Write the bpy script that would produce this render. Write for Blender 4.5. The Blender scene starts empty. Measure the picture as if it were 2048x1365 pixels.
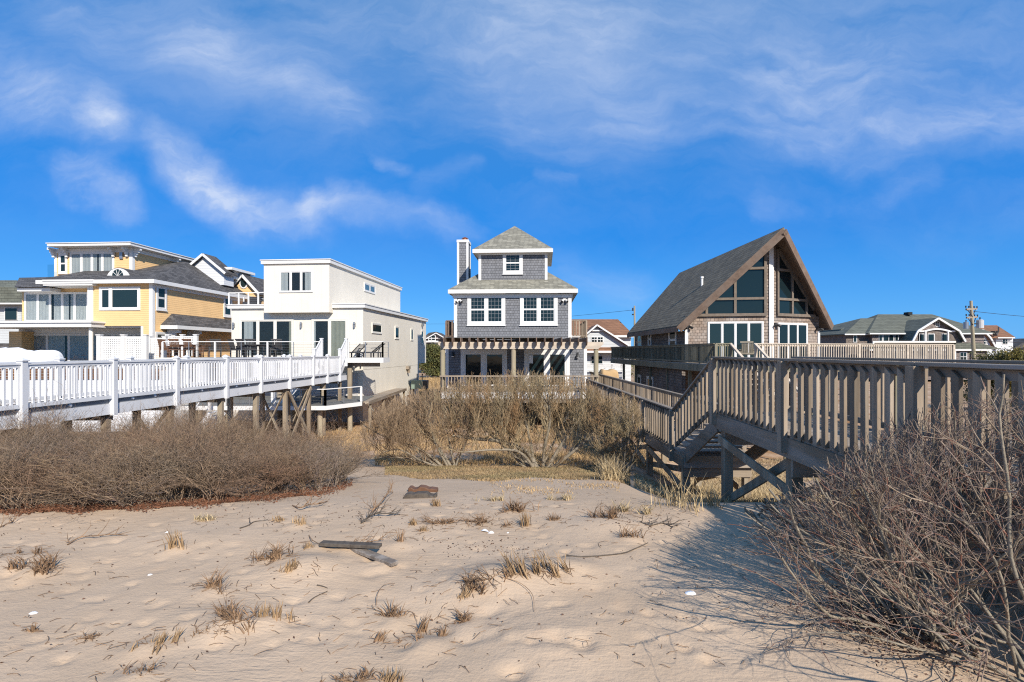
import bpy, bmesh, math, random
import numpy as np
from mathutils import Vector, Matrix
# ------------------------------------------------------------------ camera model (photo pixels -> world metres)
F, H, CX, EYE = 1060.0, 703.5, 1024.0, 2.0
SC = bpy.context.scene
COL = SC.collection
def zof(py, Y): return EYE - (py - H) / F * Y
def W(px, py, Y): return Vector(((px - CX) / F * Y, Y, zof(py, Y)))
def XY(px, Y): return ((px - CX) / F * Y, Y)

# ------------------------------------------------------------------ materials
M = {}
def nodes_of(m):
    m.use_nodes = True
    nt = m.node_tree
    return nt, nt.nodes, nt.links
class NG:
    def __init__(s, nt): s.nt = nt; s.n = nt.nodes; s.l = nt.links
    def new(s, t, **k):
        n = s.n.new(t)
        for a, b in k.items(): setattr(n, a, b)
        return n
    def link(s, a, b): s.l.new(a, b)
    def math(s, op, a, b=None, c=None, clamp=False):
        n = s.new('ShaderNodeMath', operation=op); n.use_clamp = clamp
        for i, v in enumerate((a, b, c)):
            if v is None: continue
            if isinstance(v, (int, float)): n.inputs[i].default_value = v
            else: s.link(v, n.inputs[i])
        return n.outputs[0]
    def vmath(s, op, a, b=None, scale=None):
        n = s.new('ShaderNodeVectorMath', operation=op)
        for i, v in enumerate((a, b)):
            if v is None: continue
            if isinstance(v, (tuple, list)): n.inputs[i].default_value = v
            else: s.link(v, n.inputs[i])
        if scale is not None:
            if isinstance(scale, (int, float)): n.inputs['Scale'].default_value = scale
            else: s.link(scale, n.inputs['Scale'])
        return n
    def noise(s, vec, scale, detail=3, rough=.55, dist=0):
        n = s.new('ShaderNodeTexNoise'); n.inputs['Scale'].default_value = scale
        n.inputs['Detail'].default_value = detail; n.inputs['Roughness'].default_value = rough
        n.inputs['Distortion'].default_value = dist
        if vec is not None: s.link(vec, n.inputs['Vector'])
        return n.outputs['Fac']
    def mixc(s, fac, a, b, mode='MIX'):
        n = s.new('ShaderNodeMix'); n.data_type = 'RGBA'; n.blend_type = mode
        for i, v in ((0, fac), (6, a), (7, b)):
            if isinstance(v, (int, float)): n.inputs[i].default_value = v
            elif isinstance(v, (tuple, list)): n.inputs[i].default_value = (*v[:3], 1)
            else: s.link(v, n.inputs[i])
        return n.outputs[2]
    def ramp(s, fac, lo, hi):
        n = s.new('ShaderNodeMapRange'); n.inputs['From Min'].default_value = lo; n.inputs['From Max'].default_value = hi
        n.clamp = True; s.link(fac, n.inputs['Value']); return n.outputs['Result']
def dark(c, k): return tuple(v * k for v in c)
def mat(name, col, rough=.75, var=.15, scale=3.0, stretch=(1, 1, 1), island=0.0, bump=0.0, bscale=20.0, spec=.4,
        metal=0.0, tint=None, stain=0.0, pat=None, pv=.15, pcol=None):
    """painted/wood/plaster/shingle surface: noise colour variation, per-board variation, bump and course pattern"""
    m = bpy.data.materials.new(name); nt, nn, ll = nodes_of(m); g = NG(nt)
    b = nn['Principled BSDF']; b.inputs['Roughness'].default_value = rough
    b.inputs['Specular IOR Level'].default_value = spec; b.inputs['Metallic'].default_value = metal
    tc = g.new('ShaderNodeTexCoord'); mp = g.new('ShaderNodeMapping'); mp.inputs['Scale'].default_value = stretch
    g.link(tc.outputs['Object'], mp.inputs['Vector']); vec = mp.outputs['Vector']
    f = g.ramp(g.noise(vec, scale, 5, .6), .3, .7)
    c = g.mixc(f, dark(col, 1 - var), dark(col, 1 + var))
    if tint: c = g.mixc(g.ramp(g.noise(vec, scale * .37, 3, .6), .42, .68), c, tint)
    if island > 0:
        geo = g.new('ShaderNodeNewGeometry')
        k = g.math('MULTIPLY_ADD', geo.outputs['Random Per Island'], 2 * island, 1 - island)
        hsv = g.new('ShaderNodeHueSaturation'); g.link(c, hsv.inputs['Color']); g.link(k, hsv.inputs['Value']); c = hsv.outputs['Color']
    if stain > 0:
        c = g.mixc(g.math('MULTIPLY', g.ramp(g.noise(tc.outputs['Object'], .9, 6, .65), .5, .72), stain), c, dark(col, .45))
    hgt = None
    if pat:
        kind = pat[0]
        sx = g.new('ShaderNodeSeparateXYZ'); g.link(tc.outputs['Object'], sx.inputs[0])
        nx = g.new('ShaderNodeSeparateXYZ'); geo2 = g.new('ShaderNodeNewGeometry')
        if kind == 'lap':                      # horizontal clapboards: saw-tooth height
            fr = g.math('FRACT', g.math('DIVIDE', sx.outputs[2], pat[1]))
            hgt = g.math('SUBTRACT', 1.0, fr); bd = pat[2]
        elif kind == 'groove':                 # vertical boards
            xy = g.math('ADD', sx.outputs[0], sx.outputs[1])
            fr = g.math('FRACT', g.math('DIVIDE', xy, pat[1]))
            hgt = g.ramp(fr, 0, .06); bd = pat[2]
        else:                                  # shingles: running bond courses
            cb = g.new('ShaderNodeCombineXYZ')
            g.link(g.math('ADD', sx.outputs[0], sx.outputs[1]), cb.inputs[0]); g.link(sx.outputs[2], cb.inputs[1])
            br = g.new('ShaderNodeTexBrick'); br.offset = .5; br.inputs['Scale'].default_value = 1
            br.inputs['Brick Width'].default_value = pat[1]; br.inputs['Row Height'].default_value = pat[2]
            br.inputs['Mortar Size'].default_value = min(pat[1], pat[2]) * .06; br.inputs['Mortar Smooth'].default_value = .3
            br.inputs['Color1'].default_value = (1 - pv, 1 - pv, 1 - pv, 1); br.inputs['Color2'].default_value = (1 + pv, 1 + pv, 1 + pv, 1)
            br.inputs['Mortar'].default_value = (.55, .55, .55, 1)
            g.link(cb.outputs[0], br.inputs['Vector'])
            c = g.mixc(1.0, c, br.outputs['Color'], 'MULTIPLY')
            if pcol: c = g.mixc(g.ramp(g.noise(cb.outputs[0], 3.1, 2), .5, .6), c, pcol)
            fr = g.math('FRACT', g.math('DIVIDE', sx.outputs[2], pat[2]))
            hgt = g.math('SUBTRACT', g.math('SUBTRACT', 1.0, fr), g.math('MULTIPLY', br.outputs['Fac'], .6)); bd = pat[3]
        bm = g.new('ShaderNodeBump'); bm.inputs['Strength'].default_value = 1; bm.inputs['Distance'].default_value = bd
        g.link(hgt, bm.inputs['Height']); g.link(bm.outputs[0], b.inputs['Normal'])
        if bump:
            b2 = g.new('ShaderNodeBump'); b2.inputs['Distance'].default_value = bump
            g.link(g.noise(vec, bscale, 4, .6), b2.inputs['Height']); g.link(b2.outputs[0], bm.inputs['Normal'])
    elif bump:
        b2 = g.new('ShaderNodeBump'); b2.inputs['Distance'].default_value = bump
        g.link(g.noise(vec, bscale, 4, .6), b2.inputs['Height']); g.link(b2.outputs[0], b.inputs['Normal'])
    g.link(c, b.inputs['Base Color'])
    M[name] = m
    return m

mat('white_paint', (.70, .69, .665), .55, .03, 1.5, stain=.08)
mat('vinyl', (.66, .66, .665), .45, .04, 2, spec=.4, stain=.22)
mat('stucco', (.73, .68, .585), .85, .035, 1.2, bump=.004, bscale=60, stain=.10, stretch=(1, 1, .35), pat=('groove', .41, .004))
mat('plinth', (.55, .53, .50), .85, .06, 1.2, pat=('groove', .2, .006))
mat('yellow_siding', (.73, .475, .225), .7, .05, 1.2, pat=('lap', .13, .035), stain=.10)
mat('white_siding', (.62, .63, .64), .6, .04, 1.2, pat=('lap', .13, .02))
mat('pale_siding', (.50, .52, .52), .7, .05, 1.2, pat=('lap', .16, .02))
mat('grey_shingle', (.172, .176, .188), .75, .10, 5, pat=('sh', .17, .16, .02), pv=.13, bump=.004, bscale=50)
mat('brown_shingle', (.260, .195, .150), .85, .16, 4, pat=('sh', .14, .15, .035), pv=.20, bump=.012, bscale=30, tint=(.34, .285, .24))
mat('shade_shingle', (.17, .135, .11), .85, .18, 3, pat=('sh', .14, .15, .03), pv=.25, tint=(.2, .17, .15))  # darker copy of the brown shingle, shade put into its colour
mat('far_shingle', (.20, .165, .15), .85, .15, 2, pat=('sh', .3, .25, .03), pv=.2)
mat('roof_sage', (.250, .235, .185), .9, .12, 3, pat=('sh', .28, .105, .02), pv=.22, bump=.003, bscale=80)
mat('roof_umber', (.150, .125, .085), .9, .14, 2.5, pat=('sh', .30, .16, .04), pv=.28, bump=.003, bscale=80)
mat('roof_charcoal', (.085, .080, .078), .9, .15, 2, pat=('sh', .4, .14, .02), pv=.35)
mat('roof_green', (.120, .126, .100), .9, .12, 1.5, pat=('sh', .6, .25, .02), pv=.15)
mat('roof_rust', (.230, .115, .062), .9, .12, 1.5, pat=('sh', .6, .25, .02), pv=.15)
mat('trim_cream', (.70, .67, .60), .6, .04, 2, stain=.15)
mat('cedar_dark', (.150, .098, .066), .7, .28, 5, (1, 1, 1), island=.12, bump=.006, bscale=30, tint=(.18, .13, .095), stain=.3)
mat('wood_v', (.225, .172, .120), .85, .28, 9, (1, 1, .10), island=.38, bump=.008, bscale=22, tint=(.30, .245, .185), stain=.35)
mat('wood_h', (.205, .160, .112), .85, .22, 9, (1, .08, 1), island=.14, bump=.006, bscale=22, tint=(.31, .27, .23), stain=.4)
mat('wood_x', (.280, .225, .165), .85, .22, 9, (.08, 1, 1), island=.14, bump=.006, bscale=22, tint=(.33, .28, .23), stain=.35)
mat('wood_post', (.225, .170, .115), .85, .2, 9, (1, 1, .10), island=.12, bump=.006, bscale=22, tint=(.36, .31, .23), stain=.3)
mat('wood_old', (.170, .155, .105), .9, .25, 6, (1, 1, .2), island=.3, bump=.004, bscale=22, tint=(.24, .22, .16), stain=.4)
mat('pile_round', (.36, .30, .21), .85, .2, 7, (1, 1, .12), bump=.008, bscale=16, tint=(.29, .255, .165), stain=.25)
mat('mullion_wood', (.175, .140, .108), .8, .2, 6, bump=.005)
mat('pergola_wood', (.50, .425, .335), .8, .16, 6, (.1, 1, 1), island=.10, bump=.005, bscale=20, stain=.25)
mat('deck_grey', (.16, .16, .15), .8, .12, 4, island=.12)
mat('deck_tan', (.33, .28, .23), .8, .12, 4, island=.15)
mat('black_paint', (.025, .026, .028), .5, .2, 5, spec=.5)
mat('charcoal_resin', (.035, .033, .034), .55, .2, 5, spec=.5)
mat('teak', (.14, .070, .038), .65, .25, 8, stain=.2)
mat('tan_wood', (.33, .28, .20), .8, .15, 6)
mat('metal', (.35, .36, .37), .35, .05, 5, metal=.7)
mat('copper', (.45, .17, .09), .4, .2, 5, metal=.6)
mat('transformer', (.47, .47, .47), .5, .08, 3)
mat('white_cloth', (.82, .83, .85), .8, .03, 2)
mat('tan_cloth', (.45, .30, .15), .85, .08, 2)
mat('blue_cloth', (.2, .3, .45), .8, .15, 5)
mat('ac_green', (.20, .26, .21), .6, .06, 5)
mat('curtain', (.52, .545, .55), .9, .06, 2)
mat('curtain_dim', (.36, .36, .29), .9, .1, 2)
mat('blind', (.20, .215, .22), .7, .05, 3, pat=('lap', .06, .01))
mat('muntin', (.20, .21, .22), .6, .05, 3)
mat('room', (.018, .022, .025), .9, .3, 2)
mat('concrete', (.45, .42, .38), .9, .1, 3)
mat('shell', (.85, .84, .82), .5, .05, 30)
mat('board_dark', (.075, .060, .047), .9, .3, 30, (1, 1, 1), bump=.004, bscale=60, tint=(.12, .10, .08))
mat('board_pale', (.16, .13, .105), .9, .2, 30, (1, 1, 1), bump=.004, bscale=60, tint=(.30, .26, .22))
mat('bark_pale', (.25, .210, .155), .9, .25, 14, bump=.01, bscale=30, tint=(.20, .175, .13))
mat('twig_olive', (.29, .225, .130), .9, .25, 3, island=.4, tint=(.33, .195, .095))
mat('twig_rust', (.31, .215, .130), .9, .2, 3, island=.3)
mat('twig_plum', (.215, .158, .105), .9, .35, 1.3, island=.6, tint=(.22, .125, .075))
mat('twig_near', (.270, .208, .148), .85, .25, 8, island=.25, tint=(.19, .13, .11))
mat('twig_red', (.20, .095, .065), .8, .2, 6, island=.25)
mat('litter', (.150, .065, .033), .9, .3, 8, island=.5)
mat('litter_dark', (.085, .045, .03), .9, .3, 8, island=.5)
mat('dry_grass', (.40, .27, .13), .9, .2, 3, island=.40)
mat('pale_grass', (.42, .32, .18), .9, .2, 3, island=.35)
mat('moss_grass', (.30, .205, .105), .9, .35, 1.6, island=.5, tint=(.19, .155, .075))
mat('tuft', (.225, .140, .080), .9, .25, 8, island=.40)
mat('tuft_gold', (.31, .205, .11), .9, .25, 8, island=.35)
mat('needle', (.075, .088, .030), .8, .35, 2.5, island=.45, tint=(.15, .13, .035))
mat('needle_gold', (.13, .120, .028), .8, .4, 2.0, island=.45, tint=(.24, .165, .03))

def glass(name, col=(.012, .022, .026), rough=.03, mixf=.12, tr=(.62, .70, .70)):
    m = bpy.data.materials.new(name); nt, nn, ll = nodes_of(m); g = NG(nt)
    out = nn['Material Output']; nn.remove(nn['Principled BSDF'])
    gl = g.new('ShaderNodeBsdfGlossy'); gl.inputs['Roughness'].default_value = rough; gl.inputs['Color'].default_value = (.50, .46, .38, 1)
    tc = g.new('ShaderNodeTexCoord'); bm = g.new('ShaderNodeBump'); bm.inputs['Distance'].default_value = .004
    g.link(g.noise(tc.outputs['Object'], 1.3, 2), bm.inputs['Height']); g.link(bm.outputs[0], gl.inputs['Normal'])
    lw = g.new('ShaderNodeLayerWeight'); lw.inputs['Blend'].default_value = .5; fr = g.math('MULTIPLY_ADD', g.math('POWER', lw.outputs['Facing'], 4.0), .9, .04)
    fac = g.math('ADD', g.math('MULTIPLY', fr, 1.0), mixf * .35, clamp=True)
    mx = g.new('ShaderNodeMixShader'); g.link(fac, mx.inputs[0])
    if tr: base = g.new('ShaderNodeBsdfTransparent'); base.inputs['Color'].default_value = (*tr, 1)
    else: base = g.new('ShaderNodeBsdfDiffuse'); base.inputs['Color'].default_value = (*col, 1)
    g.link(base.outputs[0], mx.inputs[1]); g.link(gl.outputs[0], mx.inputs[2]); g.link(mx.outputs[0], out.inputs['Surface'])
    M[name] = m
glass('pane_dark', (.010, .020, .024), .04, .14, None)
glass('pane_teal', (.016, .030, .033), .04, .16, None)
glass('pane_sky', (.10, .18, .26), .05, .5, None)
glass('pane_clear', rough=.02, mixf=.03, tr=(.87, .885, .885))
glass('pane_rail', rough=.02, mixf=.02, tr=(.90, .94, .94))

# ------------------------------------------------------------------ object helpers
def tag(o, label=None, cat=None, group=None, kind=None):
    if label: o['label'] = label
    if cat: o['category'] = cat
    if group: o['group'] = group
    if kind: o['kind'] = kind
    return o
def empty(name, loc, rz=0, label=None, cat=None, group=None):
    o = bpy.data.objects.new(name, None); COL.objects.link(o); o.location = loc; o.rotation_euler = (0, 0, rz)
    o.empty_display_size = .2
    return tag(o, label, cat, group)
def link_mesh(name, me, m, parent):
    if isinstance(m, str): m = M[m]
    me.materials.append(m)
    o = bpy.data.objects.new(name, me); COL.objects.link(o)
    if parent is not None: o.parent = parent
    return o
BOXF = [(0, 3, 2, 1), (4, 5, 6, 7), (0, 1, 5, 4), (1, 2, 6, 5), (2, 3, 7, 6), (3, 0, 4, 7)]
class MB:
    def __init__(s): s.v = []; s.f = []
    def add(s, vs, fs):
        n = len(s.v); s.v += [tuple(v) for v in vs]; s.f += [tuple(i + n for i in f) for f in fs]; return s
    def box(s, x0, x1, y0, y1, z0, z1):
        return s.add([(x0, y0, z0), (x1, y0, z0), (x1, y1, z0), (x0, y1, z0), (x0, y0, z1), (x1, y0, z1), (x1, y1, z1), (x0, y1, z1)], BOXF)
    def bar(s, a, b, w, h, up=(0, 0, 1)):
        a = Vector(a); b = Vector(b); d = (b - a).normalized(); u = Vector(up)
        if abs(d.dot(u)) > .99: u = Vector((0, 1, 0))
        r = d.cross(u).normalized() * (w / 2); u = r.cross(d).normalized() * (h / 2)
        vs = [a - r - u, a + r - u, a + r + u, a - r + u, b - r - u, b + r - u, b + r + u, b - r + u]
        return s.add(vs, [(0, 1, 2, 3), (7, 6, 5, 4), (0, 4, 5, 1), (1, 5, 6, 2), (2, 6, 7, 3), (3, 7, 4, 0)])
    def tube(s, a, b, r0, r1=None, n=8):
        r1 = r0 if r1 is None else r1
        a = Vector(a); b = Vector(b); d = (b - a).normalized(); u = Vector((0, 0, 1)) if abs(d.z) < .9 else Vector((1, 0, 0))
        r = d.cross(u).normalized(); u = r.cross(d)
        vs = []
        for c, q in ((a, r0), (b, r1)):
            for i in range(n):
                t = 2 * math.pi * i / n; vs.append(c + r * (q * math.cos(t)) + u * (q * math.sin(t)))
        fs = [(i, (i + 1) % n, n + (i + 1) % n, n + i) for i in range(n)] + [tuple(range(n - 1, -1, -1)), tuple(range(n, 2 * n))]
        return s.add(vs, fs)
    def prism(s, poly, vec):
        n = len(poly); vec = Vector(vec); vs = [Vector(p) for p in poly]; vs += [p + vec for p in vs]
        return s.add(vs, [tuple(range(n - 1, -1, -1)), tuple(range(n, 2 * n))] + [(i, (i + 1) % n, n + (i + 1) % n, n + i) for i in range(n)])
    def pbox(s, pl, u0, u1, w0, w1, n0, n1):
        return s.add([pl(u, w, n) for u, w, n in ((u0, w0, n0), (u1, w0, n0), (u1, w0, n1), (u0, w0, n1), (u0, w1, n0), (u1, w1, n0), (u1, w1, n1), (u0, w1, n1))], BOXF)
    def build(s, name, m, parent=None, label=None, smooth=False, bevel=0):
        me = bpy.data.meshes.new(name); me.from_pydata(s.v, [], s.f)
        if 'pane' in str(m) or len(s.f) < 60:
            q = bmesh.new(); q.from_mesh(me); bmesh.ops.recalc_face_normals(q, faces=q.faces); q.to_mesh(me); q.free()
        if smooth: me.polygons.foreach_set('use_smooth', [True] * len(me.polygons))
        me.update()
        o = link_mesh(name, me, m, parent)
        if label: o['label'] = label
        if bevel:
            b = o.modifiers.new('bevel', 'BEVEL'); b.width = bevel; b.segments = 1; b.limit_method = 'ANGLE'
        return o
def tubes_mesh(name, segs, m, parent=None, n=3, label=None):
    """segs: array (N,8) = a(3) b(3) ra rb -> one mesh of open tapered twigs"""
    A = np.asarray(segs, dtype=np.float64).reshape(-1, 8); N = len(A)
    a, b, ra, rb = A[:, :3], A[:, 3:6], A[:, 6], A[:, 7]
    d = b - a; ln = np.linalg.norm(d, axis=1, keepdims=True); ln[ln == 0] = 1; d = d / ln
    up = np.where(np.abs(d[:, 2:3]) < .9, np.array([[0, 0, 1.]]), np.array([[1., 0, 0]]))
    r = np.cross(d, up); r /= np.linalg.norm(r, axis=1, keepdims=True); u = np.cross(r, d)
    V = np.empty((N, 2 * n, 3))
    for i in range(n):
        t = 2 * math.pi * i / n; o = r * math.cos(t) + u * math.sin(t)
        V[:, i] = a + o * ra[:, None]; V[:, n + i] = b + o * rb[:, None]
    base = (np.arange(N) * 2 * n)[:, None, None]
    q = np.array([[i, (i + 1) % n, n + (i + 1) % n, n + i] for i in range(n)])[None]
    Q = (base + q).reshape(-1, 4)
    return np_mesh(name, V.reshape(-1, 3), Q, m, parent, label)
def np_mesh(name, V, Q, m, parent=None, label=None, smooth=False):
    k = Q.shape[1]; me = bpy.data.meshes.new(name)
    me.vertices.add(len(V)); me.vertices.foreach_set('co', np.asarray(V, dtype=np.float32).ravel())
    me.loops.add(Q.size); me.loops.foreach_set('vertex_index', Q.astype(np.int32).ravel())
    me.polygons.add(len(Q)); me.polygons.foreach_set('loop_start', (np.arange(len(Q)) * k).astype(np.int32))
    me.polygons.foreach_set('loop_total', np.full(len(Q), k, dtype=np.int32))
    if smooth: me.polygons.foreach_set('use_smooth', np.ones(len(Q), dtype=bool))
    me.update(calc_edges=True)
    o = link_mesh(name, me, m, parent)
    if label: o['label'] = label
    return o
def copy_tree(o, parent=None):
    c = o.copy(); COL.objects.link(c)
    if parent is not None: c.parent = parent
    for ch in list(o.children): copy_tree(ch, c)
    return c

# ------------------------------------------------------------------ terrain
_py = np.array([-400, -60, -15, 0, 6.8, 8, 9, 10, 12, 15, 20, 26, 60, 4000.])
_pz = np.array([-3, -2, -.3, 0, 0, -.16, -.31, -.47, -.81, -1.28, -1.9, -2.2, -2.2, -2.2])
_gy = np.array([0, 7.0, 8.5, 10.6, 12.4, 16, 20, 27, 40]); _gz = np.array([0, 0, -.18, -.50, -.66, -.70, -.6, -.15, 0.])
def sstep(x, a, b):
    t = np.clip((x - a) / (b - a), 0, 1); return t * t * (3 - 2 * t)
MOUNDS = [(-.15, 4.55, .42, .30, .13), (.45, 4.75, .35, .25, .10), (-1.9, 4.85, .35, .25, .08), (-2.1, 3.9, .40, .25, .05), (.25, 3.7, .6, .4, .06),
          (-.6, 3.9, .5, .35, -.05), (1.6, 4.2, .6, .5, .05), (-3.2, 5.6, .6, .4, .05), (1.1, 6.1, .5, .3, .06),
          (-4.6, 5.0, .5, .3, .06), (2.2, 3.2, .5, .5, .08), (3.4, 4.6, 1.0, .9, .14)]
rs = np.random.RandomState(4)
DENTS = []
def _dents():
    for px, py in [(72, 1143), (353, 1098), (424, 1182), (550, 1120), (470, 1248), (541, 1242), (430, 1268), (292, 1295), (785, 1234), (842, 1264), (838, 1289), (882, 1275), (925, 1245), (280, 1353), (716, 1364), (1257, 1080), (800, 1090), (595, 1055), (640, 1100), (700, 1102), (770, 1128), (842, 1000)]:
        Y = F * EYE / (py - H); DENTS.append(((px - CX) / F * Y, Y - .04, .17, -.028))
    tr = [(1115, 1290, 1.5), (1165, 1300, 1.6), (1030, 1345, 1.5), (1300, 1240, 1), (1375, 1250, 1), (1370, 1310, 1), (1420, 1335, 1), (290, 1250, .9),
          (230, 1252, .8), (165, 1265, .8), (130, 1272, .8), (300, 1205, .8), (125, 1320, 1), (265, 1165, .8), (395, 1128, .7), (460, 1112, .7), (300, 1340, .8)]
    for px, py, k in tr:
        Y = F * EYE / (py - H); DENTS.append(((px - CX) / F * Y, Y, .07 * k, .035 * k * .8))
    for i in range(330):
        px = rs.uniform(-40, 1500); py = 1000 + 300 * rs.rand() ** 1.6; Y = F * EYE / (py - H)
        DENTS.append(((px - CX) / F * Y, Y, rs.uniform(.05, .10), rs.uniform(.006, .022)))
_dents()
def terrain(x, y, fine=True):
    x = np.asarray(x, dtype=float); y = np.asarray(y, dtype=float)
    z = (np.interp(y - .5, _py, _pz) + np.interp(y, _py, _pz) * 2 + np.interp(y + .5, _py, _pz)) / 4
    yy = np.maximum(y, 3.0); px = CX + F * x / yy
    w = sstep(px, 1215, 1390) * (1 - sstep(px, 1640, 1900))
    z = z + w * np.interp(y, _gy, _gz)
    z = z + sstep(px, 1750, 2100) * sstep(y, 7, 12) * np.interp(y, [7, 12, 20, 30], [0, .8, 1.0, 0])
    near = np.exp(-np.maximum(y - 6.2, 0) / 1.6)
    z = z + near * (.028 * np.sin(1.3 * x + .6 * y + .7) * np.cos(.9 * y - .5 * x) + .014 * np.sin(3.1 * x + 1.1) * np.cos(2.7 * y + .8 * x))
    z = z + .03 * sstep(y, 10, 15) * (1 - sstep(y, 60, 90)) * np.sin(.8 * x + .3) * np.cos(.7 * y)
    for mx, my, sx, sy, a in MOUNDS:
        z = z + a * np.exp(-((x - mx) / sx) ** 2 - ((y - my) / sy) ** 2)
    if fine:
        for dx, dy, r, dp in DENTS:
            k = ((x - dx) ** 2 + ((y - dy) * 1.15) ** 2) / (r * r)
            msk = k < 9
            if np.any(msk):
                e = np.where(msk, -dp * (1 - .9 * k) * np.exp(-k), 0); z = z + e
    return z
def gz(x, y): return float(terrain(np.array([x]), np.array([y]), False)[0])
def ground_at(px, py):
    k = (px - CX) / F; s = (py - H) / F; Y = 1.2; last = Y
    while Y < 150:
        if EYE - s * Y <= gz(k * Y, Y): break
        last = Y; Y *= 1.01
    lo, hi = last, Y
    for _ in range(14):
        m = (lo + hi) / 2
        if EYE - s * m <= gz(k * m, m): hi = m
        else: lo = m
    return Vector((k * hi, hi, gz(k * hi, hi)))
def make_ground():
    xs = np.concatenate([-np.geomspace(3500, 6.2, 60), np.arange(-6, 6.01, .04), np.geomspace(6.2, 3500, 60)])
    ys = np.concatenate([-np.geomspace(400, 1, 25), np.arange(-.8, 2.3, .2), np.arange(2.4, 8.6, .032), np.arange(8.65, 14, .08), np.geomspace(14.2, 4000, 110)])
    X, Y = np.meshgrid(xs, ys); Z = terrain(X, Y)
    V = np.stack([X, Y, Z], -1).reshape(-1, 3); nx = len(xs); ny = len(ys)
    i = np.arange(ny - 1)[:, None] * nx + np.arange(nx - 1)[None]; i = i.ravel()
    Q = np.stack([i, i + 1, i + nx + 1, i + nx], 1)
    m = bpy.data.materials.new('sand'); nt, nn, ll = nodes_of(m); g = NG(nt); b = nn['Principled BSDF']
    b.inputs['Roughness'].default_value = .95; b.inputs['Specular IOR Level'].default_value = .15
    tc = g.new('ShaderNodeTexCoord'); P = tc.outputs['Object']; sp = g.new('ShaderNodeSeparateXYZ'); g.link(P, sp.inputs[0])
    c = g.mixc(g.ramp(g.noise(P, .9, 4), .35, .7), (.480, .355, .240), (.55, .415, .290))
    c = g.mixc(g.math('MULTIPLY', g.ramp(g.noise(P, 260, 2, .7), .35, .8), .28), c, (.34, .24, .18))
    c = g.mixc(g.math('MULTIPLY', g.ramp(g.noise(P, 3.2, 6, .7, 1.2), .56, .75), .30), c, (.42, .27, .17))
    # far ground: dry brown grass and beaten drive
    far = g.ramp(g.math('ADD', sp.outputs[1], g.math('MULTIPLY', g.math('SUBTRACT', g.noise(P, .35, 5), .5), 9)), 14, 19)
    c2 = g.mixc(g.ramp(g.noise(P, .55, 7, .75), .42, .60), (.50, .36, .25), (.30, .165, .075))
    c = g.mixc(far, c, c2)
    far2 = g.ramp(sp.outputs[1], 90, 220)
    c = g.mixc(far2, c, g.mixc(g.ramp(g.noise(P, .02, 4), .4, .6), (.10, .09, .05), (.20, .16, .09)))
    g.link(c, b.inputs['Base Color'])
    # wind ripples + grains
    mp = g.new('ShaderNodeMapping'); mp.inputs['Rotation'].default_value = (0, 0, .45); mp.inputs['Scale'].default_value = (5, 24, 1)
    g.link(P, mp.inputs['Vector'])
    rip = g.math('MULTIPLY', g.noise(mp.outputs[0], 1.0, 2, .5, .8), g.ramp(g.noise(P, .8, 2), .40, .62))
    b1 = g.new('ShaderNodeBump'); b1.inputs['Distance'].default_value = .009; g.link(rip, b1.inputs['Height'])
    b2 = g.new('ShaderNodeBump'); b2.inputs['Distance'].default_value = .006; g.link(g.noise(P, 38, 5, .65), b2.inputs['Height'])
    b3 = g.new('ShaderNodeBump'); b3.inputs['Distance'].default_value = .012; g.link(g.noise(P, 5.5, 3, .5), b3.inputs['Height'])
    g.link(b3.outputs[0], b1.inputs['Normal']); g.link(b1.outputs[0], b2.inputs['Normal']); g.link(b2.outputs[0], b.inputs['Normal'])
    o = np_mesh('sand_ground', V, Q, m, smooth=True); o['kind'] = 'structure'
make_ground()

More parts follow.
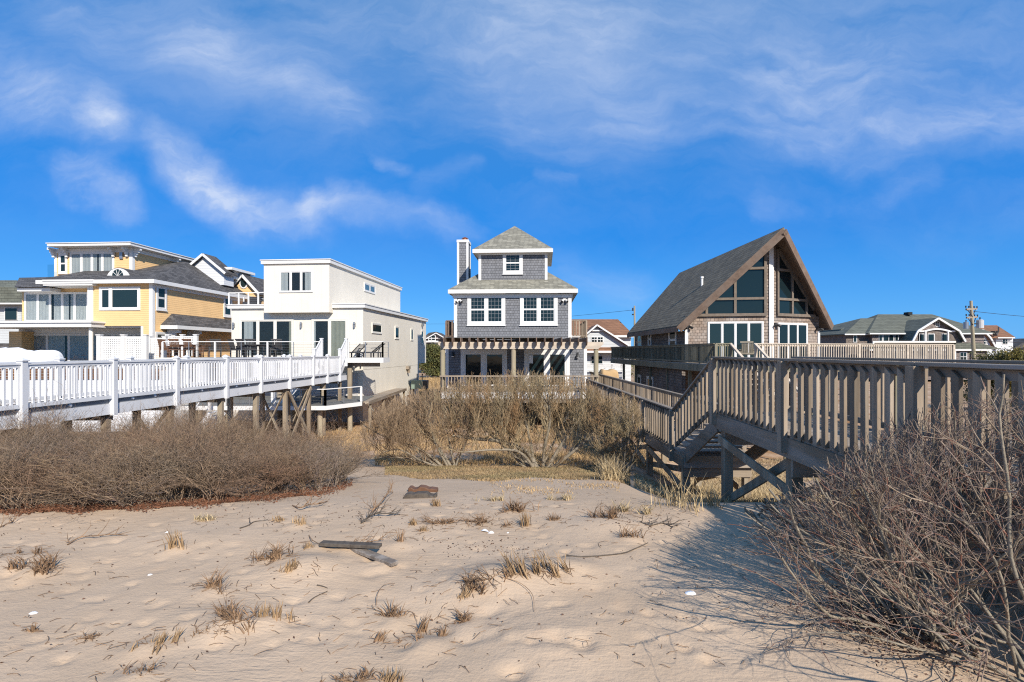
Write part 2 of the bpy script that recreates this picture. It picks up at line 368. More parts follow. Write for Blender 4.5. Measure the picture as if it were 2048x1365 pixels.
# ------------------------------------------------------------------ camera, sun, sky
cam = bpy.data.cameras.new('camera'); co = bpy.data.objects.new('camera', cam); COL.objects.link(co)
co.location = (0, 0, EYE); co.rotation_euler = (math.pi / 2, 0, 0); cam.sensor_width = 36; cam.lens = 36 * F / 2048
cam.shift_y = (H - 682.5) / 2048; cam.clip_start = .05; cam.clip_end = 9000; SC.camera = co
AZ, EL = math.radians(180 - 26), math.radians(33)
sd = Vector((math.sin(AZ) * math.cos(EL), math.cos(AZ) * math.cos(EL), math.sin(EL)))
sl = bpy.data.lights.new('sun', 'SUN'); sl.energy = 4.5; sl.angle = math.radians(.5); sl.color = (1, .93, .83)
so = bpy.data.objects.new('sun', sl); COL.objects.link(so); so.rotation_euler = sd.to_track_quat('Z', 'Y').to_euler(); so.location = (0, -20, 60)
def make_world():
    w = bpy.data.worlds.new('World'); SC.world = w; w.use_nodes = True; g = NG(w.node_tree)
    bg = w.node_tree.nodes['Background']
    sky = g.new('ShaderNodeTexSky', sky_type='NISHITA'); sky.sun_disc = False; sky.sun_elevation = EL; sky.sun_rotation = AZ
    sky.altitude = 0; sky.air_density = 1.0; sky.dust_density = .2; sky.ozone_density = 3.5
    tc = g.new('ShaderNodeTexCoord'); D = tc.outputs['Generated']
    sp = g.new('ShaderNodeSeparateXYZ'); g.link(D, sp.inputs[0])
    yy = g.math('MAXIMUM', sp.outputs[1], .12)
    cb = g.new('ShaderNodeCombineXYZ'); g.link(g.math('DIVIDE', sp.outputs[0], yy), cb.inputs[0]); g.link(g.math('DIVIDE', sp.outputs[2], yy), cb.inputs[1])
    P = cb.outputs[0]
    # domain warp so strokes of cirrus get torn edges
    n1 = g.new('ShaderNodeTexNoise'); n1.inputs['Scale'].default_value = 3.2; n1.inputs['Detail'].default_value = 6; n1.inputs['Roughness'].default_value = .55; g.link(P, n1.inputs['Vector'])
    wv = g.vmath('SCALE', g.vmath('SUBTRACT', n1.outputs['Color'], (.5, .5, .5)).outputs[0], scale=.24).outputs[0]
    PW = g.vmath('ADD', P, wv).outputs[0]
    wisp = g.new('ShaderNodeMapping'); wisp.inputs['Rotation'].default_value = (0, 0, .55); wisp.inputs['Scale'].default_value = (2.0, 6.0, 1); g.link(PW, wisp.inputs['Vector'])
    wn = g.ramp(g.noise(wisp.outputs[0], 1.6, 8, .58), .25, .72)
    strokes = [(335, 320, 440, 395, 46, .58), (400, 365, 500, 430, 50, .46), (500, 430, 660, 436, 48, .32), (640, 415, 940, 470, 30, .34), (520, 400, 640, 440, 34, .20),
               (120, 345, 235, 408, 36, .55), (60, 205, 215, 225, 58, .42), (150, 345, 215, 270, 44, .36), (0, 110, 90, 215, 60, .34), (215, 255, 340, 310, 46, .22),
               (150, 10, 420, 90, 80, .26), (420, 90, 660, 235, 75, .30), (560, 170, 640, 215, 40, .22), (690, 310, 815, 355, 18, .30), (850, 385, 930, 350, 22, .20),
               (700, 70, 1150, 30, 130, .26), (1050, 90, 1700, 110, 170, .28), (1230, 235, 1640, 275, 48, .22), (1500, 425, 1850, 372, 28, .24), (1130, 545, 1240, 565, 50, .26),
               (1560, 190, 2060, 200, 110, .28), (1700, 300, 2060, 240, 60, .26), (1080, 378, 1160, 372, 16, .14), (1750, 440, 2060, 420, 60, .10), (1020, 240, 1250, 320, 60, .14)]
    tot = None
    for x0, y0, x1, y1, wd, am in strokes:
        A = ((x0 - CX) / F, (H - y0) / F, 0); B = ((x1 - CX) / F, (H - y1) / F, 0); ab = (B[0] - A[0], B[1] - A[1], 0); l2 = ab[0] ** 2 + ab[1] ** 2
        pa = g.vmath('SUBTRACT', PW, A).outputs[0]
        t = g.math('DIVIDE', g.vmath('DOT_PRODUCT', pa, ab).outputs['Value'], l2, clamp=True)
        q = g.vmath('SUBTRACT', pa, g.vmath('SCALE', ab, scale=t).outputs[0]).outputs[0]
        dn = g.vmath('LENGTH', q).outputs['Value']
        k = wd * 1.6 / F
        mr = g.new('ShaderNodeMapRange'); mr.interpolation_type = 'SMOOTHSTEP'; g.link(dn, mr.inputs['Value'])
        mr.inputs['From Min'].default_value = 0; mr.inputs['From Max'].default_value = k; mr.inputs['To Min'].default_value = am; mr.inputs['To Max'].default_value = 0
        tot = mr.outputs[0] if tot is None else g.math('ADD', tot, mr.outputs[0])
    cl = g.math('MULTIPLY', tot, g.math('MULTIPLY_ADD', g.math('MULTIPLY', wn, g.ramp(g.noise(wisp.outputs[0], 5.5, 6, .65), 0, .82)), 1.40, .08))
    veil = g.math('MULTIPLY', g.math('MULTIPLY', g.ramp(g.noise(wisp.outputs[0], .9, 8, .62), .42, .78), .30), g.ramp(sp.outputs[2], .1, .45))
    cl = g.math('ADD', cl, veil)
    cl = g.math('MINIMUM', g.math('MULTIPLY', cl, g.ramp(sp.outputs[2], -.02, .10)), .80)
    # grade the physical sky towards the saturated winter blue of the photograph
    hs = g.new('ShaderNodeHueSaturation'); hs.inputs['Saturation'].default_value = SKY_SAT; hs.inputs['Value'].default_value = 1.0; g.link(sky.outputs[0], hs.inputs['Color'])
    c = g.mixc(1.0, hs.outputs[0], SKY_GAIN, 'MULTIPLY')
    lo = g.mixc(g.ramp(sp.outputs[2], .0, .20), (1.0, 4.1, 9.4), (.15, 2.35, 7.6))
    lo = g.mixc(g.ramp(sp.outputs[2], .22, .55), lo, (.80, 2.7, 6.2))
    c = g.mixc(.78, c, lo)
    c = g.mixc(cl, c, CLOUD_COL)
    g.link(c, bg.inputs['Color']); bg.inputs['Strength'].default_value = SKY_STR
SKY_SAT, SKY_GAIN, SKY_STR, CLOUD_COL = 1.25, (.55, .95, 1.25), .080, (6.4, 7.2, 8.8)
make_world()
SC.world.cycles.sampling_method = 'MANUAL'; SC.world.cycles.sample_map_resolution = 256
SC.view_settings.view_transform = 'Standard'; SC.view_settings.look = 'None'; SC.view_settings.exposure = 0.45; SC.view_settings.gamma = 1
SC.cycles.use_denoising = False; SC.cycles.filter_width = 1.15
SC.cycles.max_bounces = 6; SC.cycles.transparent_max_bounces = 8; SC.cycles.glossy_bounces = 3

# ------------------------------------------------------------------ buildings
class Fr:
    """a building's own frame: x along its front, y into depth, z up from its base"""
    def __init__(s, name, px, Y, z0, vp, label, cat='house', group=None):
        s.O = XY(px, Y); s.a = math.atan((vp - CX) / F); s.z0 = z0
        s.d = (math.sin(s.a), math.cos(s.a)); s.r = (math.cos(s.a), -math.sin(s.a))
        s.e = empty(name, (s.O[0], s.O[1], z0), -s.a, label, cat, group)
    def x(s, px, y0=0.0):
        k = (px - CX) / F; ox = s.O[0] + s.d[0] * y0; oy = s.O[1] + s.d[1] * y0
        return (k * oy - ox) / (s.r[0] - k * s.r[1])
    def y(s, px, x0=0.0):
        k = (px - CX) / F; ox = s.O[0] + s.r[0] * x0; oy = s.O[1] + s.r[1] * x0
        return (k * oy - ox) / (s.d[0] - k * s.d[1])
    def Yw(s, lx, ly): return s.O[1] + s.r[1] * lx + s.d[1] * ly
    def z(s, py, lx, ly): return zof(py, s.Yw(lx, ly)) - s.z0
    def loc(s, X, Y):
        dx, dy = X - s.O[0], Y - s.O[1]; return (dx * s.r[0] + dy * s.r[1], dx * s.d[0] + dy * s.d[1])
def front(y0): return lambda u, w, n: (u, y0 - n, w)
def right(x0): return lambda u, w, n: (x0 + n, u, w)
def left(x0): return lambda u, w, n: (x0 - n, u, w)
def plane(o, ud, nd): return lambda u, w, n: (o[0] + ud[0] * u + nd[0] * n, o[1] + ud[1] * u + nd[1] * n, w)
def curtain_part(par, pl, u0, u1, w0, w1, n, m='curtain', amp=.035, per=.22, name='curtain', seed=0):
    R = random.Random(seed); k = max(4, int((u1 - u0) / .04)); vs = []; fs = []
    for i in range(k + 1):
        u = u0 + (u1 - u0) * i / k
        a = amp * math.sin(2 * math.pi * u / per + math.sin(u * 2.1) * 1.2) + R.uniform(-.006, .006)
        vs += [pl(u, w0, n + a), pl(u, w1, n + a * .7)]
    for i in range(k): fs.append((2 * i, 2 * i + 2, 2 * i + 3, 2 * i + 1))
    o = MB().add(vs, fs).build(name, m, par, smooth=True); return o
def window(par, pl, u0, u1, w0, w1, trim=.12, cols=1, rows=1, grid=(0, 0), pane='pane_dark', tm='white_paint', sash=.045,
           name='window', sill=True, curt=None, hung=False, blind=None, proud=.0, label=None):
    """casing (part) > sash, pane, muntins, curtain (sub-parts); the opening u0..u1, w0..w1 is inside the casing"""
    p = proud; t = trim
    c = MB(); c.pbox(pl, u0 - t, u0, w0 - t, w1 + t, p, p + .055).pbox(pl, u1, u1 + t, w0 - t, w1 + t, p, p + .055)
    c.pbox(pl, u0, u1, w1, w1 + t, p, p + .055).pbox(pl, u0, u1, w0 - t, w0, p, p + .055)
    if sill: c.pbox(pl, u0 - t * 1.15, u1 + t * 1.15, w0 - t - .05, w0 - t, p, p + .10).pbox(pl, u0 - t * 1.1, u1 + t * 1.1, w1 + t, w1 + t + .03, p, p + .08)
    cw = (u1 - u0) / cols
    for i in range(1, cols): c.pbox(pl, u0 + cw * i - t * .42, u0 + cw * i + t * .42, w0, w1, p, p + .052)
    o = c.build(name, tm, par, label)
    s = MB(); gp = MB(); mu = MB(); rh = (w1 - w0) / rows
    for i in range(cols):
        a = u0 + cw * i + (t * .42 if i else 0); b = u0 + cw * (i + 1) - (t * .42 if i < cols - 1 else 0)
        for j in range(rows):
            lo = w0 + rh * j; hi = lo + rh; q = p + (.012 if (hung and j == 0) else .022)
            s.pbox(pl, a, a + sash, lo, hi, q, q + .02).pbox(pl, b - sash, b, lo, hi, q, q + .02)
            s.pbox(pl, a + sash, b - sash, lo, lo + sash, q, q + .02).pbox(pl, a + sash, b - sash, hi - sash, hi, q, q + .02)
            gp.pbox(pl, a + sash, b - sash, lo + sash, hi - sash, q + .006, q + .010)
            gx, gy = grid
            for k in range(1, gx): uu = a + (b - a) * k / gx; mu.pbox(pl, uu - .009, uu + .009, lo + sash, hi - sash, q + .010, q + .018)
            for k in range(1, gy): ww = lo + rh * k / gy; mu.pbox(pl, a + sash, b - sash, ww - .009, ww + .009, q + .0105, q + .0175)
    s.build('sash', tm, o); gp.build('pane', pane, o)
    if mu.v: mu.build('muntin', 'muntin', o)
    if curt or blind:
        MB().pbox(pl, u0, u1, w0, w1, p + .001, p + .004).build('dark_backing', 'room', o)  # near-black panel painted as the unlit room behind the glass
        if blind: MB().pbox(pl, u0 + .05, u1 - .05, w0 + .02, w1 - .02, p + .006, p + .010).build('blind', 'blind', o)
        for (a, b, mm) in (curt or []): curtain_part(o, lambda u, w, n: pl(u, w, p + .014 + n * .35), u0 + (u1 - u0) * a, u0 + (u1 - u0) * b, w0 + .03, w1 - .03, 0, mm, .03, .24)
    return o
def hip(par, x0, x1, y0, y1, z, h, th, m, name='roof', ridge=None, fascia=None, fh=.18, soffit=None):
    """hip roof over a rectangle (eave line), ridge along the longer side or at given points"""
    if ridge is None:
        w = (x1 - x0) / 2; dpt = (y1 - y0) / 2; k = min(w, dpt)
        ridge = ((x0 + k, y0 + k), (x1 - k, y1 - k)) if abs(w - dpt) > 1e-3 else (((x0 + x1) / 2, (y0 + y1) / 2), ((x0 + x1) / 2, (y0 + y1) / 2 + .01))
        if w > dpt: ridge = ((x0 + k, (y0 + y1) / 2), (x1 - k, (y0 + y1) / 2))
        else: ridge = (((x0 + x1) / 2, y0 + k), ((x0 + x1) / 2, y1 - k)) if dpt - w > .02 else (((x0 + x1) / 2, (y0 + y1) / 2 - .01), ((x0 + x1) / 2, (y0 + y1) / 2 + .01))
    A, B, C_, D = (x0, y0, z), (x1, y0, z), (x1, y1, z), (x0, y1, z)
    R1 = (*ridge[0], z + h); R2 = (*ridge[1], z + h)
    b = [(p[0], p[1], z - th) for p in (A, B, C_, D)]
    if abs(R1[1] - R2[1]) >= abs(R1[0] - R2[0]):
        fs = [(0, 1, 4), (1, 2, 5, 4), (2, 3, 5), (3, 0, 4, 5)]
    else:
        fs = [(0, 1, 5, 4), (1, 2, 5), (2, 3, 4, 5), (3, 0, 4)]
    fs += [(6, 7, 1, 0), (7, 8, 2, 1), (8, 9, 3, 2), (9, 6, 0, 3), (9, 8, 7, 6)]
    o = MB().add([A, B, C_, D, R1, R2] + b, fs).build(name, m, par)
    if fascia:
        g = MB(); e = .03; zt = z - th + .0; zb = zt - fh
        g.box(x0 - e, x1 + e, y0 - e, y0, zb, zt + th * .6); g.box(x0 - e, x1 + e, y1, y1 + e, zb, zt + th * .6)
        g.box(x0 - e, x0, y0, y1, zb, zt + th * .6); g.box(x1, x1 + e, y0, y1, zb, zt + th * .6)
        g.build('fascia', fascia, o)
        if soffit:
            g2 = MB(); s = soffit; zs = zb + .03
            g2.box(x0, x1, y0, y0 + s, zs, zs + .02); g2.box(x0, x0 + s, y0 + s, y1, zs, zs + .02); g2.box(x1 - s, x1, y0 + s, y1, zs, zs + .02)
            g2.build('soffit', 'trim_cream', o)
    return o
def corner(par, pts, m='white_paint', name='corner_board'):
    b = MB()
    for x0, x1, y0, y1, z0, z1 in pts: b.box(x0, x1, y0, y1, z0, z1)
    return b.build(name, m, par)

# --- the grey shingled house in the middle
def grey_house():
    f = Fr('shingled_house', 909, 33, -2.2, 1085, 'tall narrow blue-grey shingled house with white trim and stacked hip roofs behind the pergola')
    e = f.e; X = lambda p, y=0: f.x(p, y); Z = lambda p, x=0, y=0: f.z(p, x, y)
    xl, xr = 0, X(1142); a0, a1 = X(892), X(1173); fl = Z(776); z1 = Z(677); z2 = Z(590); dp = 11.0
    fy = -.25 * 0
    w1 = MB().box(a0, a1, 0, dp, fl, z1).build('wall', 'grey_shingle', e, 'ground floor wall')
    w2 = MB().box(xl, xr, .0 - .012, dp - .4, z1, z2).build('wall', 'grey_shingle', e, 'upper floor wall')
    MB().box(a0 + .3, a1 - .3, .35, dp, 0, fl - .02).build('crawl_space_wall', 'shade_shingle', e)
    t = .17; P = .03
    cb = [(xl - P, xl + t, -.045, .0 - .012, z1, z2), (xr - t, xr + P, -.045, -.012, z1, z2), (xl - P, xl, -.012, t, z1, z2), (xr, xr + P, -.012, t, z1, z2),
          (a0 - P, a0 + t, -.03, 0, fl, z1 - .02), (a1 - t, a1 + P, -.03, 0, fl, z1 - .02), (a1, a1 + P, 0, t, fl, z1 - .02)]
    for c in cb: corner(e, [c])
    MB().box(xl - .1, xr + .1, -.10, -.045, z2 - .22, z2 + .02).build('frieze_board', 'white_paint', e)
    ey = -.42; ex0, ex1 = X(897, ey), X(1155, ey); ez = Z(579, 0, ey)
    # lower hip roof (continues behind the third storey)
    hip(e, ex0, ex1, ey, dp, ez, .717 * (ex1 - ex0) / 2, .06, 'roof_sage', fascia='white_paint', fh=.20, soffit=.42)
    ty = .55; tx0, tx1 = X(958, ty), X(1094, ty); tz0 = Z(574, 0, ty); tz1 = Z(508, 0, ty); td = 5.2
    MB().box(tx0, tx1, ty, ty + td, tz0, tz1).build('wall', 'grey_shingle', e, 'top storey wall')
    for c in [(tx0 - P, tx0 + .14, ty - .03, ty, tz0, tz1), (tx1 - .14, tx1 + P, ty - .03, ty, tz0, tz1), (tx0 - P, tx0, ty, ty + .14, tz0, tz1), (tx1, tx1 + P, ty, ty + .14, tz0, tz1)]: corner(e, [c])
    MB().box(tx0 - .05, tx1 + .05, ty - .08, ty - .03, tz1 - .12, tz1 + .02).build('frieze_board', 'white_paint', e)
    uy = ty - .42; ux0, ux1 = X(946, uy), X(1105, uy); uz = Z(499, 0, uy)
    hip(e, ux0, ux1, uy, uy + (ux1 - ux0) + .6, uz, Z(454, 0, uy + 2.5) - uz, .05, 'roof_sage', fascia='white_paint', fh=.19, soffit=.42)
    # windows
    pl = front(-.012)
    for p0, p1 in ((941, 1004.5), (1046, 1109)):
        window(e, pl, X(p0), X(p1), Z(645), Z(595), .19, 2, 2, (4, 3), 'pane_dark', hung=True, blind=True, sash=.05)
    window(e, front(ty), X(1011, ty), X(1040, ty), Z(544, 0, ty), Z(511, 0, ty), .17, 1, 2, (3, 3), 'pane_dark', hung=True, blind=True)
    for p0, p1 in ((928, 1008), (1055, 1133)):
        w = window(e, front(0), X(p0), X(p1), fl + .1, Z(706), .2, 2, 1, pane='pane_dark', sash=.11, name='sliding_door', sill=False)
        if p0 > 1000:   # white panel imitating a bright framed reflection in the glass door
            MB().pbox(front(0), X(1057.5), X(1066), Z(727), Z(711), .034, .037).build('reflection_panel', 'white_cloth', w)
    # lamps and floodlights
    def lampwall(px, py):
        u, w = X(px), Z(py); b = MB(); b.box(u - .07, u + .07, -.03, 0, w - .02, w + .14); b.tube((u, -.13, w - .14), (u, -.13, w + .02), .12, .06, 10); b.tube((u, -.03, w + .08), (u, -.13, w + .04), .015)
        o = b.build('wall_lamp', 'black_paint', e); MB().tube((u, -.13, w - .20), (u, -.13, w - .141), .06, .07, 8).build('bulb', 'white_cloth', o)
    lampwall(906, 708); lampwall(1155, 710)
    for px, py in ((919, 601), (1129, 601)):
        u, w = X(px), Z(py); o = MB().box(u - .08, u + .08, -.07, -.012, w - .06, w + .06).build('floodlight', 'white_paint', e)
        for sg in (-1, 1):
            MB().tube((u + sg * .05, -.08, w), (u + sg * .16, -.22, w - .13), .045, .085, 10).build('lamp_head', 'white_paint', o)
            MB().tube((u + sg * .16, -.22, w - .13), (u + sg * .168, -.23, w - .139), .075, .08, 10).build('lens', 'black_paint', o)
    MB().box(X(1149), X(1163), -.06, 0, Z(754), Z(751)).build('vent_hood', 'white_paint', e)
    # chimney with copper cap
    cy = 2.2; c0, c1 = X(915, cy), X(936, cy); cz0 = Z(585, 0, cy); cz1 = Z(481, 0, cy)
    ch = MB().box(c0, c1, cy, cy + 1.1, cz0, cz1).build('chimney', 'grey_shingle', e)
    q = MB(); k = .03
    for cx in (c0, c1):
        for yy in (cy, cy + 1.1): q.box(cx - (k if cx == c0 else .11), cx + (.11 if cx == c0 else k), yy - (k if yy == cy else .09), yy + (.09 if yy == cy else k), cz0, cz1 - .14)
    q.box(c0 - .05, c1 + .05, cy - .05, cy + 1.15, cz1 - .14, cz1 + .03); q.build('chimney_trim', 'white_paint', ch)
    cc = ((c0 + c1) / 2 + .08, cy + .45)
    MB().tube((*cc, cz1 + .03), (*cc, cz1 + .17), .17, .17, 14).tube((*cc, cz1 + .21), (*cc, cz1 + .29), .23, .08, 14).tube((*cc, cz1 + .17), (*cc, cz1 + .21), .05, .05, 6).build('chimney_cap', 'copper', ch)
    # little side balconies on top of the ground floor
    for nm, (b0, b1) in (('l', (a0, xl - .06)), ('r', (xr + .05, a1))):
        zt = Z(641); zb = Z(675)
        r = MB(); r.box(b0, b1, .02, .10, zt - .06, zt); r.box(b0, b1, .03, .09, zb + .04, zb + .10)
        xo = b0 if nm == 'l' else b1; r.box(xo - .04, xo + .04, .10, 5, zt - .06, zt); r.box(xo - .05, xo + .05, .0, .10, zb - .1, zt - .06)
        k = int((b1 - b0) / .16)
        for i in range(k): u = b0 + (i + .6) * (b1 - b0) / k; r.box(u - .045, u + .045, .04, .08, zb + .10, zt - .06)
        for i in range(28): v = .2 + i * .17; r.box(xo - .02, xo + .02, v, v + .09, zb + .02, zt - .06)
        r.build('balcony_railing', 'cedar_dark' if nm == 'l' else 'wood_v', e)
    return f
GH = grey_house()

# --- deck in front of it, with pilings, and the pergola
def grey_deck():
    e = empty('house_deck', (0.2, 28.4, -2.2), 0, 'weathered timber deck on pilings with white skirt board before the grey shingled house', 'deck')
    def L(x, y, z): return (x - .2, y - 28.4, z + 2.2)
    x0, x1 = XY(884, 28.4)[0], XY(1199, 28.4)[0]; y0, y1 = 28.4, 33.0
    b = MB(); n = 30
    for i in range(n):
        ya = y0 + (y1 - y0) * i / n; b.add([L(x, y, z) for x, y, z in [(x0, ya, -.17), (x1, ya, -.17), (x1, ya + .145, -.17), (x0, ya + .145, -.17), (x0, ya, -.13), (x1, ya, -.13), (x1, ya + .145, -.13), (x0, ya + .145, -.13)]], BOXF)
    b.build('deck_boards', 'deck_tan', e)
    s = MB(); s.v = []; a = L(x0 - .02, y0 - .04, -.52); c = L(x1 + .02, y0 - .005, -.175); s.box(a[0], c[0], a[1], c[1], a[2], c[2]); s.build('skirt_board', 'white_paint', e)
    s = MB(); a = L(x0, y0 + .02, -.75); c = L(x1, y0 + .16, -.53); s.box(a[0], c[0], a[1], c[1], a[2], c[2])
    for i in range(10): xx = x0 + (x1 - x0) * (i + .5) / 10; a = L(xx - .03, y0 + .17, -.45); c = L(xx + .03, y1, -.18); s.box(a[0], c[0], a[1], c[1], a[2], c[2])
    s.build('beam', 'wood_x', e)
    for px in (888, 955, 1023, 1092, 1160, 1192):
        for yy in (28.6, 31.2):
            xx = XY(px, 28.4)[0]; g = gz(xx, yy) - .3
            MB().tube(L(xx, yy, g), L(xx, yy, -.53 if yy < 30 else -.46), .14, .12, 12).build('piling', 'pile_round', e)
    # front railing
    zt = zof(751.5, 28.4); r = MB(); a = L(x0 - .1, y0 + .0, zt - .07); c = L(x1, y0 + .14, zt); r.box(a[0], c[0], a[1], c[1], a[2], c[2]); r.build('top_rail', 'wood_x', e)
    r = MB(); k = int((x1 - x0) / .16)
    for i in range(k): xx = x0 + (x1 - x0) * i / k; a = L(xx, y0 + .03, -.1); c = L(xx + .04, y0 + .07, zt - .071); r.box(a[0], c[0], a[1], c[1], a[2], c[2])
    r.build('baluster_panel', 'wood_v', e)
    # white furniture on the deck
    return e
grey_deck()
def pergola():
    Y0 = 28.75; xl, xr = XY(877, Y0)[0], XY(1206, Y0)[0]
    e = empty('pergola', (0, Y0, -.13), 0, 'timber pergola with jutting rafter tails on round posts before the grey house', 'pergola')
    zb, zt = zof(698.5, Y0) + .13, zof(684.5, Y0) + .13
    for dy in (-.16, .12):
        MB().prism([(xl, dy, zt), (xr, dy, zt), (xr, dy, zt - .12), (xr - .28, dy, zb), (xl + .28, dy, zb), (xl, dy, zt - .12)], (0, .05, 0)).build('beam', 'pergola_wood', e)
    for px, w in ((885.5, .125), (1027, .13), (1192, .125)):
        xx = XY(px, Y0)[0]; MB().tube((xx, .0, 0), (xx, .0, zt - .06), w + .01, w, 14).build('post', 'pile_round', e)
        MB().tube((xx, .0, -1.75), (xx, 0, 0), w + .02, w + .01, 14).build('post', 'pile_round', e) if px < 900 else None
    n = 18
    for i in range(n):
        px = 888 + (1172 - 888) * i / (n - 1); xx = XY(px, Y0 - .3)[0]; z0 = zt - .05; z1 = zt + .24
        poly = [(xx, -.62, z1), (xx, 4.05, z1), (xx, 4.05, z0), (xx, -.20, z0), (xx, -.20, z0 - .15), (xx, -.44, z0 - .15), (xx, -.62, z0 + .06)]
        MB().prism(poly, (.045, 0, 0)).build('rafter', 'cedar_dark', e)
    MB().box(XY(886, Y0)[0], XY(1112, Y0)[0], .25, 4.0, zt + .245, zt + .26).build('added_shade_sheet', 'deck_grey', e)  # unseen sheet added over the rafters to keep the wall below in shade
    MB().box(XY(892, 32.7)[0], XY(1172, 32.7)[0], 4.06, 4.14, zt - .06, zt + .2).build('ledger', 'cedar_dark', e)
    return e
pergola()

# --- the white cubic house
def white_house():
    f = Fr('modern_house', 726, 31.5, -2.2, 1120, 'white flat-roofed cubic stucco house with a projecting upper box beside the yellow house')
    e = f.e; X = f.x; Z = f.z
    xl = X(463); zt = Z(616, 0, 0); zg = 0
    y1 = f.y(852); y2 = f.y(838); zo = Z(726, 0, y1)
    uf = Z(740, 0, 0)   # underside of the upper floor level
    b = MB(); b.box(xl, 0, 0, y2, uf, zt); b.box(xl, 0, y2, y1, zo, zt); b.build('wall', 'stucco', e, 'main floor wall')
    b = MB(); b.box(xl + .05, -.012, .012, y2 - .01, 0, uf); b.build('wall', 'stucco', e, 'ground level wall')
    MB().box(xl + .1, -.3, -.02, .011, 0, uf - .2).build('crawl_space_panel', 'plinth', e)
    # roof edge of main floor
    def rim(x0, x1, y0, y1, z, h, o_=.16):
        r = MB(); r.box(x0 - o_, x1 + o_, y0 - o_, y0, z, z + h); r.box(x1, x1 + o_, y0, y1, z, z + h); r.box(x0 - o_, x0, y0, y1, z, z + h); r.box(x0 - o_, x1 + o_, y1, y1 + .1, z, z + h)
        r.box(x0 - o_ - .04, x1 + o_ + .04, y0 - o_ - .04, y1 + .14, z + h, z + h + .05); return r
    ub = -.55; ux0, ux1 = X(527.7, ub), X(658.5, ub); uy1 = f.y(800.5, ux1)
    rim(xl, 0, 0, y1, zt, .2).build('roof', 'white_paint', e, 'lower flat roof with white rim')
    uz0, uz1 = Z(624.6, 0, ub), Z(526, 0, ub)
    MB().box(ux0, ux1, ub, uy1, uz0, uz1).build('wall', 'stucco', e, 'projecting upper box')
    rim(ux0, ux1, ub, uy1, uz1, .2, .12).build('roof', 'white_paint', e, 'upper flat roof with white rim')
    # windows
    pl = front(ub)
    window(e, pl, X(561, ub), X(624, ub), Z(582, 0, ub), Z(542, 0, ub), .06, 3, 1, sash=.05, pane='pane_clear', sill=False, curt=[(0, .24, 'curtain'), (.78, 1, 'curtain')], tm='white_paint')
    p0 = front(0)
    window(e, p0, X(482, 0), X(585.5, 0), Z(714, 0, 0), Z(640, 0, 0), .07, 3, 1, sash=.07, pane='pane_clear', name='sliding_door', sill=False, tm='trim_cream', curt=[(.06, .24, 'curtain'), (.93, 1, 'curtain_dim')])
    window(e, p0, X(626, 0), X(693.5, 0), Z(716, 0, 0), Z(640, 0, 0), .07, 2, 1, sash=.07, pane='pane_clear', name='sliding_door', sill=False, tm='trim_cream', curt=[(.0, .08, 'curtain'), (.54, 1, 'curtain_dim')])
    pr = right(ux1); q = lambda px: f.y(px, ux1)
    window(e, pr, q(728.5), q(749), Z(584, ux1, q(738)), Z(570, ux1, q(738)), .06, 2, 1, sash=.06, pane='pane_sky', sill=False)
    pr = right(0)
    for a, b_, t, bt, rows in ((744, 762, 649, 665.5, 1), (790, 797, 655, 677, 1), (821.5, 825.5, 659.5, 680, 1), (842, 846, 662.5, 688, 2)):
        ya, yb = f.y(a), f.y(b_); ym = (ya + yb) / 2
        window(e, pr, ya, yb, Z(bt, 0, ym), Z(t, 0, ym), .07, 1, rows, sash=.05, pane='pane_teal' if a < 750 else 'pane_dark', sill=False, tm='trim_cream')
    def sconce(pos, sgn=0):
        x, y, z = pos; MB().box(x - .06, x + .06, y - .05, y, z - .12, z + .12).tube((x, y - .10, z - .17), (x, y - .10, z - .02), .055, .06, 10).tube((x, y - .10, z + .02), (x, y - .10, z + .17), .06, .055, 10).build('wall_sconce', 'metal', e)
    for px in (468, 603, 709.5): sconce((X(px, 0), 0, Z(650, 0, 0)))
    yv = f.y(812); MB().box(0, .22, yv, yv + .5, Z(739, 0, yv), Z(733, 0, yv)).tube((.12, yv + .2, Z(735, 0, yv)), (.12, yv + .35, Z(746, 0, yv)), .10, .12, 8).build('exhaust_hood', 'wood_x', e)
    yv = f.y(843); MB().tube((0, yv, Z(650, 0, yv)), (.2, yv, Z(650, 0, yv)), .12, .14, 8).build('exterior_speaker', 'metal', e)
    # roof-deck railing
    rl = MB(); ry = .1; x0, x1 = X(457, ry), ux0 - .02; zt2 = Z(582.5, 0, ry); zb = Z(613, 0, ry)
    rl.box(x0, x1, ry, ry + .06, zt2 - .05, zt2)
    for px in (457.5, 477, 496.5, 516): xx = X(px, ry); rl.box(xx - .04, xx + .04, ry, ry + .06, zb, zt2 - .05)
    rl.box(x0, x0 + .06, ry + .06, 6, zt2 - .05, zt2)
    for k in range(4): yy = ry + 1.5 * (k + 1); rl.box(x0, x0 + .06, yy, yy + .06, zb, zt2 - .05)
    ro = rl.build('roof_railing', 'white_paint', e)
    c = MB()
    for k in range(6): zz = zb + (zt2 - zb) * (k + 1) / 7; c.tube((x0, ry + .03, zz), (x1, ry + .03, zz), .005, .005, 4)
    c.build('cable', 'metal', ro)
    o = MB().box(X(485, 1.2), X(512, 1.2), 1.2, 1.8, zb, zb + .45).box(X(485, 1.2), X(512, 1.2), 1.75, 1.85, zb + .45, zb + .8).build('roof_bench', 'charcoal_resin', e)
    # door under overhang
    return f
WH = white_house()

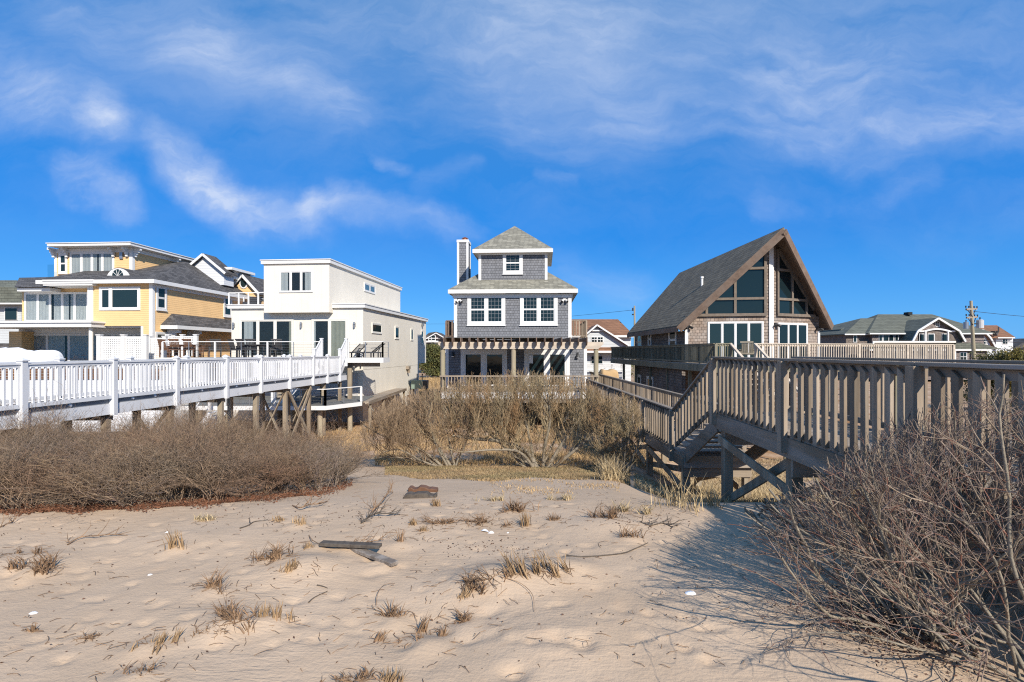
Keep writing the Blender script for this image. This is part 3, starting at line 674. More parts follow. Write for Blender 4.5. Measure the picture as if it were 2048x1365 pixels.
# --- the yellow house
def yellow_house():
    f = Fr('clapboard_house', 304.7, 34, -2.2, 1090, 'three-storey yellow clapboard house with white trim, curtained glass walls and charcoal roofs')
    e = f.e; X = f.x; Z = f.z
    xl = X(181, 0); ze = Z(562, 0, 0); zf = Z(652, 0, 0); yb = 10.4
    # right block: second floor
    b = MB(); b.box(xl, 0, 0, yb, zf, ze); b.build('wall', 'yellow_siding', e, 'second floor wall')
    gx = X(283, 0)
    b = MB(); b.box(gx, 0, .01, yb, 0, zf - .005); b.box(xl, gx, 2.0, yb, 0, zf - .005); b.build('wall', 'yellow_siding', e, 'ground floor wall')
    MB().box(X(40, 2), gx - .02, 1.905, 1.999, Z(722, 0, 2), zf - .01).build('porch_wall', 'white_paint', e)
    MB().box(xl - 8, gx - .01, .2, 1.89, zf - .10, zf - .01).build('porch_ceiling', 'white_paint', e)
    P = .035; t = .2
    for c in [(-t, P, -P, 0, 0, ze), (0, P, 0, t, 0, ze), (xl - P, xl + t, -P, 0, zf, ze), (xl - P, xl, 0, .6, zf, ze), (gx - P, gx + .12, -.02, .01, 0, zf - .02)]: corner(e, [c])
    MB().box(0, .03, .2, yb, ze - .4, ze).box(xl, 0, -.03, 0, ze - .12, ze).build('frieze_board', 'white_paint', e)
    # windows on its front and side
    w = window(e, front(0), X(202.5, 0), X(278, 0), Z(617.5, 0, 0), Z(577, 0, 0), .11, 1, 1, sash=.09, pane='pane_teal', sill=False, label='wide picture window')
    MB().pbox(front(0), X(219, 0), X(226, 0), Z(617.5, 0, 0) - .05, Z(577, 0, 0) + .05, .043, .075).build('mullion', 'white_paint', w)
    pr = right(0)
    for a, b_, tp, bt in ((312, 331, 576, 617), (447, 462, 597, 631)):
        ya, yc = f.y(a), f.y(b_); ym = (ya + yc) / 2
        window(e, pr, ya + .12, yc - .05, Z(bt, 0, ym), Z(tp, 0, ym), .13, 1, 2, sash=.06, pane='pane_dark' if a < 400 else 'pane_teal', hung=True)
    # roof of the right block
    o = .42; rz = Z(560, 0, 0)
    A = [(o, -o, rz), (o, yb + o, rz), (-7.5, yb + o, rz), (-7.5, -o, rz), (-3.0, 7.4, rz + 2.42), (-3.0, yb + o, rz + 2.42), (-7.5, 7.4, rz + 2.42), (-7.5, yb + o, rz + 2.42)]
    A += [(x, y, z - .08) for x, y, z in A[:4]]
    rf = MB().add(A, [(3, 0, 4, 6), (0, 1, 5, 4), (4, 5, 7, 6), (8, 9, 1, 0), (11, 8, 0, 3), (1, 2, 7, 5), (8, 11, 10, 9)]).build('roof', 'roof_charcoal', e, 'charcoal shingle hip roof over the second floor')
    g = MB(); g.box(-7.5, o + .03, -o - .03, -o, rz - .26, rz - .02); g.box(o, o + .03, -o, yb + o, rz - .26, rz - .02)
    g.box(-7.5, o, -o, 0, rz - .24, rz - .2); g.box(0, o, 0, yb, rz - .24, rz - .2); g.build('fascia', 'white_paint', rf)
    # eyebrow dormer with fan window
    dy = 1.1; cx = X(237.5, dy); zb = Z(559, 0, dy); R_ = X(262, dy) - cx
    n = 20; arc = [(cx + R_ * math.cos(math.pi * i / n), dy, zb + R_ * .95 * math.sin(math.pi * i / n)) for i in range(n + 1)]
    arc = [(cx + R_ * 1.25, dy, zb)] + arc + [(cx - R_ * 1.25, dy, zb)]
    d = MB().prism(arc, (0, 3.2, 0)).build('dormer', 'roof_charcoal', e)
    arc2 = [(cx + (x - cx) * .97, dy - .05, zb + (z - zb) * .93) for x, y, z in arc]
    MB().prism(arc2, (0, .049, 0)).build('dormer_face', 'white_paint', d)
    fan = [(cx + .42 * math.cos(math.pi * i / 12), dy - .065, zb + .22 + .48 * math.sin(math.pi * i / 12)) for i in range(13)]
    MB().prism(fan, (0, .014, 0)).build('pane', 'pane_teal', d)
    mu = MB()
    for i in (1, 2, 3, 4): a = math.pi * i / 5; mu.bar((cx, dy - .075, zb + .22), (cx + .42 * math.cos(a), dy - .075, zb + .22 + .48 * math.sin(a)), .02, .035, (0, 1, 0))
    for i in range(12): mu.bar(Vector(fan[i]) + Vector((0, -.01, 0)), Vector(fan[i + 1]) + Vector((0, -.01, 0)), .03, .05, (0, 1, 0))
    mu.bar((cx - .45, dy - .075, zb + .22), (cx + .45, dy - .075, zb + .22), .03, .05, (0, 1, 0)); mu.build('muntin', 'white_paint', d)
    # third storey
    ty = 3.2; t0, t1 = X(110, ty), X(264.5, ty); tz0, tz1 = Z(562, 0, ty), Z(490, 0, ty - .9); td = f.y(384, t1) - ty + .3
    MB().box(t0, t1, ty, ty + td, tz0 - .3, tz1).build('wall', 'yellow_siding', e, 'third storey wall')
    for c in [(t0 - P, t0 + .16, ty - P, ty, tz0, tz1), (t1 - .2, t1 + P, ty - P, ty, tz0, tz1), (t1, t1 + P, ty, ty + .2, tz0, tz1)]: corner(e, [c])
    MB().box(t0, t1, ty - .04, ty, tz1 - .3, tz1 - .0).box(t1, t1 + .04, ty, ty + td, tz1 - .26, tz1).build('frieze_board', 'white_paint', e)
    s0, s1 = X(94, ty - .9), X(262.8 , ty - .9)
    ov = .9; orr = .6; rt = MB(); zz = tz1
    rt.box(s0, t1 + orr, ty - ov, ty + td + .3, zz + .02, zz + .20); rt.box(s0 - .06, t1 + orr + .06, ty - ov - .06, ty + td + .36, zz + .20, zz + .25)
    rt.build('roof', 'white_paint', e, 'flat white-edged top roof')
    for i in range(3): MB().tube((t1 - 1.0 + i * .35, ty + 5 + i, zz + .30), (t1 - 1.0 + i * .35, ty + 5 + i, zz + .5), .09, .07, 8).build('roof_vent', 'metal', e)
    def bracket(x, y, dx, dy):
        r = MB()
        for k, (out, dn) in enumerate(((.50, 0), (.34, .15), (.22, .30), (.14, .46))):
            a = (x, y, zz - dn); sz = .08
            x0, x1 = sorted((x, x + dx * out)); y0, y1 = sorted((y, y + dy * out))
            if dx: y0, y1 = y - sz, y + sz
            else: x0, x1 = x - sz, x + sz
            r.box(x0, x1, y0, y1, zz - dn - .155, zz - dn + .01)
        r.build('bracket', 'white_paint', e)
    for px in (110, 136, 229, 256): bracket(X(px, ty), ty - .04, 0, -1)
    for k in (0.15, 4.2): bracket(t1 + .04, ty + k, 1, 0)
    for k in (9.3, 10.5): MB().box(t1 + .2, t1 + .3, ty + k, ty + k + .1, tz1 - 1.0, tz1).build('porch_post', 'white_paint', e)
    pf = front(ty)
    window(e, pf, X(121, ty), X(132, ty), Z(542, 0, ty), Z(508, 0, ty), .12, 1, 2, sash=.05, pane='pane_teal', hung=True, grid=(1, 1))
    window(e, pf, X(143, ty), X(226.5, ty), Z(558, 0, ty), Z(505, 0, ty), .10, 4, 1, sash=.05, pane='pane_clear', name='glass_wall', sill=False, curt=[(0, .25, 'curtain'), (.28, .62, 'curtain'), (.66, 1, 'curtain')])
    MB().pbox(pf, X(241, ty), X(247, ty), Z(517, 0, ty), Z(504, 0, ty), 0, .12).build('wall_lamp', 'metal', e)
    # glass screen on the roof terrace
    MB().box(X(95, 2.6), X(108, 2.6), 2.6, 2.62, Z(557, 0, 2.6), Z(527, 0, 2.6)).build('glass_screen', 'pane_rail', e)
    # left part: second storey set back behind balcony glass
    ly = 1.2; l0 = X(44, ly); l1 = X(182, ly); z2t = Z(586, 0, ly); z2b = Z(641, 0, ly)
    MB().box(l0, l1, ly, yb, Z(644, 0, ly), Z(570, 0, ly)).build('wall', 'yellow_siding', e, 'left wing wall')
    window(e, front(ly), X(52, ly), X(175, ly), z2b, z2t, .08, 5, 1, sash=.05, pane='pane_clear', name='glass_wall', sill=False, curt=[(0, .2, 'curtain'), (.21, .42, 'curtain'), (.46, .7, 'curtain'), (.73, 1, 'curtain')])
    window(e, front(1.9), X(52, 1.9) , gx - .4, 1.0, Z(670, 0, 1.9), .10, 6, 1, sash=.05, pane='pane_clear', name='glass_wall', sill=False, curt=[(0, .3, 'curtain'), (.33, .62, 'curtain'), (.66, .8, 'curtain_dim'), (.9, 1, 'curtain_dim')])
    by = -1.0
    MB().box(X(-60, by), X(182, by) , by, ly - .01, Z(654, 0, by), Z(645.5, 0, by)).box(X(-60, by), X(182, by) + .1, by - .1, ly - .02, Z(645.4, 0, by), Z(642, 0, by)).build('balcony', 'white_paint', e)
    MB().box(X(86, by + .6), X(184, by + .6), by + .6, ly + 1, Z(570, 0, by + .6), Z(561, 0, by + .6)).box(X(84, by + .5), X(186, by + .5), by + .5, ly + 1, Z(560.9, 0, by + .5), Z(558, 0, by + .5)).build('roof', 'white_paint', e, 'white band roof above the balcony')
    MB().box(X(34, ly - .8), X(100, ly - .8), ly - .8, ly + 3, Z(581, 0, ly - .8), Z(574, 0, ly - .8)).build('eave', 'white_paint', e)
    zz2 = Z(573.5, 0, ly - .8)
    MB().add([(X(29, .2), .2, zz2), (X(112, .2), .2, zz2), (X(112, 3.2), 3.2, zz2 + 1.1), (X(60, 4.2), 3.4, zz2 + 1.1), (X(29, .2), 6.2, zz2)], [(0, 1, 2, 3), (0, 3, 4)]).build('roof', 'roof_charcoal', e, 'small charcoal roof at the left')
    xc = X(182, -.6); MB().tube((xc, -.6, 1.2), (xc, -.6, Z(654, 0, -.6)), .13, .12, 12).build('porch_column', 'trim_cream', e)
    MB().box(X(176, 0), xl - .04, -.05, .5, zf, ze - .1).build('column', 'white_paint', e)
    MB().box(X(24, 1.2), X(49, 1.2), 1.0, 3, 1.0, zf - .3).build('wall', 'yellow_siding', e, 'low yellow wall left of the glass doors')
    # entrance roof on the right side
    y0, y1 = f.y(324), f.y(470); z_e = Z(650, 1.0, y0 + .4); z_w = Z(629, 0, y0)
    er = MB().add([(1.1, y0 - .1, z_e), (1.1, y1, z_e), (.001, y1, z_w + .1), (.001, y0 + .9, z_w + .1), (.001, y0 - .1, z_e), (1.1, y0 - .1, z_e - .12), (1.1, y1, z_e - .12), (.001, y1, z_e - .12), (.001, y0 - .1, z_e - .12)],
        [(0, 1, 2, 3), (0, 3, 4), (5, 6, 1, 0), (8, 5, 0, 4), (5, 8, 7, 6)]).build('porch_roof', 'roof_charcoal', e)
    MB().box(.0, 1.13, y0 - .14, y0 - .1, z_e - .3, z_e - .06).box(1.1, 1.14, y0 - .1, y1, z_e - .3, z_e - .06).build('fascia', 'white_paint', er)
    for k in (.5, 2.6):
        r = MB(); yk = y0 + k
        for out, dn in ((.9, .3), (.6, .55), (.4, .85)): r.box(.035, out, yk - .1, yk + .1, z_e - dn - .25, z_e - dn + .02)
        r.build('bracket', 'white_paint', e)
    window(e, pr, f.y(313) , f.y(330) , Z(705, 0, f.y(320)), Z(668, 0, f.y(320)), .12, 1, 1, sash=.05, pane='pane_dark', sill=False)
    window(e, pr, f.y(376), f.y(390), Z(688, 0, f.y(383)), Z(666, 0, f.y(383)), .12, 1, 1, sash=.05, pane='pane_teal')
    yv = f.y(400); MB().box(0, .5, yv, yv + .8, Z(664, 0, yv), Z(655, 0, yv)).build('exhaust_hood', 'white_paint', e)
    # gable wing with oval window at the rear right
    wy = yb + .1; wx0, wx1 = X(462, wy), X(514, wy); wm = (wx0 + wx1) / 2; we = Z(584, 0, wy); wp = Z(551, 0, wy)
    MB().prism([(wx0, wy, 3), (wx1, wy, 3), (wx1, wy, we), (wm, wy, wp - .12), (wx0, wy, we)], (0, 5, 0)).build('wall', 'yellow_siding', e, 'gabled rear wing wall')
    wr = MB().prism([(wx0 - .35, wy - .3, we - .28), (wm, wy - .3, wp - .08), (wx1 + .35, wy - .3, we - .28), (wx1 + .35, wy - .3, we - .14), (wm, wy - .3, wp + .08), (wx0 - .35, wy - .3, we - .14)], (0, 5.4, 0)).build('roof', 'roof_charcoal', e, 'charcoal gable roof of the rear wing')
    MB().bar((wx0 - .35, wy - .33, we - .24), (wm, wy - .33, wp - .04), .05, .2, (0, 0, 1)).bar((wx1 + .35, wy - .33, we - .24), (wm, wy - .33, wp - .04), .05, .2, (0, 0, 1)).build('fascia', 'white_paint', wr)
    ov_ = MB(); oz = Z(566, 0, wy); pts = [(wm + .26 * math.cos(2 * math.pi * i / 20), wy - .06, oz + .38 * math.sin(2 * math.pi * i / 20)) for i in range(20)]
    oc = MB().prism([(wm + (x - wm) * 1.45, y, oz + (z - oz) * 1.3) for x, y, z in pts], (0, .058, 0)).build('oval_window', 'white_paint', e)
    MB().prism([(x, y - .02, z) for x, y, z in pts], (0, .019, 0)).build('pane', 'pane_teal', oc)
    # white attic gable behind
    gy = 8.0; g0, g1, gp = X(372, gy), X(448, gy), X(410, gy); zb_, zp = Z(545, 0, gy), Z(509.5, 0, gy)
    MB().prism([(g0, gy, zb_ - 1), (g1, gy, zb_ - 1), (g1, gy, zb_), (gp, gy, zp - .1), (g0, gy, zb_)], (0, 1.3, 0)).build('wall', 'white_siding', e, 'white attic gable wall')
    gr = MB().prism([(g0 - .3, gy - .3, zb_ - .2), (gp, gy - .3, zp - .08), (g1 + .3, gy - .3, zb_ - .2), (g1 + .3, gy - .3, zb_ - .04), (gp, gy - .3, zp + .08), (g0 - .3, gy - .3, zb_ - .04)], (0, 1.7, 0)).build('roof', 'roof_charcoal', e, 'charcoal attic gable roof')
    MB().bar((g0 - .3, gy - .33, zb_ - .14), (gp, gy - .33, zp - .02), .05, .18).bar((g1 + .3, gy - .33, zb_ - .14), (gp, gy - .33, zp - .02), .05, .18).build('fascia', 'white_paint', gr)
    MB().box(X(430, 9), X(470, 9), 8.6, 12, Z(541, 0, 9), Z(536, 0, 9)).build('eave', 'white_paint', e)
    MB().box(X(432, 9), X(460, 9), 8.8, 12, Z(556, 0, 9), Z(541, 0, 9)).build('wall', 'white_siding', e, 'white dormer cheek')
    return f
YH = yellow_house()

# --- cedar house with the glazed prow gable
def cedar_house():
    P = Vector((12.975, 26.5, 0)); z0 = -2.3
    e = empty('gabled_house', (P.x, P.y, z0), math.atan((CX - 1000) / F), 'brown cedar-shingled house with a steep gable and glazed prow front on the right', 'house')
    Mi = Matrix.Rotation(-math.atan((CX - 1000) / F), 4, 'Z')
    def L(px, py, Y): w = W(px, py, Y); q = Mi @ Vector((w.x - P.x, w.y - P.y, 0)); return Vector((q.x, q.y, w.z - z0))
    zl = lambda z: z - z0
    lc = L(1371, 700, 27.25); rc = L(1638, 700, 27.94)
    A = (lc.x, lc.y); B = (rc.x, rc.y)
    zr = zl(7.95); fl = zl(1.44); zel = zl(3.55); zer = zl(3.75)
    fr_ap = (0.0, -1.15); back = 11.2; backr = 13.6
    lx, rx = A[0] - .48, B[0] + .50
    ea_l = Vector((lx, A[1] - .35, zl(3.33))); ea_r = Vector((rx, B[1] - .25, zl(3.47)))
    ap = Vector((0, fr_ap[1], zr)); bl = Vector((lx, back, ea_l.z)); br = Vector((rx, back, ea_r.z)); ab = Vector((0, backr, zr))
    th = Vector((0, 0, .20))
    rf = MB()
    for q in ([ea_l, ap, ab, bl], [ap, ea_r, br, ab]):
        vs = q + [v - th for v in q]; rf.add(vs, [(0, 1, 2, 3), (7, 6, 5, 4), (0, 4, 5, 1), (1, 5, 6, 2), (2, 6, 7, 3), (3, 7, 4, 0)])
    ro = rf.build('roof', 'roof_umber', e)
    dn = Vector((0, 0, -.22)); y_ = Vector((0, -.05, 0))
    MB().bar(ap + dn + y_, ea_l + dn + y_, .09, .35).build('barge_board', 'cedar_dark', ro)
    MB().bar(ap + dn + y_, ea_r + dn + y_, .09, .35).build('barge_board', 'cedar_dark', ro)
    MB().bar(ea_l + dn * .9 + Vector((-.03, 0, 0)), bl + dn * .9 + Vector((-.03, 0, 0)), .05, .26).build('gutter_board', 'cedar_dark', ro)
    MB().bar(ea_r + dn * .9 + Vector((.03, 0, 0)), br + dn * .9 + Vector((.03, 0, 0)), .05, .26).build('gutter_board', 'cedar_dark', ro)
    # soffit lining
    s = MB(); dz = Vector((0, 0, -.215))
    for q in ([ea_l, ap, Vector((0, .4, zr)), Vector((lx, A[1] + .6, ea_l.z))], [ap, ea_r, Vector((rx, B[1] + .6, ea_r.z)), Vector((0, .4, zr))]):
        s.add([v + dz for v in q], [(0, 1, 2, 3)])
    s.build('soffit', 'cedar_dark', ro)
    # walls : prow in plan
    def roofz(x): return zr - .24 + (ea_l.z - zr) * (x / lx) if x < 0 else zr - .24 + (ea_r.z - zr) * (x / rx)
    def wallpoly(x0, x1, zb, zt_flat=None):
        """vertical wall on the prow line between local x0..x1 from zb to the roof (or flat top)"""
        def yy(x): return A[1] * (x / A[0]) if x < 0 else B[1] * (x / B[0])
        pts = [(x0, yy(x0), zb), (x1, yy(x1), zb)]
        pts += [(x1, yy(x1), zt_flat if zt_flat else roofz(x1)), (x0, yy(x0), zt_flat if zt_flat else roofz(x0))]
        return pts
    zs = zl(zof(630.5, 26.9))
    w = MB()
    w.prism(wallpoly(A[0], 0, fl, zs), (0, .25, 0)); w.prism(wallpoly(0, B[0], fl, zs), (0, .25, 0))
    xg0 = -.40; xg1 = .28
    w.prism(wallpoly(xg0, 0, zs, None), (0, .25, 0)); w.prism(wallpoly(0, xg1, zs, None), (0, .25, 0))
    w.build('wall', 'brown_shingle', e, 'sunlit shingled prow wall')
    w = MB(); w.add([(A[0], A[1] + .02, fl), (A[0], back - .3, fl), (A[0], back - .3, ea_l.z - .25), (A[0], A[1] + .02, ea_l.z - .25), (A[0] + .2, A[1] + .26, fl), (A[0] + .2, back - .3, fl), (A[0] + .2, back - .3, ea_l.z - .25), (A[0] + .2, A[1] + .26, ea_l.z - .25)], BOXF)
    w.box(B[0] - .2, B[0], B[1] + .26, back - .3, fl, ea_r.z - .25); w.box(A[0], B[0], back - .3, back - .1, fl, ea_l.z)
    w.build('wall', 'shade_shingle', e, 'shaded side wall')
    MB().box(A[0] + .02, B[0] - .02, 3.6, back - .3, 0, fl - .02).box(A[0] + .02, A[0] + .2, A[1] + .6, 3.6, 0, fl - .02).build('wall', 'shade_shingle', e, 'ground level wall under the deck')
    MB().box(A[0] + .2, B[0] - .2, B[1] + .3, back - .3, fl - .01, fl + .02).build('floor', 'deck_tan', e)
    # plane helpers for both prow faces
    ul = (Vector((0, 0, 0)) - Vector((A[0], A[1], 0))).normalized(); nl = Vector((ul.y, -ul.x, 0))
    ur = Vector((B[0], B[1], 0)).normalized(); nr = Vector((ur.y, -ur.x, 0))
    pL = plane((A[0], A[1]), ul, nl); LL = Vector((A[0], A[1])).length; pR = plane((0, 0), ur, nr); LR = Vector((B[0], B[1])).length
    def uL(px):   # pixel -> distance along the left face
        k = (px - CX) / F; rot = Matrix.Rotation(math.atan((CX - 1000) / F), 4, 'Z'); o = rot @ Vector((A[0], A[1], 0)); d = rot @ ul
        ox, oy = o.x + P.x, o.y + P.y; return (k * oy - ox) / (d.x - k * d.y)
    def uR(px):
        k = (px - CX) / F; rot = Matrix.Rotation(math.atan((CX - 1000) / F), 4, 'Z'); d = rot @ ur
        return (k * P.y - P.x) / (d.x - k * d.y)
    zdl = zl(zof(646.5, 26.9)); zdr = zl(zof(649, 27))
    window(e, pL, uL(1418), uL(1524), fl + .05, zdl, .07, 4, 1, sash=.03, pane='pane_teal', name='sliding_door', sill=False)
    window(e, pR, uR(1557), uR(1612), fl + .05, zdr, .07, 3, 1, sash=.03, pane='pane_dark', name='sliding_door', sill=False)
    # gable glazing: glass follows the roof slope, with timber mullions
    def gaz(side):
        pl, ux, u_ = (pL, uL, ul) if side < 0 else (pR, uR, ur)
        if side < 0: ua, ub = uL(1389), uL(1530); xa = lambda u: A[0] + ul.x * u; hs = [(598.5, 26.9), (539, 26.9)]; vs = [1413, 1470]
        else: ua, ub = uR(1553.5), uR(1626); xa = lambda u: ur.x * u; hs = [(599, 26.8), (541, 26.8)]; vs = [1582.5, 1611]
        z_b = zs + .05
        def top(u): return roofz(xa(u)) - .16
        pts = [(u, z_b) for u in (ua, ub)] + [(ub, top(ub)), (ua, top(ua))]
        if side < 0 and top(ua) < z_b: pts = [(u, w) for u, w in pts if w >= z_b]
        v = [pl(u, w, .02) for u, w in pts] + [pl(u, w, -.0) for u, w in pts]; n = len(pts)
        g = MB().add(v, [tuple(range(n)), tuple(range(2 * n - 1, n - 1, -1))] + [(i, (i + 1) % n, n + (i + 1) % n, n + i) for i in range(n)]).build('gable_window', 'pane_dark', e)
        # exposed rafters and room beyond are only hinted by brown inner frame
        f_ = MB(); q = .055
        f_.pbox(pl, ua - .05, ub + .06, z_b - .12, z_b + .02, .02, .12)
        near, far_ = (ub, ua) if side < 0 else (ua, ub)
        f_.pbox(pl, near - .06, near + .06, z_b, top(near), .02, .11)
        for px in vs:
            u = ux(px)
            if top(u) > z_b + .1: f_.pbox(pl, u - .06, u + .06, z_b + .02, top(u), .02, .10)
        for py, Y in hs:
            z_ = zl(zof(py, Y)); us = [u for u in np.linspace(ua, ub, 60) if top(u) > z_]
            if us: f_.pbox(pl, min(us), max(us), z_ - .06, z_ + .06, .02, .112)
        a = Vector(pl(near, top(near) + .02, .07)); b = Vector(pl(far_, max(top(far_), z_b) + .02, .07)); f_.bar(a, b, .1, .16)
        f_.build('mullion_frame', 'mullion_wood', g)
    gaz(-1); gaz(1)
    # white corner boards
    MB().pbox(pL, LL - .12, LL + .05, fl, roofz(0) - .25, .0, .05).pbox(pR, .0, .10, fl, roofz(0) - .25, .0, .05).build('corner_board', 'white_paint', e)
    MB().pbox(pL, -.03, .13, fl, ea_l.z - .2, .0, .04).build('corner_board', 'white_paint', e)
    MB().pbox(pR, LR - .13, LR + .03, fl, ea_r.z - .25, .0, .04).build('corner_board', 'white_paint', e)
    for pl, u, py in ((pL, uL(1377), 653), (pR, uR(1549), 650), (pR, uR(1634), 655)):
        zc = zl(zof(py, 27)); c = Vector(pl(u, zc, .1)); o = MB().pbox(pl, u - .06, u + .06, zc - .08, zc + .08, .04, .09).build('floodlight', 'black_paint', e)
        for sg in (-1, 1): MB().tube(c + ul * (sg * .04), Vector(pl(u + sg * .16, zc - .10, .22)), .04, .08, 8).build('lamp_head', 'black_paint', o)
    # windows on the left flank
    def yl(px):
        k = (px - CX) / F; rot = Matrix.Rotation(math.atan((CX - 1000) / F), 4, 'Z'); o = rot @ Vector((A[0], 0, 0)); d = rot @ Vector((0, 1, 0))
        ox, oy = o.x + P.x, o.y + P.y; return (k * oy - ox) / (d.x - k * d.y)
    pl = left(A[0])
    for p1, p0, t_, b_, pn in ((1276, 1283, 671, 699, 'pane_sky'), (1298, 1302, 666, 692, 'pane_teal'), (1340, 1352, 663, 698, 'pane_teal')):
        ya, yb = yl(p0), yl(p1); Yw = 26.5 + (ya + yb) / 2
        window(e, pl, min(ya, yb), max(ya, yb), zl(zof(b_, Yw)), zl(zof(t_, Yw)), .12, 1, 2, sash=.06, pane=pn, sill=False, hung=True, tm='trim_cream')
    pl2 = left(A[0] + .02)
    for p1, p0 in ((1276, 1281), (1295, 1305)):
        ya, yb = yl(p0), yl(p1); window(e, pl2, ya, yb, .5, 2.6, .12, 1, 2, sash=.06, pane='pane_dark', sill=False, tm='trim_cream')
    # vent pipe on the roof
    vp = ea_l.lerp(bl, .30).lerp(ap.lerp(ab, .30), .52); MB().tube(vp - Vector((0, 0, .1)), vp + Vector((0, 0, .42)), .07, .07, 8).tube(vp + Vector((0, 0, .40)), vp + Vector((0, 0, .50)), .10, .09, 8).build('vent_pipe', 'white_paint', ro)
    return e
cedar_house()

# ------------------------------------------------------------------ walkways, decks, railings
def stair_flight(par, top, bot, wdir, width, n, m_tread, m_str, th=.04, treads='tread', strg='stringer', closed=False):
    """straight flight between two points (local coords of par); wdir = unit vector across"""
    top, bot, wv = Vector(top), Vector(bot), Vector(wdir); run = bot - top; hd = Vector((run.x, run.y, 0)); dh = hd.normalized(); step = hd.length / n; rise = -run.z / (n + 1)
    t = MB()
    for i in range(n):
        a = top + dh * (step * i) + Vector((0, 0, -rise * (i + 1))); b = a + dh * (step + .02)
        vs = [a, b, b + wv * width, a + wv * width]; vs = [v - Vector((0, 0, th)) for v in vs] + vs; t.add(vs, BOXF)
        if closed:
            vs = [a - Vector((0, 0, 0)), a + dh * .02, a + dh * .02 + wv * width, a + wv * width]; t.add([v for v in vs] + [v + Vector((0, 0, rise - th)) for v in vs], BOXF)
    t.build(treads, m_tread, par)
    for k in (0, 1):
        o = wv * (width * k - (.0 if k else .04)); q = Vector((0, 0, -.27))
        MB().bar(top + o + wv * .02 + q, bot + o + wv * .02 + q - Vector((0, 0, .05)), .04, .30).build(strg, m_str, par)

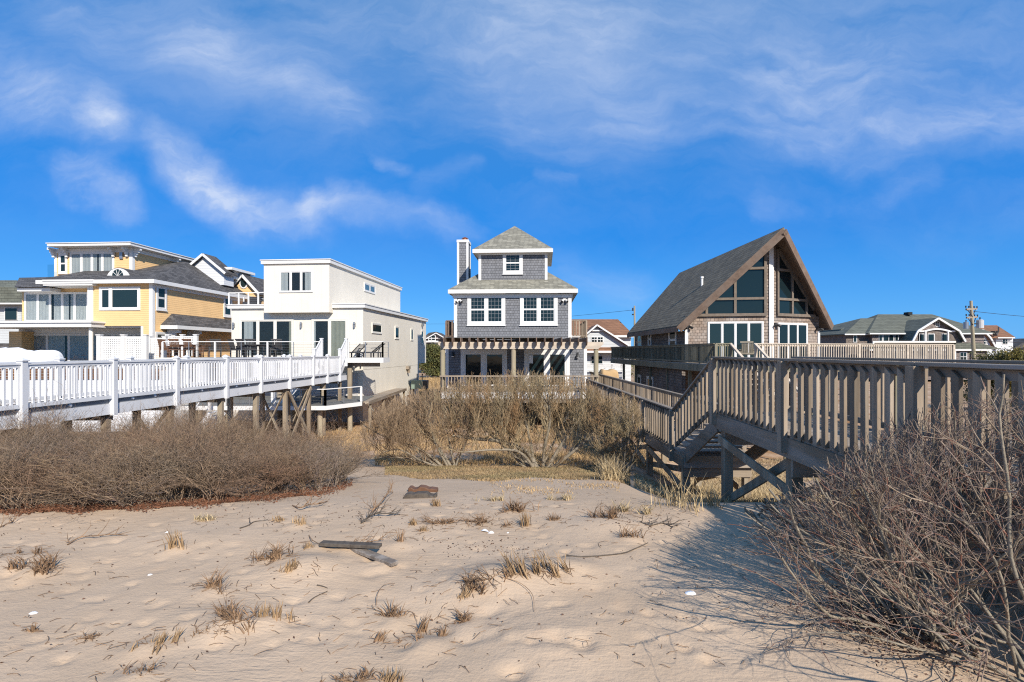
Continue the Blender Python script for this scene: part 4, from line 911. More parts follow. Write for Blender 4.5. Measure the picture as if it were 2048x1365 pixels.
# --- white vinyl boardwalk
def white_boardwalk():
    e = empty('boardwalk', (-10.2, 18, -2.2), 0, 'white vinyl boardwalk with capped posts and slim balusters rising over the thicket', 'boardwalk')
    XR = lambda Y: -10.05 + .0557 * (Y - 10.8); XL = lambda Y: XR(Y) - 1.2
    L = lambda x, y, z: Vector((x + 10.2, y - 18, z + 2.2))
    Ys = [6.2, 8.5, 10.8, 13.1, 15.36, 17.8, 19.98, 22.27, 24.54, 26.2]; Y0, Y1 = 5.0, 28.85
    b = MB(); y = Y0
    while y < Y1 - .02:
        b.add([L(XL(y), y, .70), L(XR(y), y, .70), L(XR(y), y + .135, .70), L(XL(y), y + .135, .70), L(XL(y), y, .74), L(XR(y), y, .74), L(XR(y), y + .135, .74), L(XL(y), y + .135, .74)], BOXF); y += .14
    b.build('deck_boards', 'deck_grey', e)
    for sx, X_ in ((1, XR), (-1, XL)):
        MB().bar(L(X_(Y0) + sx * .03, Y0, .585), L(X_(Y1) + sx * .03, Y1, .585), .04, .26).build('fascia', 'vinyl', e)
        MB().bar(L(X_(Y0) - sx * .0, Y0, .77), L(X_(Y1) - sx * .0, Y1, .77), .03, .11).build('shade_band', 'muntin', e)  # dark strip, its colour stands in for the shaded channel under the rail
        allY = Ys + [27.8]
        for i, Y in enumerate(allY):
            p = MB(); x = X_(Y) + sx * .07; last = i == len(allY) - 1; zt = 1.80 if not last else 2.10; a = L(x, Y, 0)
            w = .065; p.box(a.x - w, a.x + w, a.y - w, a.y + w, .43 + 2.2 if sx > 0 else .9 + 2.2, zt + 2.2); o = p.build('post', 'vinyl', e)
            c = MB(); c.box(a.x - .085, a.x + .085, a.y - .085, a.y + .085, zt + 2.2, zt + 2.23); c.add([(a.x - .075, a.y - .075, zt + 2.23), (a.x + .075, a.y - .075, zt + 2.23), (a.x + .075, a.y + .075, zt + 2.23), (a.x - .075, a.y + .075, zt + 2.23), (a.x, a.y, zt + 2.285)], [(0, 1, 4), (1, 2, 4), (2, 3, 4), (3, 0, 4), (3, 2, 1, 0)])
            c.build('post_cap', 'vinyl', o)
            if last: continue
            Yn = allY[i + 1]; xa, xb = x, X_(Yn) + sx * .07; g = .07
            pa = lambda z, t: L(xa + (xb - xa) * t, Y + (Yn - Y) * t, z)
            tt = g / (Yn - Y)
            MB().bar(pa(1.745, tt), pa(1.745, 1 - tt), .09, .035).bar(pa(1.70, tt), pa(1.70, 1 - tt), .05, .055).build('top_rail', 'vinyl', e)
            MB().bar(pa(.885, tt), pa(.885, 1 - tt), .055, .085).build('bottom_rail', 'vinyl', e)
            n = int(round((Yn - Y - .13) / .135)); bb = MB()
            for k in range(n):
                t = (k + .6) / (n + .2); q0 = pa(.92, t); q1 = pa(1.68, t); bb.box(q0.x - .019, q0.x + .019, q0.y - .019, q0.y + .019, q0.z, q1.z)
            bb.build('baluster_panel', 'vinyl', e)
            if sx > 0:
                for t in ((.5,) if i % 2 == 0 else (.3, .65)):
                    q = pa(.79, t); MB().tube(q - Vector((.06, 0, 0)), q - Vector((.02, 0, 0)), .03, .03, 8).build('step_light', 'white_cloth', e)
    # piles, cross beams and braces
    for i, Y in enumerate([8.5, 10.8, 13.1, 15.36, 17.8, 19.98, 22.27, 24.54, 26.2, 28.3]):
        for X_ in (XR(Y) - .12, XL(Y) + .12):
            g = gz(X_, Y) - .3; a = L(X_, Y, 0)
            MB().box(a.x - .075, a.x + .075, a.y - .075, a.y + .075, g + 2.2, (.44 if Y < 28 else .45) + 2.2).build('pile', 'wood_post', e)
        a = L(XL(Y) + .05, Y + .10, 0); c = L(XR(Y) - .05, Y + .10, 0); MB().box(a.x, c.x, a.y, a.y + .05, .28 + 2.2, .448 + 2.2).build('cross_beam', 'wood_x', e)
        if i in (3, 6, 7):
            zg = gz(XR(Y), Y)
            MB().bar(L(XL(Y) + .1, Y - .10, .3), L(XR(Y) - .1, Y - .10, zg + .1), .04, .13, (0, 1, 0)).build('brace', 'wood_post', e)
            MB().bar(L(XL(Y) + .1, Y - .145, zg + .2), L(XR(Y) - .1, Y - .145, .3), .04, .13, (0, 1, 0)).build('brace', 'wood_post', e)
    za, zb = .35, gz(XR(22.3), 22.3) + .15
    MB().bar(L(XR(22.27) - .02, 22.35, za), L(XR(24.54) - .02, 24.4, zb - .1), .05, .14).build('brace', 'wood_post', e)
    MB().bar(L(XR(22.27) + .04, 22.35, zb), L(XR(24.54) + .04, 24.4, za), .05, .14).build('brace', 'wood_post', e)
    # steps up to the deck
    stair_flight(e, L(XL(28.8) + .08, 28.75, 1.64), L(XL(27.9) + .08, 27.75, .74), (1, 0, 0), 1.05, 4, 'deck_grey', 'vinyl', closed=True)
    for sx, X_ in ((1, XR), (-1, XL)):
        x = X_(28) + sx * .07
        MB().bar(L(x, 27.85, 2.02), L(x, 28.72, 2.62), .06, .06).build('stair_rail', 'vinyl', e)
        MB().bar(L(x, 27.85, 1.02), L(x, 28.72, 1.78), .05, .06).build('stair_rail', 'vinyl', e)
        bb = MB()
        for k in range(7): t = (k + .5) / 7; yy = 27.85 + .87 * t; a = L(x, yy, 0); bb.box(a.x - .018, a.x + .018, a.y - .018, a.y + .018, 1.05 + .76 * t + 2.2, 2.0 + .6 * t + 2.2)
        bb.build('baluster_panel', 'vinyl', e)
        a = L(x, 28.85, 0); o = MB().box(a.x - .065, a.x + .065, a.y - .065, a.y + .065, 1.2 + 2.2, 2.68 + 2.2).build('post', 'vinyl', e)
        MB().box(a.x - .085, a.x + .085, a.y - .085, a.y + .085, 4.88, 4.93).build('post_cap', 'vinyl', o)
white_boardwalk()

def cable_rail(e, L, pts, zf, zt, big=.04, step=1.5, m='white_paint', cables=5, posts=True):
    """top rail, thick/thin posts and cables along a polyline of (x,y)"""
    for (xa, ya), (xb, yb) in zip(pts[:-1], pts[1:]):
        ln = math.hypot(xb - xa, yb - ya); n = max(1, int(round(ln / step)))
        MB().bar(L(xa, ya, zt - .02), L(xb, yb, zt - .02), .07, .04).build('top_rail', m, e)
        for k in range(n + 1):
            t = k / n; x, y = xa + (xb - xa) * t, ya + (yb - ya) * t; w = big if k % 2 == 0 else .018
            a = L(x, y, zf); b = L(x, y, zt - .04); MB().box(a.x - w, a.x + w, a.y - w, a.y + w, a.z, b.z).build('post', m if k % 2 == 0 else 'metal', e)
        c = MB()
        for k in range(cables): z = zf + (zt - zf) * (k + 1) / (cables + 1.3); c.tube(L(xa, ya, z), L(xb, yb, z), .004, .004, 4)
        c.build('cable', 'metal', e)

def white_decks():
    Y0 = 28.95; zf = 1.66; zt = 2.56
    x0 = XY(324, Y0)[0]; x1 = XY(765, Y0)[0]; hx = XY(727, 31.5)[0]
    e = empty('raised_deck', ((x0 + x1) / 2, Y0, -2.2), 0, 'raised white-edged deck with cable railing across the front of the cubic white house', 'deck')
    ox = (x0 + x1) / 2; L = lambda x, y, z: Vector((x - ox, y - Y0, z + 2.2))
    b = MB(); y = Y0; 
    while y < 31.3:
        a = L(x0, y, zf - .04); c = L(x1 if y < 30.2 else hx - .3, y + .135, zf); b.box(a.x, c.x, a.y, c.y, a.z, c.z); y += .14
    y = 31.35
    xh = XY(463, 31.5)[0] - .2
    while y < 33.5:
        a = L(x0, y, zf - .04); c = L(xh, y + .135, zf); b.box(a.x, c.x, a.y, c.y, a.z, c.z); y += .14
    b.build('deck_boards', 'deck_grey', e)
    a = L(x0 - .02, Y0 - .05, zf - .27); c = L(x1 + .02, Y0 - .005, zf + .005); MB().box(a.x, c.x, a.y, c.y, a.z, c.z).build('fascia', 'white_paint', e)
    a = L(x1 + .025, Y0 - .05, zf - .27); c = L(x1 + .06, 30.4, zf + .005); MB().box(a.x, c.x, a.y, c.y, a.z, c.z).build('fascia', 'white_paint', e)
    j = MB()
    for k in range(25): xx = x0 + (x1 - x0) * k / 24; a = L(xx - .02, Y0, zf - .25); c = L(xx + .02, 30.3, zf - .045); j.box(a.x, c.x, a.y, c.y, a.z, c.z)
    a = L(x0, 29.5, zf - .50); c = L(x1 - .3, 29.62, zf - .255); j.box(a.x, c.x, a.y, c.y, a.z, c.z); j.build('joist', 'wood_x', e)
    for px in (345, 400, 455, 510, 560, 700):
        xx = XY(px, 29.4)[0]; a = L(xx, 29.4, gz(xx, 29.4) - .2); MB().box(a.x - .11, a.x + .11, a.y - .08, a.y + .08, a.z, zf - .5 + 2.2).build('pile', 'wood_post', e)
    yr = Y0 + .05
    cable_rail(e, L, [(x0, yr), (XY(640, yr)[0], yr)], zf, zt)
    cable_rail(e, L, [(XY(697, yr)[0], yr), (x1, yr), (x1, 30.3)], zf, zt, step=.95)
    # lower deck
    zf2 = -.61; zt2 = .20
    p0 = (XY(362, 25.5)[0], 25.5); p1 = (XY(651, 25.5)[0], 25.5); p2 = (XY(724, 27.6)[0], 27.6); p3 = (p2[0] - .3, 31.2); p4 = (p0[0], 31.2)
    e2 = empty('lower_deck', (p1[0] - 3, 26, -2.2), 0, 'low grey-floored deck with white edge and cable railing under the raised deck', 'deck')
    L2 = lambda x, y, z: Vector((x - p1[0] + 3, y - 26, z + 2.2))
    poly = [p0, p1, p2, p3, p4]
    MB().prism([L2(x, y, zf2 - .05) for x, y in poly], (0, 0, .05)).build('deck_boards', 'deck_grey', e2)
    for (a, b_) in ((p0, p1), (p1, p2)): MB().bar(L2(*a, zf2 - .11) + Vector((0, -.02, 0)), L2(*b_, zf2 - .11) + Vector((0, -.02, 0)), .04, .20).build('fascia', 'white_paint', e2)
    cable_rail(e2, L2, [(XY(450, 25.55)[0], 25.55), (p1[0] - .03, 25.55), (p2[0] - .05, 27.65)], zf2, zt2, step=1.35, big=.05)
    for px, yy in ((390, 25.9), (455, 25.9), (520, 26.2), (590, 27.6), (640, 26.0), (700, 27.9), (560, 30.0)):
        xx = XY(px, yy)[0]; MB().tube(L2(xx, yy, gz(xx, yy) - .2), L2(xx, yy, zf2 - .06), .13, .12, 10).build('piling', 'pile_round', e2)
    # steps from lower deck to the ground, at the left
    st = empty('deck_steps', (XY(425, 25)[0], 25, -2.2), 0, 'narrow white steps running down from the lower deck into the thicket', 'steps')
    Ls = lambda x, y, z: Vector((x - XY(425, 25)[0], y - 25, z + 2.2))
    xa = XY(442, 25.2)[0]; xb = XY(392, 24.9)[0]
    stair_flight(st, Ls(xa, 24.3, zf2), Ls(xb, 24.3, gz(xb, 24.9) + .1), (0, 1, 0), 1.1, 6, 'vinyl', 'vinyl')
    MB().bar(Ls(xa - .1, 24.25, zf2 + .85), Ls(xb, 24.25, gz(xb, 24.9) + 1.0), .05, .05).build('handrail', 'vinyl', st)
    for x, z in ((xa, zf2), (xb, gz(xb, 24.9))): a = Ls(x, 24.25, z - .1); MB().box(a.x - .05, a.x + .05, a.y - .05, a.y + .05, a.z, a.z + 1.0).build('post', 'vinyl', st)
    # flight between lower and raised deck
    s2 = empty('stair', (XY(580, 27.2)[0], 27.2, zf2), 0, 'open flight with white stringers and dark treads between the lower and raised decks', 'stairs')
    xa, xb = XY(640, 27.2)[0], XY(546, 27.0)[0]; Lq = lambda x, y, z: Vector((x - XY(580, 27.2)[0], y - 27.2, z - zf2))
    stair_flight(s2, Lq(xa, 27.0, 1.45), Lq(xb, 27.0, zf2), (0, 1, 0), 1.0, 9, 'charcoal_resin', 'white_paint')
    a = Lq(xb, 26.95, zf2); MB().box(a.x - .06, a.x + .06, a.y - .06, a.y + .06, 0, .95).build('post', 'white_paint', s2)
    MB().bar(Lq(xb, 26.95, zf2 + .9), Lq(xb + 1.2, 26.95, zf2 + 1.8), .05, .05).build('handrail', 'white_paint', s2)
white_decks()

# --- furniture
def make_chair(name, m, label, cat='chair', rocker=False):
    e = empty(name, (0, 0, 0), 0, label, cat, None)
    s = MB()
    for i in range(6): y = -.26 + i * .088; s.box(-.27, .27, y, y + .07, .40, .425)
    s.build('seat', m, e)
    s = MB()
    for i in range(7): x = -.25 + i * .074; s.bar((x, .27, .44), (x, .43, 1.0), .055, .018, (0, 1, 0))
    s.bar((-.28, .43, 1.0), (.28, .43, 1.0), .03, .08).bar((-.28, .28, .47), (.28, .28, .47), .03, .07); s.build('backrest', m, e)
    for sx in (-1, 1):
        MB().box(sx * .30 - .04, sx * .30 + .04, -.30, .34, .635, .66).build('armrest', m, e)
        for y in (-.25, .26): MB().box(sx * .29 - .027, sx * .29 + .027, y - .027, y + .027, 0, .635).build('leg', m, e)
    return e
def make_table(name, m, label, w=1.5, d=.9, h=.74, cat='table'):
    e = empty(name, (0, 0, 0), 0, label, cat); s = MB(); n = int(d / .1)
    for i in range(n): y = -d / 2 + i * d / n; s.box(-w / 2, w / 2, y, y + d / n - .012, h - .035, h)
    s.box(-w / 2 + .06, w / 2 - .06, -d / 2 + .06, -d / 2 + .085, h - .12, h - .036); s.build('tabletop', m, e)
    for sx in (-1, 1):
        for sy in (-1, 1): MB().box(sx * (w / 2 - .1) - .035, sx * (w / 2 - .1) + .035, sy * (d / 2 - .1) - .035, sy * (d / 2 - .1) + .035, 0, h - .036).build('leg', m, e)
    return e
def place(o, px, Y, z, rz): o.location = (XY(px, Y)[0], Y, z); o.rotation_euler = (0, 0, rz); return o
ZD = 1.66
bt = place(make_table('dining_table', 'charcoal_resin', 'black outdoor table before the left sliding doors of the white house'), 521, 30.2, ZD, 0)
c0 = place(make_chair('armchair', 'charcoal_resin', 'black slatted armchair turned to the rail, leftmost by the white house wall'), 476, 30.2, ZD, 1.5); c0['group'] = 'black armchairs on the raised deck'
for px, Y, rz, lab in ((490, 29.75, 2.9, 'black slatted armchair with its back to the rail, left of the black table'), (505, 29.7, 3.3, 'black slatted armchair with its back to the rail, below the left pane'),
                       (540, 30.1, -1.4, 'black slatted armchair at the right end of the black table'), (552, 29.8, 3.6, 'black slatted armchair before the right pane of the three sliding doors')):
    c = copy_tree(c0); place(c, px, Y, ZD, rz); c['label'] = lab
tt = place(make_table('dining_table', 'teak', 'brown teak table behind the cable railing, before the yellow house'), 372, 30.6, ZD, .1); 
c1 = place(make_chair('armchair', 'teak', 'brown teak armchair leftmost behind the cable railing'), 336, 30.3, ZD, 1.4); c1['group'] = 'teak armchairs on the raised deck'
for px, Y, rz, lab in ((355, 29.8, 3.2, 'brown teak armchair with its back to the rail, left of the teak table middle'), (384, 29.8, 3.0, 'brown teak armchair with its back to the rail, right of the teak table middle'),
                       (402, 30.4, -1.5, 'brown teak armchair at the right end of the teak table')):
    c = copy_tree(c1); place(c, px, Y, ZD, rz); c['label'] = lab
rk = place(make_chair('armchair', 'charcoal_resin', 'dark armchair standing apart between the teak set and the white house', 'chair'), 430, 30.2, ZD, -2.6)
def lounge():
    e = empty('lounge_chair', (XY(741, 29.7)[0], 29.7, ZD), 0, 'black reclining lounge chair at the right end of the raised deck', 'lounge chair')
    s = MB()
    for i in range(9): s.box(-.75 + i * .1, -.75 + i * .1 + .08, -.3, .3, .30, .325)
    s.build('seat', 'charcoal_resin', e); s = MB()
    for i in range(9): t = i / 9; s.box(.18 + .55 * t, .18 + .55 * t + .05, -.3, .3, .33 + .45 * t, .36 + .45 * t)
    s.bar((.15, -.29, .31), (.75, -.29, .80), .03, .05).bar((.15, .29, .31), (.75, .29, .80), .03, .05); s.build('backrest', 'charcoal_resin', e)
    for x in (-.7, .1, .5):
        for y in (-.28, .28): MB().box(x - .03, x + .03, y - .03, y + .03, 0, .30).build('leg', 'charcoal_resin', e)
    MB().bar((-.76, -.3, .28), (.55, -.3, .28), .04, .06).bar((-.76, .3, .28), (.55, .3, .28), .04, .06).build('frame', 'charcoal_resin', e)
    MB().bar((.1, -.33, .52), (.6, -.33, .56), .05, .03).bar((.5, -.33, .3), (.62, -.33, .55), .04, .04).build('armrest', 'charcoal_resin', e)
    c = copy_tree(e); c.location = (XY(707, 30.3)[0], 30.3, ZD); c.rotation_euler = (0, 0, 1.0); c['label'] = 'black reclining lounge chair half hidden behind the top of the white stair'
    for o in (e, c): o['group'] = 'lounge chairs on the raised deck'
lounge()

# --- terrace of the yellow house, with screens and covered furniture
def yellow_terrace():
    Y0 = 27.6; x1 = XY(318, Y0)[0]; x0 = -40; e = empty('terrace', (-26, Y0, -2.2), 0, 'wide terrace with white sided base and dark board edge before the yellow house', 'terrace')
    L = lambda x, y, z: Vector((x + 26, y - Y0, z + 2.2))
    def bx(x0, x1, y0, y1, z0, z1): a, c = L(x0, y0, z0), L(x1, y1, z1); return MB().box(a.x, c.x, a.y, c.y, a.z, c.z)
    bx(x0, x1, Y0, 33.6, 1.02, 1.10).build('deck_boards', 'deck_tan', e)
    bx(x0, x1, Y0 + .03, Y0 + .2, -2.3, .55).build('skirt', 'white_siding', e)
    m = MB(); 
    for k, (a, b_) in enumerate(((.58, .70), (.72, .84), (.86, .98), (1.0, 1.1))): q = bx(x0, x1 + .02, Y0 - .02 * (4 - k), Y0 + .02, a, b_); m.add(q.v, q.f)
    m.build('edge_board', 'teak', e)
    bx(x1 - .02, x1 + .03, Y0 + .2, 33.6, -2.3, 1.0).build('skirt', 'white_siding', e)
    return e
yellow_terrace()
def screen(pxs, Y, zt, zb, label, depthdir=None):
    x0 = XY(pxs[0], Y)[0]; e = empty('privacy_screen', (x0, Y, zb), 0, label, 'screen')
    xs = [XY(p, Y)[0] - x0 for p in pxs]; h = zt - zb
    for x in xs:
        o = MB().box(x - .10, x + .10, -.1, .1, 0, h + .02).build('post', 'white_paint', e); MB().box(x - .13, x + .13, -.13, .13, h + .02, h + .07).build('post_cap', 'white_paint', o)
    for a, b in zip(xs[:-1], xs[1:]):
        a += .101; b -= .101; p = MB(); p.box(a, b, -.03, .03, h - .12, h - .04).box(a, b, -.03, .03, .05, .13)
        k = int((b - a) / .10)
        for i in range(k): u = a + (b - a) * (i + .5) / k; p.box(u - .03, u + .03, -.012, -.002, .13, h - .12)
        k = int((h - .25) / .10)
        for i in range(k): w = .13 + (h - .25) * (i + .5) / k; p.box(a, b, .0, .010, w - .03, w + .03)
        p.build('lattice_panel', 'white_paint', e)
screen([199, 247.5, 291.5], 29.6, 2.88, 1.11, 'white lattice screen of two wide panels beside the curtained ground floor doors')
screen([299, 330], 31.2, 2.85, 1.11, 'single white lattice panel right of the wider lattice screen')
screen([337, 365, 392], 33.0, 3.0, 1.67, 'far white lattice screen behind the brown teak armchairs')
def covered(px0, px1, Y, z0, z1, label, seed):
    x0, x1 = XY(px0, Y)[0], XY(px1, Y)[0]; cx = (x0 + x1) / 2; R = np.random.RandomState(seed); nu, nv = 40, 16
    U = np.linspace(0, 2 * np.pi, nu, endpoint=False); V = np.linspace(0, np.pi / 2, nv); V_ = []
    for v in V:
        for u in U:
            c, s_ = np.cos(u), np.sin(u); rr = np.cos(v) ** .35
            x = np.sign(c) * abs(c) ** .4 * rr * (x1 - x0) / 2; y = np.sign(s_) * abs(s_) ** .4 * rr * .8; z = (z1 - z0) * np.sin(v) ** .6
            k = 1 + .05 * np.sin(5 * u + seed) * np.cos(v); V_.append((x * k, y * k, z * (1 + .06 * np.sin(3 * x + seed) + .04 * np.sin(7 * x))))
    Q = [(j * nu + i, j * nu + (i + 1) % nu, (j + 1) * nu + (i + 1) % nu, (j + 1) * nu + i) for j in range(nv - 1) for i in range(nu)]
    e = np_mesh('covered_sofa', np.array(V_), np.array(Q), 'white_cloth', smooth=True); e.location = (cx, Y, z0); tag(e, label, 'covered furniture')
covered(-40, 66, 29.0, 1.10, 2.14, 'long patio sofa wrapped in a white cover at the left edge', 1)
covered(66, 110, 29.2, 1.10, 2.02, 'shorter patio sofa wrapped in a white cover, right of the long one', 2)

# --- weathered timber walkway on the right
def timber_walkway():
    e = empty('timber_walkway', (4.8, 10, -1.5), 0, 'weathered grey timber walkway with slatted railing, stair and cross-braced piles on the right', 'walkway')
    L = lambda x, y, z: Vector((x - 4.8, y - 10, z + 1.5))
    XN = lambda Y: 3.72 + .0368 * Y; XF = lambda Y: XN(Y) + 1.55
    def board_run(xa, xb, y0, y1, z, name='deck_boards'):
        b = MB(); y = y0; R = random.Random(3)
        while y < y1 - .05:
            j = R.uniform(-.004, .004); d = R.uniform(-.01, .01)
            b.add([L(xa(y) - .03 + d, y, z - .04 + j), L(xb(y) + .03 + d, y, z - .04 + j), L(xb(y) + .03 + d, y + .138, z - .04 + j), L(xa(y) - .03 + d, y + .138, z - .04 + j),
                   L(xa(y) - .03 + d, y, z + j), L(xb(y) + .03 + d, y, z + j), L(xb(y) + .03 + d, y + .138, z + j), L(xa(y) - .03 + d, y + .138, z + j)], BOXF); y += .144
        b.build(name, 'wood_x', e)
    def rail(xf, Ya, Yb, zb0, zt0, zb1=None, zt1=None, sx=-1, seed=0, cap=True, xo=.0):
        zb1 = zb0 if zb1 is None else zb1; zt1 = zt0 if zt1 is None else zt1; R = random.Random(seed)
        p = lambda t, z0, z1, o=0: L(xf(Ya + (Yb - Ya) * t) + o, Ya + (Yb - Ya) * t, z0 + (z1 - z0) * t)
        if cap: MB().bar(p(0, zt0 - .018, zt1 - .018), p(1, zt0 - .018, zt1 - .018), .145, .036).build('top_rail', 'wood_h', e, bevel=.004)
        MB().bar(p(0, zt0 - .085, zt1 - .085, sx * .02), p(1, zt0 - .085, zt1 - .085, sx * .02), .038, .088).build('side_rail', 'wood_h', e, bevel=.004)
        MB().bar(p(0, zb0 + .05, zb1 + .05, sx * .02), p(1, zb0 + .05, zb1 + .05, sx * .02), .038, .088).build('bottom_rail', 'wood_h', e, bevel=.004)
        n = int(abs(Yb - Ya) / .205); b = MB()
        for i in range(n):
            t = (i + .75) / (n + .5); y = Ya + (Yb - Ya) * t; x = xf(y) - sx * .0 + sx * .062; zb = zb0 + (zb1 - zb0) * t - .0; zt = zt0 + (zt1 - zt0) * t - .055
            w = .020; q = .043; tl = R.uniform(-.008, .008); a = L(x, y, zb); c = L(x + R.uniform(-.003, .003), y + tl, zt)
            b.add([(a.x - w, a.y - q, a.z), (a.x + w, a.y - q, a.z), (a.x + w, a.y + q, a.z), (a.x - w, a.y + q, a.z), (c.x - w, c.y - q, c.z - .07), (c.x + w, c.y - q, c.z - .07), (c.x + w, c.y + q, c.z), (c.x - w, c.y + q, c.z)], BOXF)
        b.build('baluster_panel', 'wood_v', e, bevel=.003)
    def post(xf, Y, zb, zt, sx=-1, w=.05, d=.055):
        a = L(xf(Y) + sx * .11, Y, zb); c = L(0, 0, zt); MB().box(a.x - w, a.x + w, a.y - d, a.y + d, a.z, c.z).build('post', 'wood_v', e, bevel=.004)
    zd, zt = .80, 1.90
    board_run(XN, XF, 1.2, 10.5, zd)
    for X_, s in ((XN, -1), (XF, 1)):
        MB().bar(L(X_(1.2) + s * .04, 1.2, .62), L(X_(10.6) + s * .04, 10.6, .62), .05, .29).build('rim_beam', 'wood_h', e, bevel=.005)
        Ys = [1.3, 2.4, 5.0, 7.63, 10.55]
        for k, (a, b_) in enumerate(zip(Ys[:-1], Ys[1:])):
            if a < 2: continue
            rail(X_, a + .08, b_ - .08, .80 if s < 0 else .84, zt, sx=s, seed=k, cap=False)
            MB().bar(L(X_(a) + s * .03, a, zt - .018), L(X_(b_ + (.08 if b_ > 10 else 0)) + s * .03, b_ + (.08 if b_ > 10 else -.004), zt - .018), .16, .036).build('top_rail', 'wood_h', e, bevel=.005)
        for Y in Ys[1:]: post(X_, Y, .55, zt - .037, s)
    # lower walkway
    XN2 = lambda Y: 4.08 - .006 * (Y - 12.5); XF2 = lambda Y: 5.66 - .004 * (Y - 12.5); z2 = -.42; zt2 = .57
    board_run(XN2, XF2, 12.45, 28.2, z2)
    board_run(lambda y: 4.95, XF2, 28.2, 38.0, z2)
    for X_, s, ye in ((XN2, -1, 28.1), (XF2, 1, 38)):
        MB().bar(L(X_(12.45) + s * .04, 12.45, -.60), L(X_(ye) + s * .04, ye, -.60), .05, .27).build('rim_beam', 'wood_h', e, bevel=.005)
        Y = 13.2 if s < 0 else 13.2; k = 0
        while Y < ye - .5:
            Yn = min(Y + 2.75, ye); rail(X_, Y + .05, Yn - .05, z2 + .03, zt2, sx=s, seed=10 + k, cap=False)
            MB().bar(L(X_(Y) + s * .03, Y, zt2 - .018), L(X_(Yn) + s * .03, Yn - .004, zt2 - .018), .15, .036).build('top_rail', 'wood_h', e)
            post(X_, Y, -.72, zt2 - .037, s); Y = Yn; k += 1
    MB().bar(L(XN2(12.4) - .05, 12.42, -.585), L(XF2(12.4) + .05, 12.42, -.585), .05, .28).build('rim_beam', 'wood_x', e, bevel=.005)
    MB().bar(L(XN(10.6), 10.62, .60), L(XF(10.6), 10.62, .60), .05, .27).build('rim_beam', 'wood_x', e)
    # stair between them
    stair_flight(e, L(XN(10.6) + .02, 10.64, zd + .0), L(XN2(12.9) + .02, 12.95, z2 + .0), (1, 0, 0), 1.46, 6, 'wood_x', 'wood_h', th=.04)
    for X_, X2, s in ((XN, XN2, -1), (XF, XF2, 1)):
        xf = lambda Y: X_(10.6) + (X2(13.2) - X_(10.6)) * (Y - 10.6) / 2.6
        rail(xf, 10.66, 13.12, zd + .03, zt, z2 + .05, zt2, sx=s, seed=30, cap=False)
        MB().bar(L(xf(10.62) + s * .03, 10.62, zt - .02), L(xf(13.2) + s * .03, 13.2, zt2 - .02), .15, .036).build('top_rail', 'wood_h', e, bevel=.004)
    # piles, cross beams, braces
    def pile(x, y, ztp, w=.085):
        a = L(x, y, gz(x, y) - .3); c = L(0, 0, ztp); MB().box(a.x - w, a.x + w, a.y - w, a.y + w, a.z, c.z).build('pile', 'wood_post', e, bevel=.006)
    for Y in (2.4, 5.0, 7.7, 10.35):
        for x in (XN(Y) + .10, XF(Y) - .10): pile(x, Y, .47 if Y < 10 else .46)
        MB().bar(L(XN(Y), Y - .12, .33), L(XF(Y), Y - .12, .33), .045, .26).build('cross_beam', 'wood_x', e, bevel=.005)
    for Y in (12.65, 15.9, 19.4, 23.0, 26.5, 30.5, 34.5):
        for x in (XN2(Y) + .07, XF2(Y) - .07): pile(x, Y, -.74)
        MB().bar(L(XN2(Y), Y - .11, -.86), L(XF2(Y), Y - .11, -.86), .045, .22).build('cross_beam', 'wood_x', e)
    def brace(x, ya, za, yb, zb): MB().bar(L(x, ya, za), L(x, yb, zb), .045, .15).build('brace', 'wood_post', e, bevel=.005)
    x = XN(9) + .0; g1, g2 = gz(x, 10.2), gz(x, 7.9)
    brace(XN(9) - .01, 10.35, .30, 7.62, gz(x, 7.6) + .12); brace(XN(9) + .20, 7.9, .42, 10.3, gz(x, 10.3) + .12)
    brace(XF(9) - .01, 10.35, .25, 7.8, g2 + .1); brace(XF(9) - .2, 7.9, .35, 10.2, g1 + .1)
    for ya, yb in ((12.65, 15.9), (15.9, 19.4), (19.4, 23.0)):
        ga, gb = gz(4.1, ya), gz(4.1, yb)
        brace(4.03, yb - .1, -.85, ya + .1, ga + .35); brace(4.22, ya + .1, -.85, yb - .1, gb + .35)
    brace(5.6, 12.8, -.85, 15.8, gz(5.6, 15.8) + .3); brace(5.45, 15.8, -.85, 12.8, gz(5.6, 12.8) + .3)
timber_walkway()

